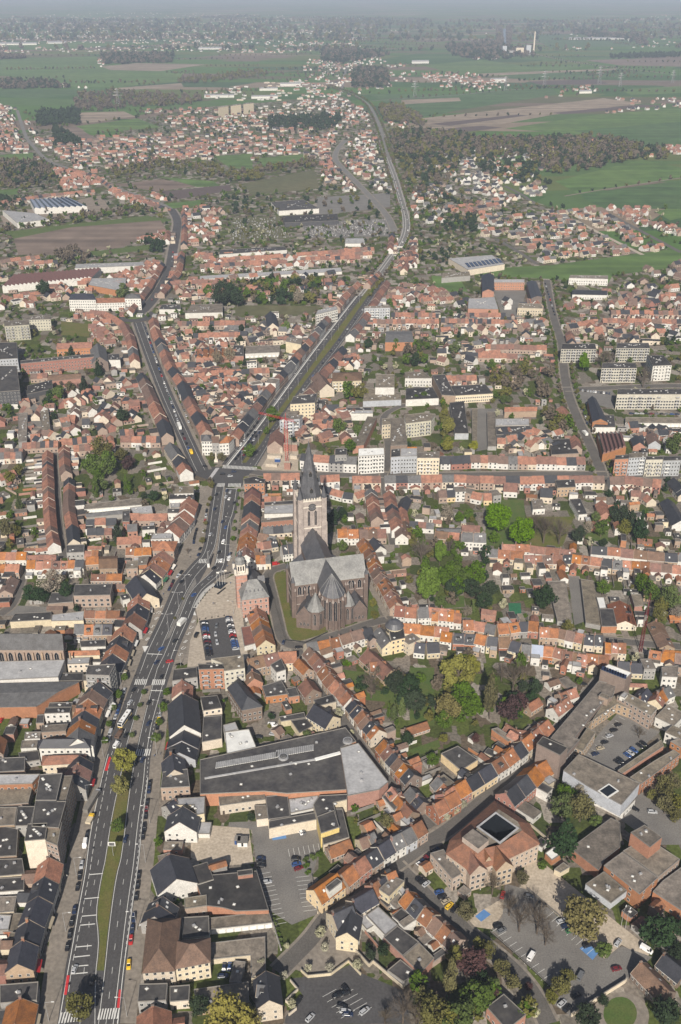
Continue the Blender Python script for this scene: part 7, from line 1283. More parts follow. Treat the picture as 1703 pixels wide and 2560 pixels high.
suburb('M',[(150,0),(900,0),(1500,0),(1480,70),(950,60),(680,110),(450,130),(300,100)],230,'oorrbbk','wwcp',ang=.2);suburb('M',[(0,0),(120,10),(160,60),(0,60)],16);suburb('M',[(230,100),(400,130),(500,190),(280,220)],46,'oor','pwo');suburb('M',[(480,200),(730,260),(740,310),(520,260)],36,'oor','pwo');suburb('M',[(1380,60),(1568,100),(1568,200),(1440,110)],24);suburb('M',[(790,300),(980,300),(920,460),(810,470)],34,'oork','pw');suburb('M',[(560,420),(720,380),(720,440),(600,450)],12,'oor','pw');suburb('M',[(880,700),(1040,600),(1500,590),(1500,640),(980,700)],22);suburb('M',[(450,620),(720,520),(700,620),(560,700)],34,'oor','pw');suburb('M',[(850,500),(1400,510),(1500,560),(900,590)],40,'oorF','pw')
suburb('O',[(620,480),(1100,470),(1250,520),(1450,600),(1450,697),(250,697),(240,640),(420,600),(760,590)],330,'oorrbbk','wwcp',ang=.2);suburb('O',[(900,500),(1350,440),(1400,530),(1000,560)],90,'oFfF','wwc',size=(10,14));suburb('O',[(880,400),(1330,340),(1430,420),(1330,440),(900,440)],60,'oFfrl','wwc',size=(10,22));suburb('O',[(0,460),(90,480),(220,697),(0,697)],90,'oorbk','wwp');suburb('O',[(1330,260),(1568,250),(1568,480),(1440,600),(1300,450)],130,'oorbk','wwp');suburb('P',[(0,400),(200,470),(230,697),(0,697)],120,'oorbk','wwp');suburb('P',[(280,540),(380,535),(380,560),(290,560)],6,'oo','w');suburb('P',[(0,190),(200,230),(450,320),(280,400),(0,380)],170,'oorbk','wwp');suburb('P',[(440,320),(700,320),(840,380),(640,400),(460,370)],100,'oorr','wwp');suburb('P',[(930,420),(1200,370),(1200,400),(950,432)],16,'oor','wp');suburb('P',[(1220,430),(1568,430),(1568,470),(1300,510),(1230,500)],34,'orbk','wp');suburb('P',[(1360,600),(1568,600),(1568,680),(1380,630)],14,'oor','wp')
suburb('O',[(200,280),(450,260),(450,330),(200,330)],24,'oor','ww',size=(10,16));suburb('O',[(180,340),(470,355),(450,395),(190,380)],14,'or','ww',size=(10,16))
for y,n in ((235,130),(205,200),(180,240),(155,240),(135,200),(110,160),(90,120)):
 suburb('O',[(0,y),(700,y-15),(1568,y+10),(1568,y-14),(700,y-36),(0,y-22)],n,'oorbgfk','wwcp',size=(9,17))
suburb('P',[(0,120),(900,120),(1568,60),(1568,100),(900,150),(0,170)],60,'oorw','wwc',size=(9,16));suburb('P',[(640,235),(760,235),(760,260),(640,262)],12,'oor','ww');suburb('P',[(930,150),(1500,150),(1568,210),(1000,220)],30,'oorw','ww',size=(9,14))
suburb('N',[(380,60),(960,60),(1000,240),(600,320),(390,420)],70,'kkgob','wwcp');suburb('N',[(230,0),(290,0),(400,400),(420,560),(330,560),(330,300)],60,'orkb','wcpr');suburb('P',[(560,600),(1400,610),(1500,690),(500,690)],40,'kgob','wwc')
for q in ([(1740,2700),(2200,2700),(2000,900),(1730,900)],[(-40,2700),(-450,2700),(-300,900),(-30,900)]):suburb('X',q,330,'oorrbkgFf','wcppr',size=(7,13));wood('X',q,.0016,['green','olive','dark','bare'],(2,4))
# woods and hedges
WB=['bare','bare','olive','dark']
wood('M',[(0,95),(210,100),(230,160),(120,220),(0,210)],.006,WB,(4,7));wood('N',[(560,0),(1568,0),(1400,80),(1100,150),(1000,150),(860,60),(600,40)],.0034,['dark','bare','bare','olive'],(5,8));wood('P',[(280,697),(300,580),(560,570),(720,610),(1350,590),(1420,640),(1568,697)],.0026,WB,(5,8));wood('N',[(320,30),(620,60),(540,230),(380,230)],.0035,['dark','bare','olive'],(4,7));wood('N',[(640,60),(960,110),(1010,200),(860,190),(700,150)],.003,['dark','dark','olive'],(4,7));wood('N',[(400,230),(600,230),(700,330),(420,330)],.002,['dark','olive','bare'],(3,6));wood('N',[(520,340),(680,340),(680,400),(520,400)],.006,['dark'],(3,5));wood('N',[(420,490),(640,480),(540,540),(430,540)],.003,['dark','olive'],(3,5))
wood('M',[(470,130),(700,90),(1150,140),(1150,190),(1000,180),(700,120),(500,170)],.004,['bare','olive','olive'],(3,6));wood('M',[(20,395),(600,290),(740,310),(750,350),(620,320),(30,415)],.005,['bare','olive','green'],(3,5));wood('M',[(630,430),(730,440),(720,510),(630,480)],.008,['dark'],(4,6));wood('M',[(240,480),(390,490),(380,550),(250,540)],.006,['bare'],(4,6));wood('M',[(0,260),(120,265),(100,290),(0,300)],.008,['dark'],(4,6));wood('M',[(980,250),(1130,240),(1230,340),(1000,340)],.0016,['olive','dark'],(3,5));wood('M',[(870,640),(1380,620),(1400,720),(900,720)],.0035,['dark','olive','green','bare'],(4,7));wood('M',[(1110,80),(1380,90),(1370,120),(1120,140)],.004,['bare','olive'],(4,6))
wood('O',[(165,500),(350,490),(350,545),(170,550)],.006,['dark'],(6,9));wood('O',[(0,350),(230,360),(320,385),(0,390)],.003,['dark','bare'],(6,10));wood('O',[(350,400),(500,400),(900,430),(820,460),(560,470),(340,440)],.002,['bare','bare','olive'],(5,9));wood('O',[(320,440),(560,470),(520,490),(330,485)],.0024,['bare'],(5,8));wood('O',[(440,240),(760,240),(740,285),(450,280)],.002,['dark','bare'],(7,12));wood('O',[(760,350),(1100,310),(1200,330),(800,370)],.0014,['bare','olive'],(5,9));wood('O',[(1170,520),(1490,510),(1450,570),(1180,560)],.004,['dark'],(5,8));wood('O',[(230,560),(340,590),(360,640),(240,640)],.004,['dark'],(5,8));wood('O',[(0,250),(110,250),(100,275),(0,275)],.002,['bare'],(7,12))
wood('P',[(140,300),(280,300),(300,380),(130,385)],.003,['dark','bare'],(6,9));wood('P',[(250,460),(400,480),(460,550),(270,540)],.004,['bare','olive'],(5,8));wood('P',[(540,200),(760,190),(940,245),(700,270),(560,245)],.0009,['bare','dark'],(8,14));wood('P',[(1090,130),(1400,170),(1420,200),(1100,150)],.0006,['dark','bare'],(8,14));wood('P',[(1260,245),(1568,235),(1568,250),(1262,258)],.002,['dark'],(6,10));wood('P',[(0,220),(130,220),(300,240),(100,280),(0,270)],.001,['dark','bare'],(8,12));wood('P',[(765,120),(785,120),(790,195),(770,195)],.004,['bare'],(8,12));wood('P',[(810,120),(830,120),(825,195),(810,195)],.004,['bare'],(8,12))
wood('K',[(0,60),(650,30),(700,110),(560,150),(60,160)],.0045,['dark','olive','green','bare'],(4,7));wood('L',[(340,640),(760,590),(790,700),(700,790),(380,790)],.0045,['bare','bare','bare','olive'],(4,6.5));wood('L',[(580,880),(880,900),(890,1000),(600,1030)],.004,['olive','bare','green'],(4,6));wood('K',[(1100,450),(1420,420),(1420,580),(1120,560)],.0035,['green','olive','bare','dark'],(3.5,6));wood('K',[(740,660),(930,740),(930,820),(750,810)],.006,['bare','olive','green'],(4,6))
for y in (60,75,88,100,118,130,146,165,178,222):
 if y<90:continue
 wood('O',[(0,y),(900,y-3),(1568,y+4),(1568,y-3),(900,y-9),(0,y-6)],.00016,['bare','dark','olive'],(10,18));wood('P',[(0,y),(900,y+4),(1568,y-8),(1568,y-13),(900,y-3),(0,y-6)],.00012,['bare','dark','olive'],(10,18))
for t,pts in (('P',[(440,510),(1000,500)]),('N',[(1130,230),(1568,165)]),('P',[(930,240),(1200,290),(1540,325)]),('P',[(350,430),(760,398),(1000,385)]),('P',[(300,440),(340,500),(440,560)])):hedge_line(t,pts,30,['bare','olive','dark'],(2.5,4.5))
for s_ in (9,-9):
 for P_ in (PE,PF):
  for p in resample(offs(P_,s_),14)[0]:MASS.append((p.x,p.y,uni(2,4),uni(2.5,4),random.choice(('olive','bare','green')),4))
for i in range(150):
 t=random.choice('OP');y=75+340*rnd()**1.3;x=uni(0,1400);hedge_line(t,[(x,y),(x+uni(60,380),y+uni(-9,12))],uni(14,34),['bare','olive','dark'],(3,6) if y>180 else (5,10))
for s_ in (7.5,-7.5):
 for p in resample(offs(ST['right'],s_),13)[0]:MASS.append((p.x,p.y,uni(1.5,2.6),uni(2,3),random.choice(('olive','bare','green')),3.4))
hedge_line('L',[(15,790),(20,1060)],9,['green','olive'],(3,4));hedge_line('J',[(345,740),(310,860),(400,820)],6,['green','dark'],(3,4.5));hedge_line('M',[(780,640),(1000,640),(1500,620)],14,['olive','green','dark'],(3,5))
def garden_trees(t,pts,dens,r=(1.6,3.6),ty=('green','olive','dark','bare','green','blossom')):
 P=[(p.x,p.y) for p in gs(t,pts)];ar=abs(sum(P[i][0]*P[(i+1)%len(P)][1]-P[(i+1)%len(P)][0]*P[i][1] for i in range(len(P))))/2
 def f(x,y):
  q=uni(*r)
  if OCC.free(x,y,q*.7):MASS.append((x,y,q,q*uni(.9,1.3),random.choice(ty),q*1.25+.5))
 zone(t,pts,int(ar*dens),f,3)
# pylons, power station
def pylon(t,x,y,h,label):
 p=g(t,x,y);M=MB();b=h*.11
 pr=[(b,0),(b*.45,h*.5),(b*.2,h)]
 for (r0,z0),(r1,z1) in zip(pr,pr[1:]):
  n=4
  for i in range(n):
   ra,rb=r0+(r1-r0)*i/n,r0+(r1-r0)*(i+1)/n;za,zb=z0+(z1-z0)*i/n,z0+(z1-z0)*(i+1)/n
   for (sx,sy),(tx,ty) in (((-1,-1),(1,-1)),((1,-1),(1,1)),((1,1),(-1,1)),((-1,1),(-1,-1))):M.tube((sx*ra,sy*ra,za),(sx*rb,sy*rb,zb),.35,.35,3,'metal');M.tube((sx*ra,sy*ra,za),(tx*rb,ty*rb,zb),.22,.22,3,'metal')
 r=thing('power_pylon',label,'pylon',(p.x,p.y,0),'pylons crossing the plain');M.obj('mast',r);M=MB()
 for z,w in ((h*.62,h*.26),(h*.78,h*.2),(h*.92,h*.14)):
  for s in (-1,1):M.tube((0,0,z),(s*w,0,z+.5),.4,.2,4,'metal');M.tube((0,0,z+2.5),(s*w,0,z+.5),.3,.2,3,'metal')
 M.obj('crossarm',r)
for t,x,y,h,l in (('O',517,468,55,'tall lattice pylon above the left tree belt'),('P',408,422,50,'lattice pylon standing by the village fields'),('P',803,392,45,'lattice pylon at the field corner near the grey barn'),('P',1211,368,62,'largest lattice pylon above the long farm road'),('P',972,378,55,'lattice pylon between the grey barn and largest pylon'),('P',1302,378,48,'lattice pylon right of the largest one'),('P',1530,362,45,'lattice pylon at the frame edge'),('O',1430,330,50,'lattice pylon beside the far works')):pylon(t,x,y,h,l)
def station():
 p=g('P',862,238);r=thing('power_station','pale green and cream power station with one slim chimney on the plain','power station',(p.x,p.y,0));M=MB()
 for x,w,h,m in ((-80,22,42,'wall_s'),(-45,40,20,'wall_g'),(0,40,34,'wall_c'),(45,24,46,'wall_s')):M.box((x,0,0),w,40,h,m,top='roof_f')
 M.obj('boiler_house',r);M=MB();M.cone((75,0,0),5,3.5,110,14,'wall_c');M.obj('chimney',r)
station()

b_=MB()
for P_,n_ in (([(1310,372),(1568,348),(1690,348),(1690,418),(1350,422)],650),([(1005,345),(1235,335),(1255,428),(1015,438)],330)):
 Pg=[(p.x,p.y) for p in gs('M',P_)];k=0
 while k<n_:
  x,y=uni(min(p[0] for p in Pg),max(p[0] for p in Pg)),uni(min(p[1] for p in Pg),max(p[1] for p in Pg));y=round(y/6)*6
  if in_poly(x,y,Pg):b_.box((x,y,.1),uni(.9,1.7),2.2,uni(.6,1.6),random.choice(('roof_l','wall_g','tile_g','tile_g')));k+=1
tag(b_.obj('gravestones'),'rows of grey and white gravestones in the cemetery','gravestones',kind='stuff')
# ================================================================ VEHICLES
def one(t,x,y,a,c,kind,lab,z=.03):
 """one vehicle; a = heading in degrees on the ground, 90 points away from the camera"""
 car(g(t,x,y),math.radians(a),c,kind,lab,None,z,detail=src(t,x,y)[1]>1350)
KB='parked on the avenue kerb'
cars('A','facing the yellow-flowering median','the cream gable',[(582,70),(560,150),(537,295),(520,395),(508,460),(490,590),(471,680),(453,790),(436,880)],11,cols='black white:van - silver:estate black black - darkblue black black black',z=.13)
cars('A','along the mansion kerb','the building site',[(945,30),(938,90),(898,480),(885,565),(875,660),(858,790),(850,870),(843,960),(840,1080)],15,cols='black black - - - black black black - darkblue:estate darkblue red - yellow -',z=.13)
cars('R','in the kerb row by the bus','the green flats',[(530,305),(505,400),(478,480),(452,565),(415,650),(393,745),(357,840),(338,940)],10,cols='silver black black darkblue blue silver black black silver:van grey',z=.13)
cars('R','on the far kerb by the slate hall','the zebra',[(990,440),(940,630),(915,705),(912,790)],5,cols='black - silver yellow black',z=.13);cars('R','on the kerb below the lower zebra','the zebra',[(832,1390),(815,1510),(792,1680),(776,1830),(757,2000)],8,cols='black darkblue - black darkred black - black',z=.13)
for t,x,y,c,k,l in (('A',490,985,'silver','car','silver car waiting on the bus bay lines'),('A',608,1058,'black','car','black car passing the rounded median tip'),('A',823,132,'darkblue','estate','dark car driving beside the median sign'),('R',640,310,'black','car','black car just below the upper zebra'),('R',595,460,'silver','estate','silver car ahead of the white bus'),('R',603,640,'black','estate','black car beside the white bus'),('R',548,845,'black','estate','black car behind the white bus near the traffic lights'),('R',435,960,'white','van','white van at the lower traffic lights'),('R',815,460,'black','car','black car below the stop line of the far carriageway'),('R',815,705,'darkblue','car','dark blue car between the two zebras'),('R',743,1135,'darkblue','car','dark blue car just below the lower zebra'),('R',965,160,'black','car','black car crossing the upper zebra of the far carriageway'),('Q',465,1995,'black','car','black car behind the white box truck'),('Q',303,2090,'blue','estate','blue car at the arrow marking'),('Q',248,2248,'darkblue','car','dark blue car below the arrow marking'),('Q',685,1455,'blue','car','light blue car on the market bend'),('Q',543,1298,'black','car','black car on the inner bend under the lamp'),('Q',880,742,'silver','car','pale silver car above the market zebra'),('Q',760,910,'black','car','black car parked beside the blue bay'),('Q',742,980,'darkblue','car','dark blue car next to the blue bay'),('Q',950,272,'black','car','black car near the crossroads island'),('Q',930,442,'darkblue','car','dark car halfway down the upper avenue'),('Q',1075,222,'darkblue','car','first dark car waiting at the crossroads line'),('Q',1115,242,'silver','car','silver car waiting at the crossroads line'),('Q',1064,298,'silver','estate','second car in the crossroads queue'),('Q',1102,322,'white','car','white car in the crossroads queue'),('Q',1160,370,'black','car','black car at the kerb of the crossroads queue'),('Q',1022,592,'darkblue','car','dark blue car in the middle of the upper avenue'),('Q',1060,658,'blue','car','bright blue car where the kerb widens'),('Q',1035,832,'white','van','white van driving up the avenue'),('Q',983,950,'black','estate','black car above the zebra by the belfry'),('Q',1010,1048,'white','car','white car crossing the belfry zebra'),('Q',922,1138,'black','estate','black car below the belfry zebra'),('Q',872,1258,'grey','car','grey car rounding the market bend'),('S',610,1078,'black','car','black car turning in the crossroads'),('S',755,1048,'darkblue','car','dark car crossing near the corner building')):one(t,x,y,{'A':84,'R':75,'Q':78 if y<1050 else 62,'S':8}[t]+uni(-3,3),c,k,l)
one('Q',397,2240,20,'red','car','bright red car turning off at the bus lane end');one('S',710,1105,15,'silver','car','silver car in the middle of the crossroads');one('S',380,975,-15,'black','car','black car leaving the left branch');one('H',365,684,20,'red','van','red van by the churchyard corner');one('H',416,1195,80,'darkblue','car','dark blue car at the churchyard lawn tip');one('H',515,1228,10,'black','car','black car on the street below the apse');one('Q',1112,972,75,'darkblue','car','dark blue car ahead of the white awning van');one('Q',1103,1028,75,'white','van','white van parked near the belfry');one('Q',716,1930,78,'black','van','black van parked left of the market car park')
cars('Q','in the dense left row of the market','the square',[(805,1772),(868,2175)],20,side=True,z=.14,cols='black white black darkblue blue blue grey black red white silver black darkred black grey black darkblue black black black');cars('Q','in the dense right row of the market','the square',[(1092,1718),(1182,2105)],19,side=True,z=.14,cols='darkblue silver white grey black white grey black silver white darkred red black silver blue blue blue blue silver');cars('Q','in the middle lane of the market car park','the square',[(960,1780),(935,1895),(965,2070)],3,z=.14,cols='grey silver silver')
cars('Q','in the parking lane before the white terrace','the top',[(722,670),(700,740),(686,805),(680,860)],4,z=.13,cols='black black black darkblue');cars('Q','along the bend before the skylight roof','the top',[(548,1178),(485,1248),(440,1300),(415,1355),(385,1405)],6,z=.13,cols='black silver - black darkred darkblue');cars('Q','between the young trees of the upper avenue','the top',[(838,440),(830,500),(790,740)],5,z=.13,cols='black silver red - silver')
cars('S','in the queue left of the green verge','the far end',[(1045,520),(960,640),(835,810),(760,905)],9,cols='black black darkblue black grey darkred darkblue black black');cars('S','in the inner queue beside the verge','the far end',[(1098,520),(1025,625),(900,800),(850,900)],8,cols='darkblue black silver black darkblue grey darkred black');cars('S','parked along the straight avenue start','the far end',[(1115,60),(1070,400),(1010,480),(950,560),(870,670),(770,790)],13,cols='black grey - - silver red black black black black silver white grey',z=.14)
cars('J','in the traffic jam of the branch street','the roundabout',[(945,290),(985,420),(1035,570),(1090,720),(1140,860),(1190,1000),(1240,1120)],34);cars('J','parked on the sunny side of the branch','the roundabout',[(1000,330),(1075,540),(1160,740),(1240,950)],20,z=.16)
cars('B','in the left bays of the car park','the bicycle shed',[(268,250),(272,322)],3,side=True,cols='darkblue black black');one('B',308,415,10,'silver','car','lone silver car in the empty left bays');cars('B','by the yellow-green hedge','the hedge top',[(498,252),(500,300),(523,342)],3,side=True,cols='black blue darkred');cars('B','below the cream wall of the black roof','the blue bay',[(520,88),(556,76)],2,cols='white grey',side=True)
cars('B','in the garage yard','the frame side',[(12,968),(182,968)],5,side=True,cols='darkblue blue black black black');one('B',20,1030,5,'darkblue','car','dark blue car alone across the garage yard');cars('B','in the lower square car park','the wall corner',[(810,1105),(842,1135),(742,1165)],3,cols='black black black');cars('B','in the lower bays by the wood','the top',[(795,1225),(820,1262),(845,1292)],3,side=True,cols='black silver darkblue',head=-40);one('B',945,1258,40,'silver','estate','silver car nearest the wood edge');one('B',515,1188,60,'black','car','black car beside the low wall opening');one('B',590,1302,50,'silver','car','silver car at the lower frame edge')
cars('B','beside the office wing hedge','the street',[(1438,200),(1295,318)],6,side=True,cols='darkblue black black darkred darkblue white');cars('B','in the bays before the office','the hedge',[(1300,385),(1360,437)],3,side=True,cols='black black silver');cars('B','in the bays by the paved path','the office',[(1425,470),(1455,515),(1480,545),(1500,572),(1552,602)],5,side=True,cols='blue black beige yellow black')
for x,y,a,c,k,l in ((575,510,-15,'grey','car','grey-blue car in the shade of bare trees'),(655,562,-10,'black','car','black car in the upper bay of the tree car park'),(785,672,20,'silver','car','silver car left of the yellow tree'),(815,702,20,'darkblue','car','dark car half under the yellow tree'),(845,732,25,'green','car','dark green car under the yellow tree'),(955,828,20,'black','car','black car on the blue bay'),(1155,812,50,'silver','estate','silver car on the gravel path'),(1340,858,-40,'white','van','white van by the dark evergreen'),(1145,982,15,'darkred','car','dark red car in the farmhouse shade'),(910,1028,55,'grey','van','grey van at the gravel edge'),(880,1158,30,'black','car','black car in the lower walled lot'),(790,1208,40,'silver','car','silver car by the lot hedge'),(825,1242,40,'black','car','black car at the lot wall'),(590,898,55,'white','van','white van on the one-way lane'),(370,700,20,'black','car','black car below the blue bay'),(397,732,30,'grey','car','grey car beside the black one near the blue bay'),(402,500,70,'red','car','small red car under the bare trees')):one('C',x,y,a,c,k,l)
cars('F','in the school court left row','the top',[(1170,542),(1120,605),(1065,678),(1050,702),(1030,722),(990,770)],6,side=True,cols='black black silver black beige darkblue',head=60);cars('F','along the court brick wall','the top',[(1330,675),(1140,812)],9,side=True,cols='black black - blue silver blue - black black');one('F',1265,1108,-35,'black','car','black car by the school piers');one('F',1380,1128,-5,'silver','estate','silver car crossing the open forecourt');one('F',930,292,-5,'black','car','black car in the yard by the tower block')
one('E',345,562,0,'white','van','white van in the walled yard');one('E',255,637,0,'black','car','black car in the walled yard shade');one('E',348,620,-10,'silver','car','silver car in the walled yard');one('E',382,606,-10,'black','car','black car beside the silver one in the walled yard');one('D',15,972,80,'blue','car','blue car on the roof parking deck',4.72);one('D',180,555,5,'silver','car','silver car beside the small court tree');one('D',10,528,85,'red','car','red car at the frame edge bays')
cars('L','beside the long school street','the school',[(678,20),(745,240)],12,z=.16);cars('L','below the slab flats','the flats',[(900,722),(1110,745)],12,side=True);cars('L','on the road past the orange end hall','the zebra',[(925,830),(955,950)],7,z=.18);cars('L','in front of the longest slab','the hall',[(1230,875),(1560,880)],10);cars('M','climbing the old road','the roundabout',[(655,710),(745,570),(755,480)],10,z=.06);cars('J','in the pale gravel car park','the chapel',[(790,470),(890,455),(890,480),(790,520)],16,side=True);cars('N','on the motor road at the fork','the fork',[(350,460),(385,380),(345,260),(320,170)],14,z=.1);cars('K','driving up the far carriageway','the verge',[(310,1090),(560,700),(760,420),(1000,110)],12)
def bus():
 p=g('R',522,700);a=math.radians(76);r=thing('city_bus','long white and lime city bus with three roof hatches','bus',(p.x,p.y+2,.03),None,a);M=MB();hull(M,[(-6,1.2,.4,3.0),(-5.8,1.25,.35,3.1),(5.6,1.25,.35,3.1),(6,1.15,.4,3.0)],'paint_white');M.obj('body',r);M=MB()
 for s in (-1,1):M.box((0,s*1.27,1.5),10.8,.04,1.0,'glass')
 M.obj('side_window',r);M=MB();M.box((-6.02,0,1.2),.04,2.1,1.5,'glass');M.obj('windscreen',r);M=MB();M.box((-5.4,0,3.1),1.2,2.0,.12,'tile_g');M.obj('destination_box',r);b=MB();b.box((0,0,.35),12.02,2.54,.5,'paint_yellow');b.obj('lime_skirt',r)
 for x in (-3.3,0,3.2):M=MB();M.box((x,0,3.1),.9,.9,.14,'coping');M.obj('roof_hatch',r)
 for x in (-3.6,3.2):
  for s in (-1,1):w=ob('wheel',car_parts('car','black')[2],r,(x,s*1.15,.48),0,(1.5,1.4,1.5))
bus()
def truck(t,x,y,a,c,lab,L=8,box='frame',h=3.4):
 p=g(t,x,y);r=thing('truck',lab,'truck',(p.x,p.y,.03),None,math.radians(a));M=MB();M.box((-1,0,.9),L-2.2,2.5,h-.9,box,bottom=True);M.obj('cargo_box',r);M=MB();hull(M,[(L/2-1.9,1.1,.5,2.5),(L/2-.4,1.12,.5,2.4),(L/2+.1,1.05,.5,1.5)],c);M.obj('cab',r);M=MB();M.face([(L/2-.38,-.95,2.3),(L/2+.02,-.95,1.55),(L/2+.02,.95,1.55),(L/2-.38,.95,2.3)],'glass');M.obj('windscreen',r)
 for x_ in (-L/2+1.2,L/2-1):
  for s in (-1,1):ob('wheel',car_parts('car','black')[2],r,(x_,s*1.05,.45),0,(1.4,1.4,1.4))
truck('Q',545,1790,68,'paint_white','white box truck passing the market square');truck('S',200,800,-70,'paint_yellow','yellow truck in the left branch queue',6,'paint_yellow',2.6);truck('J',1172,965,108,'paint_white','long white lorry in the branch street queue',13,'frame',3.8);truck('R',465,850,76,'paint_brown','brown flatbed truck behind the bus',6,'tile_b',2.0);truck('R',148,1640,78,'paint_silver','grey covered trailer truck parked by the red hatching',15,'coping',3.0);truck('R',125,1850,80,'paint_yellow','small yellow-fronted works truck at the kerb',6,'wall_c',2.0);truck('M',510,568,0,'paint_yellow','yellow lorry beside the long white hall',14,'paint_yellow',3.8);truck('L',938,1010,100,'paint_white','white lorry with red load on the road',9,'frame',3.2)
# ================================================================ TREES
trees('R','the lower zebra, tall in the grass median','willow',[(520,1120,150),(470,1420,122)],asp=1.0);trees('R','the upper zebra, on the paved median','green',[(755,325,35),(705,480,30),(660,635,32),(615,830,38)]);trees('R','the green balcony flats, on the pavement','green',[(525,150,45),(450,350,52),(392,510,40),(342,700,42),(295,895,45)]);trees('R','the upper zebra, by the slate hall','green',[(1020,325,48),(985,505,60),(935,680,45),(895,860,62)]);trees('R','in the median beside the white gable house','green',[(440,1900,85)]);tree('A','over the zebra at the avenue end','olive',515,1220,92)
trees('B','the frame edge, behind the brown shed','yellow',[(60,1290,150),(170,1330,100)]);tree('A','beside the small black yard roofs','dark',1300,1215,70)
trees('Q','the crossroads, in the parking lane','olive',[(890,145,40),(875,310,28),(850,380,25),(820,595,30),(805,690,22),(780,800,38)]);trees('Q','the crossroads, on the far pavement','green',[(1215,215,22),(1210,305,20),(1195,380,22),(1175,470,18),(1165,580,22),(1158,665,30),(1142,780,32)]);trees('Q','the zebra, in the narrow median','olive',[(552,1490,18),(458,1720,18)]);tree('Q','beside the blue parking bay','bare',610,920,38)
trees('S','the crossroads, on the green verge','green',[(960,760,80),(1180,500,45),(1260,280,95)]);trees('S','the left branch, before the corner building','olive',[(470,840,50),(600,840,60)])
trees('B','the yellow house, on the small square','blossom',[(655,735,38),(685,835,30),(575,970,27),(718,965,32),(900,945,36)]);trees('B','the garage hedge, along the lane','blossom',[(435,825,22),(270,940,30),(415,1020,30),(470,1205,32)]);trees('B','the white house, in the street row','blossom',[(1195,185,28),(1260,150,26),(1310,105,26)]);trees('F','the corner, before the orange houses','blossom',[(20,1150,28),(90,1110,28),(145,1070,28)]);trees('E','the corner, before the corner houses','blossom',[(1480,1150,28),(1540,1105,26)])
trees('B','the car park, along the hedge of the bays','bush',[(560,260,24),(565,300,24),(575,345,22),(610,245,26),(650,225,26),(680,210,24)]);trees('B','the garages, in the tall dark hedge','bush',[(350,650,18),(360,680,18),(370,715,18),(380,750,18),(392,785,18),(402,815,16)])
tree('B','standing high at the wood edge','poplar',1505,1030,52);trees('B','the square, in the wood','bare',[(1200,1230,110),(1290,1300,90),(1080,1290,60)]);trees('B','the car park, in the leafing wood','olive',[(1400,1250,120),(1330,1150,70),(1500,1290,90)]);trees('B','the glass canopy, in the walled garden','dark',[(985,880,38),(1070,850,42),(975,830,26)]);trees('B','the cream corner house, bright in the garden','bush',[(1005,785,16),(1125,900,12)])
trees('C','the poplar, in the lower wood','green',[(230,1150,110),(110,1290,110),(320,1080,60)]);trees('C','the poplar, in shade','purple',[(200,930,100),(320,1120,60)]);trees('C','the lamp, along the one-way lane','olive',[(300,850,60),(400,970,58),(470,1060,55)]);tree('C','rust red at the lane edge','purple',570,1090,30);tree('C','at the small road junction','blossom',600,1250,45)
trees('C','the office, in the tree car park','bare',[(340,420,72),(520,640,95),(640,640,110),(690,750,75),(450,560,70)]);trees('C','the office front','olive',[(160,600,60),(530,380,45)]);tree('C','in the middle of the tree car park','yellow',930,640,140,asp=.95);tree('C','beside the lower blue bay','green',1060,850,55);trees('C','the yellow tree, along the lot hedge','olive',[(830,1020,50),(780,1080,68),(720,1160,45)]);trees('C','the white van, dense by the farmhouse','dark',[(1420,730,115),(1545,860,70),(1560,700,60)]);tree('C','broad and blue-green behind the office','conifer',820,90,112,asp=1.1);trees('C','the round lawn, in shade','dark',[(1480,1250,100),(960,1280,80),(1060,1180,40)]);tree('C','clipped square by the path','bush',660,300,34)
trees('F','the church side, broad in the park','willow',[(110,215,120),(200,160,70)]);tree('F','in the middle of the park','poplar',328,350,50);trees('F','the poplar, wide and brown','bare',[(480,230,105),(560,200,60),(400,200,60)]);trees('F','the poplar, low in the park','purple',[(450,440,80),(520,400,60),(225,640,30)]);tree('F','hanging over the park lawn','yellow',40,440,85,asp=1.1);trees('F','the weeping tree, fresh in the park','green',[(150,370,90),(210,430,70),(120,300,60),(20,520,60)]);trees('F','the wide brown tree, at its foot','dark',[(620,300,50),(590,370,40),(540,300,40)])
trees('F','the tower, in the office garden','green',[(820,1010,70),(790,1080,80),(1010,1180,42)]);tree('F','in the office garden beside the conifer','olive',920,1090,90);tree('F','before the concrete school wall','pale',910,1000,60);trees('F','the school piers, in the roundabout grove','olive',[(1385,1010,42),(1460,940,60),(1525,920,52),(1470,1070,60),(1545,1060,60),(1535,1140,50),(1480,1000,55)]);tree('F','in the school court','bare',1300,600,38)
trees('E','the turret villa, in its garden','bare',[(990,290,78),(940,260,50)]);trees('E','the statue, dense in the garden','dark',[(1150,270,72),(1240,320,85),(1275,400,70),(1210,380,60)]);trees('E','the lawn, in a row of cones','cypress',[(1140,440,34),(1190,420,34),(1105,450,24)]);trees('E','the stable roof','dark',[(1225,640,46),(1380,400,40)]);trees('E','the cream end gable','blossom',[(780,470,30),(860,600,18)]);trees('E','the walled yard','green',[(570,620,36),(1390,780,42)]);trees('E','the grey wing, in back gardens','olive',[(1090,1180,50),(1460,640,32),(950,980,26)]);tree('E','fresh yellow in a back garden','bush',830,150,32);tree('E','at the building site corner','dark',200,1155,28)
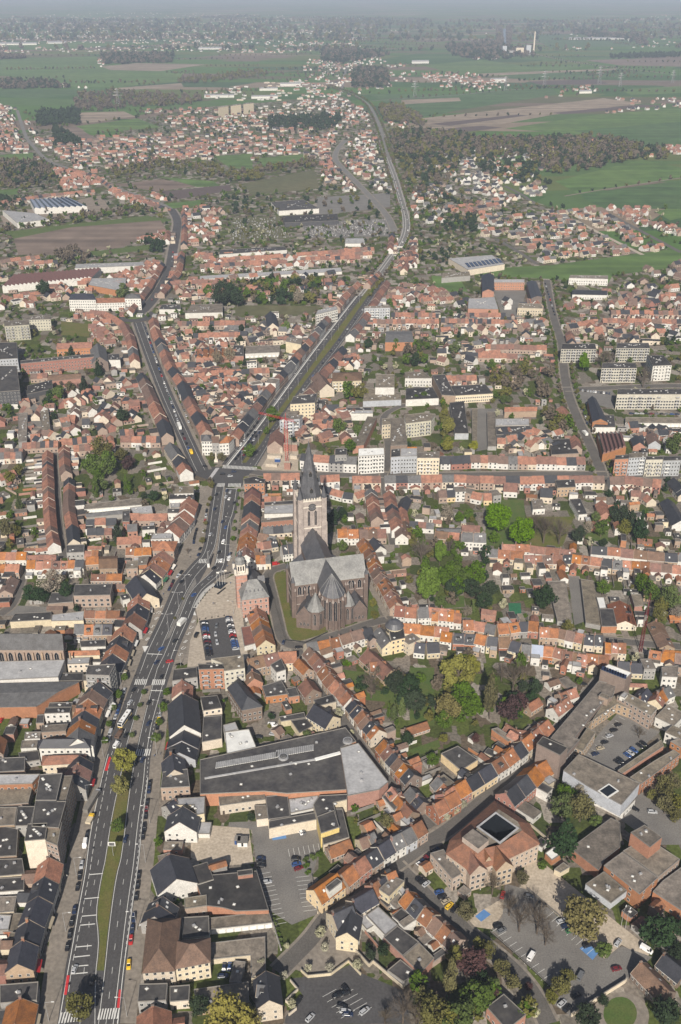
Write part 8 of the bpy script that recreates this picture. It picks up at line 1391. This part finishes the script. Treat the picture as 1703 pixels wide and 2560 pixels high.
trees('H','the church, round and vivid in the park','bright',[(1365,800,86)],asp=1.45);tree('H','slim and vivid behind the round one','bright',1440,590,40,asp=2.1);trees('H','the slim bright tree','bare',[(1320,590,85),(1500,560,50)]);tree('H','clipped dark under the vivid tree','bush',1440,925,48,asp=.9);trees('H','the vivid tree, behind it','green',[(1500,740,80),(1560,820,60)]);trees('H','the church tower','dark',[(740,370,50),(800,345,38)]);tree('H','in the small square by the white fronts','green',800,560,36);tree('H','small and dark red left of the tower','purple',490,470,24);trees('H','the lawn beside the church','olive',[(1000,930,30),(1010,1010,30)])
trees('I','the white park house, vivid and round','bright',[(375,365,92),(530,460,88)]);trees('I','the vivid pair, wide and brown','bare',[(680,430,90),(780,450,80),(620,400,60)]);trees('I','the vivid chestnut, in the park','green',[(100,740,80),(220,730,72),(20,760,60),(350,500,40)]);trees('I','the lawn, in the dark park belt','dark',[(200,830,60),(320,840,55),(280,920,55),(90,830,60)]);tree('I','spreading beside the garage lane','dark',680,890,75);trees('I','the lawn corner','pale',[(170,985,38),(40,330,50),(955,435,42),(1460,860,52),(1540,985,48)]);trees('I','the lawn, yellow and slim','cypress',[(210,950,22)])
trees('I','the round pool garden','green',[(1050,440,50),(1010,370,35),(1060,830,46),(1320,800,60),(1380,860,60),(1500,900,75),(120,370,35),(180,350,35)]);trees('I','the orange villa','dark',[(900,480,50),(1180,360,62),(1130,330,40),(1060,540,30)]);trees('I','the orange villa, tall','conifer',[(1310,410,62),(1250,380,50)]);trees('I','the tall conifers','olive',[(1200,440,50),(830,1085,46),(1430,1010,50),(1440,940,50)])
tree('G','blossoming above the pink hall','pale',330,790,92,asp=.85);tree('G','behind the red back roofs','bare',570,750,55);trees('G','the lane, in the hall garden','dark',[(200,870,55),(270,880,50),(430,850,50)]);tree('G','tall among the cross rows','conifer',765,460,42);trees('G','the garages, slim','cypress',[(685,520,16),(620,160,32),(820,130,24),(120,250,28)]);trees('G','the narrow street, in the long garden','green',[(600,30,60),(690,30,62),(665,150,42),(640,90,40)]);tree('G','dark red in the long garden','purple',830,20,42);trees('G','the crossroads flats','dark',[(1000,230,36),(940,230,22)])
trees('G','the frame edge, in left gardens','olive',[(60,110,40),(120,60,36),(40,440,60),(100,460,40)])
trees('J','the long garden top','olive',[(660,1100,72),(790,1140,42),(460,700,36)]);trees('J','the long garden, full','green',[(690,1190,68),(590,1190,58),(380,730,42),(800,75,48)]);trees('J','the convent','conifer',[(545,680,40),(465,470,36),(640,560,34)]);trees('J','the gravel yard','dark',[(800,880,46),(350,890,26),(280,45,46),(1440,90,62),(1510,70,50),(1550,110,46)]);trees('J','the brick sawtooth','pale',[(1420,500,42),(1500,480,42)]);tree('J','small and red in the long garden','purple',850,1180,34)
trees('K','the meadow chapel','pale',[(515,100,42)]);tree('K','vivid by the meadow chapel','bright',430,300,32);trees('K','the spire, between roofs','green',[(850,1080,40),(780,950,48),(900,970,34),(1480,1060,42),(1280,770,24),(1340,755,28)]);trees('K','the curved block','willow',[(1490,950,48),(1470,860,24),(1460,800,20)]);trees('K','the garage row','dark',[(130,390,28),(210,640,22),(140,310,22),(970,410,34)])
tree('L','vivid before the left slab flats','bright',935,525,40,asp=1.4);trees('L','the black rooflight hall','willow',[(50,940,48),(40,1070,48),(210,1080,36)]);trees('L','the slab flats','bare',[(1330,620,60),(1060,500,56),(1100,500,40)]);trees('L','the long street','green',[(330,550,30),(1530,1060,60),(410,775,28),(440,780,22),(1400,350,25),(90,440,40)])
GREEN.extend([[(p.x,p.y) for p in gs(t,q)] for t,q in (('E',[(780,190),(1240,220),(1568,120),(1568,560),(1240,560),(1130,480),(930,390)]),('F',[(0,100),(640,200),(560,520),(0,640)]),('H',[(1230,500),(1568,480),(1568,960),(1290,940)]),('I',[(0,560),(280,620),(400,960),(0,990)]),('I',[(290,270),(880,360),(880,560),(290,550)]),('C',[(0,880),(160,760),(700,1338),(0,1338)]),('C',[(840,1300),(1200,1100),(1568,1100),(1568,1338)]),('F',[(600,1050),(760,930),(1150,1180),(1000,1338),(700,1338)]),('B',[(870,830),(1000,1000),(1568,1338),(1568,1000),(1250,1050)]),('G',[(550,-20),(880,-20),(900,60),(650,200),(550,180)]),('G',[(120,780),(480,720),(480,860),(130,920)]))])
# ================================================================ LAMPS, SIGNS, PEOPLE
for i,(t,x,y) in enumerate([('A',320,1320),('A',431,733),('A',501,370),('R',92,1630),('R',278,1100),('R',372,670),('R',490,290)]):lamp(t,x,y,'street lamp, %s from the frame foot on the facade-side pavement'%ORD[i],11,0)
for i,(t,x,y) in enumerate([('A',830,1290),('A',895,727),('A',951,282),('R',825,1880),('R',905,1070),('R',950,620),('Q',530,2290),('Q',1140,1170),('Q',1112,1020),('Q',1120,690)]):lamp(t,x,y,'street lamp, %s from the frame foot on the mansion-side pavement'%ORD[i],11,math.pi)
for i,(x,y) in enumerate([(385,1870),(505,1610),(590,1400)]):lamp('Q',x,y,'double-armed street lamp, %s from the bus lettering, in the median'%ORD[i],12,0,True)
for i,(x,y) in enumerate([(145,1205),(252,1070),(318,965),(382,860),(448,785),(512,690),(572,600),(630,530),(680,460),(730,395),(776,330),(824,262),(912,150)]):lamp('K',x,y,'tall white lamp, %s from the crossroads, on the green verge'%ORD[i],12,0,True)
for i,(x,y) in enumerate(((1175,700),(1203,715))):lamp('C',x,y,'slim white mast, %s from the glass box hall'%ORD[i],9,1,False,None)
lamp('Q',1150,1680,'pale lamp with bent arms beside the market car park',10,math.pi)
p=g('A',742,240);r=thing('road_sign','white-framed road sign on a leaning pole in the grass median','sign',(p.x,p.y,.14));M=MB();M.tube((0,0,0),(0,0,6),.12,.1,6,'metal');M.obj('pole',r);M=MB();M.box((0,0,6),3.2,.15,2.4,'frame',bottom=True);M.box((0,-.1,6.3),2.4,.06,1.7,'tile_g',bottom=True);M.obj('panel',r)
for i,(t,x,y) in enumerate((('Q',800,2440-300),('Q',858,1120))):
 if i==0:continue
 p=g(t,x,y);r=thing('monument','white-based dark column monument on the market traffic island','monument',(p.x,p.y,.13));M=MB();M.box((0,0,0),1.6,1.6,3,'frame',taper=.9);M.obj('base',r);M=MB();M.cone((0,0,3),.9,.5,9,10,'tile_g');M.obj('column',r)
p=g('S',528,910);r=thing('monument','white war memorial column between the trees at the fork','monument',(p.x,p.y,.1));M=MB();M.box((0,0,0),3,3,2,'stone_white');M.obj('base',r);M=MB();M.cone((0,0,2),.8,.6,6,8,'stone_white');M.obj('column',r)
for i,(x,y) in enumerate(((690,1360),(1015,1370),(755,1330),(870,1315))):
 p=g('Q',960+i*30,1350-i*8);r=thing('flagpole','flagpole, %s from the bend, at the dark basin'%ORD[i],'flagpole',(p.x,p.y,.3),'flagpoles on the market basin');M=MB();M.tube((0,0,0),(0,0,11),.09,.06,6,'frame');M.obj('pole',r);M=MB();M.face([(0,0,10.8),(1.6,.3,10.5),(1.5,.2,9.4),(0,0,9.7)],['frame','slate_light','metal','stone_white'][i]);M.obj('flag',r)
for i,(t,x,y,w,a) in enumerate((('Q',910,1560,'in the middle of the market square',1),('Q',930,1562,'beside the first one in the market square',4),('Q',812,1437,'behind the striped kerb',2),('Q',1115,1322,'near the belfry foot',0),('Q',217,1690,'on the pavement by the bus lettering',3),('Q',325,1450,'at the triangle marking',1),('Q',772,400,'on the parking lane pavement',2),('Q',640,1010,'next to the blue bay',3),('Q',1080,1120,'crossing by the white van',1),('A',440,382,'under the second lamp post',0),('A',265,1215,'at the bicycle racks',2),('R',650,150,'waiting at the upper zebra',4),('R',950,1070,'walking past the blue kiosk',1),('R',880,1095,'standing with bicycles by the lower zebra',3),('C',255,470,'near the office entrance trees',2))):person(t,x,y,w,a,i)
def plinth_row(t,pts,step,name,lab,h,r_,m):
 Q,L=resample(gs(t,pts),step)
 for i,p in enumerate(Q[:30]):M=MB();M.cone((0,0,0),r_,r_*.8,h,8,m);o=M.obj(name);o.location=(p.x,p.y,.13);tag(o,lab%ORD[i],'bollard','bollards round the market square')
plinth_row('Q',[(705,1590),(760,1530),(830,1440),(900,1370)],3,'bollard','dark bollard, %s from the car park, on the market bend',1.0,.28,'dark');plinth_row('Q',[(750,1745),(1040,1700)],3.2,'bollard','dark bollard, %s from the bend, before the parked rows',1.0,.28,'dark')
def wall_run(t,pts,h,lab,m='wall_c',w=.4):
 P=gs(t,pts);M=MB();o_=P[0]
 for a,b in zip(P,P[1:]):M.box((a+b)/2,(b-a).length,w,h,m,ux=(b-a).xy.normalized(),top='coping')
 tag(M.obj('garden_wall',org=o_),lab,'wall')
wall_run('B',[(530,995),(575,1035),(725,1020),(840,935),(920,1020)],1.6,'pale zigzag wall between the blossom trees and lower car park');wall_run('B',[(460,1060),(510,1120),(430,1195),(500,1245),(450,1285)],1.5,'pale low wall with planting by the gabled balcony house');wall_run('B',[(870,850),(975,965),(1000,940),(1200,1110)],2,'cream wall stepping down from the glass canopy to the wood');wall_run('C',[(850,1290),(1200,1070),(1210,1055)],2.2,'long cream garden wall above the round lawn');wall_run('C',[(560,450),(760,620),(1000,840)],.5,'low kerb wall along the tree car park','coping');wall_run('C',[(320,735),(520,910),(740,1120)],.6,'low dark wall of the one-way lane','dark');wall_run('C',[(580,40),(720,160)],1.6,'pale wall of the office garden');wall_run('B',[(240,335),(320,600),(400,860)],1.4,'white parapet wall along the bays','wall_w');wall_run('B',[(600,380),(640,620)],1.6,'pale wall beside the yellow house');wall_run('L',[(840,650),(860,700)],1.5,'short wall by the road');wall_run('H',[(310,745),(365,960),(430,1178),(560,1195),(700,1130)],1.0,'low dark churchyard railing wall round the lawn','dark',.2)

for t,q in (('E',[(780,190),(1240,220),(1568,120),(1568,560),(1240,560),(1130,480),(930,390)]),('F',[(0,100),(640,200),(560,520),(0,640)]),('H',[(1230,500),(1568,480),(1568,960),(1290,940)]),('I',[(0,560),(280,620),(400,880),(200,880),(0,860)]),('C',[(0,880),(160,760),(700,1338),(0,1338)]),('B',[(1050,1130),(1568,1338),(1568,1000),(1400,1050)])):
 wood(t,q,.0075 if t in 'EFHI' else .009,['green','dark','olive','bare','green'],(1.8,4.2))
# ================================================================ YARDS: what is already built, and the sheds, walls and trees between
class Occ:
 def __init__(s):s.x0,s.y0,s.c=-420,190,1.5;s.w,s.h=700,860;s.a=np.zeros((s.w,s.h),bool)
 def poly(s,P):
  xs=[p[0] for p in P];ys=[p[1] for p in P];i0,i1=int((min(xs)-s.x0)/s.c),int((max(xs)-s.x0)/s.c)+1;j0,j1=int((min(ys)-s.y0)/s.c),int((max(ys)-s.y0)/s.c)+1
  i0,j0=max(0,i0),max(0,j0);i1,j1=min(s.w,i1),min(s.h,j1)
  if i1<=i0 or j1<=j0:return
  X,Y=np.meshgrid(s.x0+(np.arange(i0,i1)+.5)*s.c,s.y0+(np.arange(j0,j1)+.5)*s.c,indexing='ij');c=np.zeros(X.shape,bool);n=len(P)
  for k in range(n):
   (x1,y1),(x2,y2)=P[k][:2],P[(k+1)%n][:2]
   if y1==y2:continue
   c^=((y1>Y) != (y2>Y))&(X<(x2-x1)*(Y-y1)/(y2-y1)+x1)
  s.a[i0:i1,j0:j1]|=c
 def rect(s,cx,cy,ux,uy,L,W):s.poly([(cx+ux*a*L/2-uy*b*W/2,cy+uy*a*L/2+ux*b*W/2) for a,b in ((-1,-1),(1,-1),(1,1),(-1,1))])
 def free(s,x,y,r):
  i,j,k=int((x-s.x0)/s.c),int((y-s.y0)/s.c),max(1,int(r/s.c+.5));
  if i<k or j<k or i>=s.w-k or j>=s.h-k:return True
  return not s.a[i-k:i+k+1,j-k:j+k+1].any()
 def rfree(s,cx,cy,ux,uy,L,W):
  for a in (-.5,-.25,0,.25,.5):
   for b in (-.5,0,.5):
    x,y=cx+ux*a*L-uy*b*W,cy+uy*a*L+ux*b*W;i,j=int((x-s.x0)/s.c),int((y-s.y0)/s.c)
    if not (0<=i<s.w and 0<=j<s.h) or s.a[i,j]:return False
  return True
OCC=Occ()
for h in HOUSES:
 a,b=h['a'],h['b'];u=(b-a);L=u.length
 if L<.5:continue
 u /= L;n=Vector((-u.y,u.x))*(h['back'] or 0);c=(a+b)/2+n*(2.2 if h['ext'] else 0);OCC.rect(c.x,c.y,u.x,u.y,L,h['d']+(4.5 if h['back'] and h['ext'] else 0))
for P_ in BLOCKP:OCC.poly(P_)
for P_ in SHEETP:OCC.poly(P_)
def occ_road(P,w):
 for a,b in zip(P,P[1:]):
  d=(b-a).xy
  if d.length>.1:u=d.normalized();m_=(a+b)/2;OCC.rect(m_.x,m_.y,u.x,u.y,d.length+2,w*2)
for P_ in ST.values():occ_road(P_,5.5)
for P_,w_ in ((PB,11),(PC,10),(mid(W0,W3),20)):occ_road(P_,w_)
OCC.poly([(p.x,p.y) for p in Lb]+[(p.x,p.y) for p in Rb[::-1]])
for P_ in GREEN:OCC.poly(P_)
near=sorted([h for h in HOUSES if (h['b']-h['a']).length>1.5],key=lambda h:h['a'].y)
HA=np.array([((h['a'].x+h['b'].x)/2,(h['a'].y+h['b'].y)/2) for h in near])
SHEDS=[]
for k in range(5200):
 y=random.choice((uni(240,620),uni(240,1250),uni(500,1250)));x=uni(-.37,.37)*(y+90);j=int(np.argmin((HA[:,0]-x)**2+(HA[:,1]-y)**2));h=near[j]
 if (HA[j,0]-x)**2+(HA[j,1]-y)**2>42**2:continue
 u=(h['b']-h['a']).normalized();
 if rnd()<.5:u=Vector((-u.y,u.x))
 L,W_=uni(3.5,10),uni(3,6.5)
 if OCC.rfree(x,y,u.x,u.y,L+1,W_+1):OCC.rect(x,y,u.x,u.y,L,W_);SHEDS.append((x,y,math.atan2(u.y,u.x),L,W_,random.choice((2.6,2.9,3.2,3.4,5.6)),random.choice('FFFFfflorrb'),random.choice('wwcpprnog'),h))
SHEDS.sort(key=lambda s:s[1]);SC={}
for k,(x,y,a,L,W_,z,rf,wl,h) in enumerate(SHEDS):
 fl=rf in 'Fflw'
 if k>=290:FARH.append((x,y,a,L,W_,z,0 if fl else 1.3,wl,rf));continue
 sz='tall' if z>5 else 'long' if L>7.5 else 'small'
 where=h['where'].replace('in the ','near the ',1) if h['where'].startswith('in the ') else h['where'] if h['where'].startswith(('on ','behind ','beside ')) else 'near the house '+' '.join(h['where'].split()[:7]) if h['n']==1 else h['where']
 lab='%s %s %s outbuilding %s'%(sz,RW[rf],WW[wl],where);SC[lab]=SC.get(lab,0)+1
 if SC[lab]>1:lab='%s %s %s outbuilding, %s one %s'%(sz,RW[rf],WW[wl],ORD[SC[lab]-1],where)
 r=thing('outbuilding',' '.join(lab.split()[:16]),'outbuilding',(x,y,0),'outbuildings in the back yards',a);W=MB();R=MB();Q=[Vector((sx*L/2,sy*W_/2)) for sx,sy in ((-1,-1),(1,-1),(1,1),(-1,1))]
 if fl:W.prism(Q,0,z-.3,'wall_'+wl,cap=False);flat_roof(R,Q,z,RC[rf],.15,.2)
 else:gable_mb(W,R,Vector((-L/2,0)),Vector((L/2,0)),W_,z-.3,W_*.3,'wall_'+wl,RC[rf])
 W.obj('wall',r);ro=R.obj('roof',r);ob('door',win_mesh(1.0,2.1,'door'),r,(-L/4,-W_/2-.004,.02),-math.pi/2);ob('window',win_mesh(1.1,1.1),r,(L/5,-W_/2-.004,1),-math.pi/2)
 if fl and rnd()<.3:ob('skylight',DOME,ro,(0,0,z-.2))
print('sheds',len(SHEDS))
# garden walls: from the rear of a house down its plot
nw=0;wl_far=MB()
for h in near:
 if not h['back']:continue
 u=(h['b']-h['a']).normalized();n=Vector((-u.y,u.x))*h['back'];s=h['a']+n*(h['d']/2+5);L=uni(8,16);e=s+n*L;m_=(s+e)/2
 if not OCC.rfree(m_.x,m_.y,n.x,n.y,L,.2):continue
 mm=random.choice(['coping','wall_w','wall_p','wall_o','coping'])
 if nw<150 and h['a'].y<1000:
  w=MB();w.box((0,0,0),L,.25,1.9,mm,ux=n,top='coping');o=w.obj('garden_wall');o.location=(m_.x,m_.y,0);nw+=1
  k_={'coping':'grey concrete','wall_w':'white','wall_p':'pink brick','wall_o':'orange brick'}[mm];lab='%s garden wall behind %s house from %s, %s'%(k_,ORD[h['i']],h['anchor'],h['where']);tag(o,' '.join(lab.split()[:16]),'garden wall','garden walls between the plots')
 else:wl_far.box((m_.x,m_.y,0),L,.3,1.8,mm,ux=n)
if wl_far.f:tag(wl_far.obj('distant_garden_walls'),'low walls dividing the far garden plots',kind='stuff')
garden_trees('X',[(0,2560),(1703,2560),(1703,1700),(0,1700)],.0022,(1.0,2.2),('green','olive','dark','green'));garden_trees('X',[(0,1700),(1703,1700),(1703,1050),(0,1050)],.0040,(1.2,2.8));garden_trees('X',[(0,1050),(1703,1050),(1703,560),(0,560)],.0030,(1.6,3.4));garden_trees('X',[(0,560),(1200,560),(1100,260),(0,280)],.0009,(2.5,5),('olive','dark','bare','green'));garden_trees('N',[(400,250),(1500,300),(1568,500),(500,560)],.0016,(2,4),('olive','dark','green','bare','blossom'))
# ================================================================ ASSEMBLY
for k_,b_ in MARK.items():
 o=b_.obj('road_markings');tag(o,kind='structure')
def dist(h):m_=(h['a']+h['b'])/2;return m_.y*.95+abs(m_.x)*.15-(h['b']-h['a']).length*2
def visible_frac(p):
 a=p.x/depth_of(Vector((p.x,p.y,8)))*F;return abs(a)<900
HOUSES=[h for h in HOUSES if (h['b']-h['a']).length>1.5]
HOUSES.sort(key=dist);k=0
for h in HOUSES:
 m_=(h['a']+h['b'])/2;h['rank']=k
 if k<NH and visible_frac(m_):build_house(h);k+=1
 else:
  a,b=h['a'],h['b'];fl=h['roof'] in 'Fflw';ri=min(h['d']*.42,h['z']*.48);m_=(a+b)/2;an=math.atan2((b-a).y,(b-a).x);L_=(b-a).length
  FARH.append((m_.x,m_.y,an,L_,h['d'],h['z'] if fl else h['z']-ri,0 if fl else ri,h['wall'],h['roof']))
  if h['back'] and h['ext'] and rnd()<.8:
   n_=Vector((-(b-a).y,(b-a).x)).normalized()*h['back'];e_=uni(4,8);q=m_+n_*(h['d']/2+e_/2)+(b-a)*uni(-.15,.15)
   if rnd()<.65:FARH.append((q.x,q.y,an,L_*uni(.45,.75),e_,uni(2.8,5),0,random.choice('wwpcrn'),random.choice('FFfl')))
   else:FARH.append((q.x,q.y,an+math.pi/2,e_,L_*uni(.5,.7),3,1.5,random.choice('wwpcr'),random.choice('orb')))
print('houses',len(HOUSES),'far',len(FARH))
TREES.sort(key=lambda q:-q['r']/Vector((q['p'].x,q['p'].y,-H)).length)
for i,q in enumerate(TREES):
 if i<300:build_tree(q)
 else:MASS.append((q['p'].x,q['p'].y,q['r'],q['ch'],{'bright':'green','yellow':'olive','poplar':'olive','cypress':'dark','bush':'green'}.get(q['t'],q['t']),q['hc']))
print('trees',len(TREES),'mass',len(MASS))
if MASS:o=tree_mass('distant_trees',MASS);o['label']='distant gardens, hedges and woods of many small trees'
if FARH:build_far('distant_houses',FARH,'mass of small houses and sheds filling the far town')
print('labels repeated',[k for k,v in USED.items() if v>1][:40])
# ---------------------------------------------------------------- haze
hb=MB();x0,x1,y0,y1,z0,z1=-26000,26000,-600,45000,-1.5,372
c8=[(x0,y0),(x1,y0),(x1,y1),(x0,y1)];hb.prism(c8,z0,z1,'dark');hb.face([(x,y,z0) for x,y in c8[::-1]],'dark')
hm=bpy.data.materials.new('haze');hm.use_nodes=True;n=hm.node_tree.nodes;l=hm.node_tree.links;n.remove(n['Principled BSDF'])
pv=n.new('ShaderNodeVolumePrincipled');pv.inputs['Color'].default_value=(.68,.79,1,1);pv.inputs['Density'].default_value=HAZE;pv.inputs['Anisotropy'].default_value=.0
l.new(pv.outputs[0],n['Material Output'].inputs['Volume'])
if HAZE:
 ho=hb.obj("haze");ho.data.materials.clear();ho.data.materials.append(hm);tag(ho,kind="stuff")
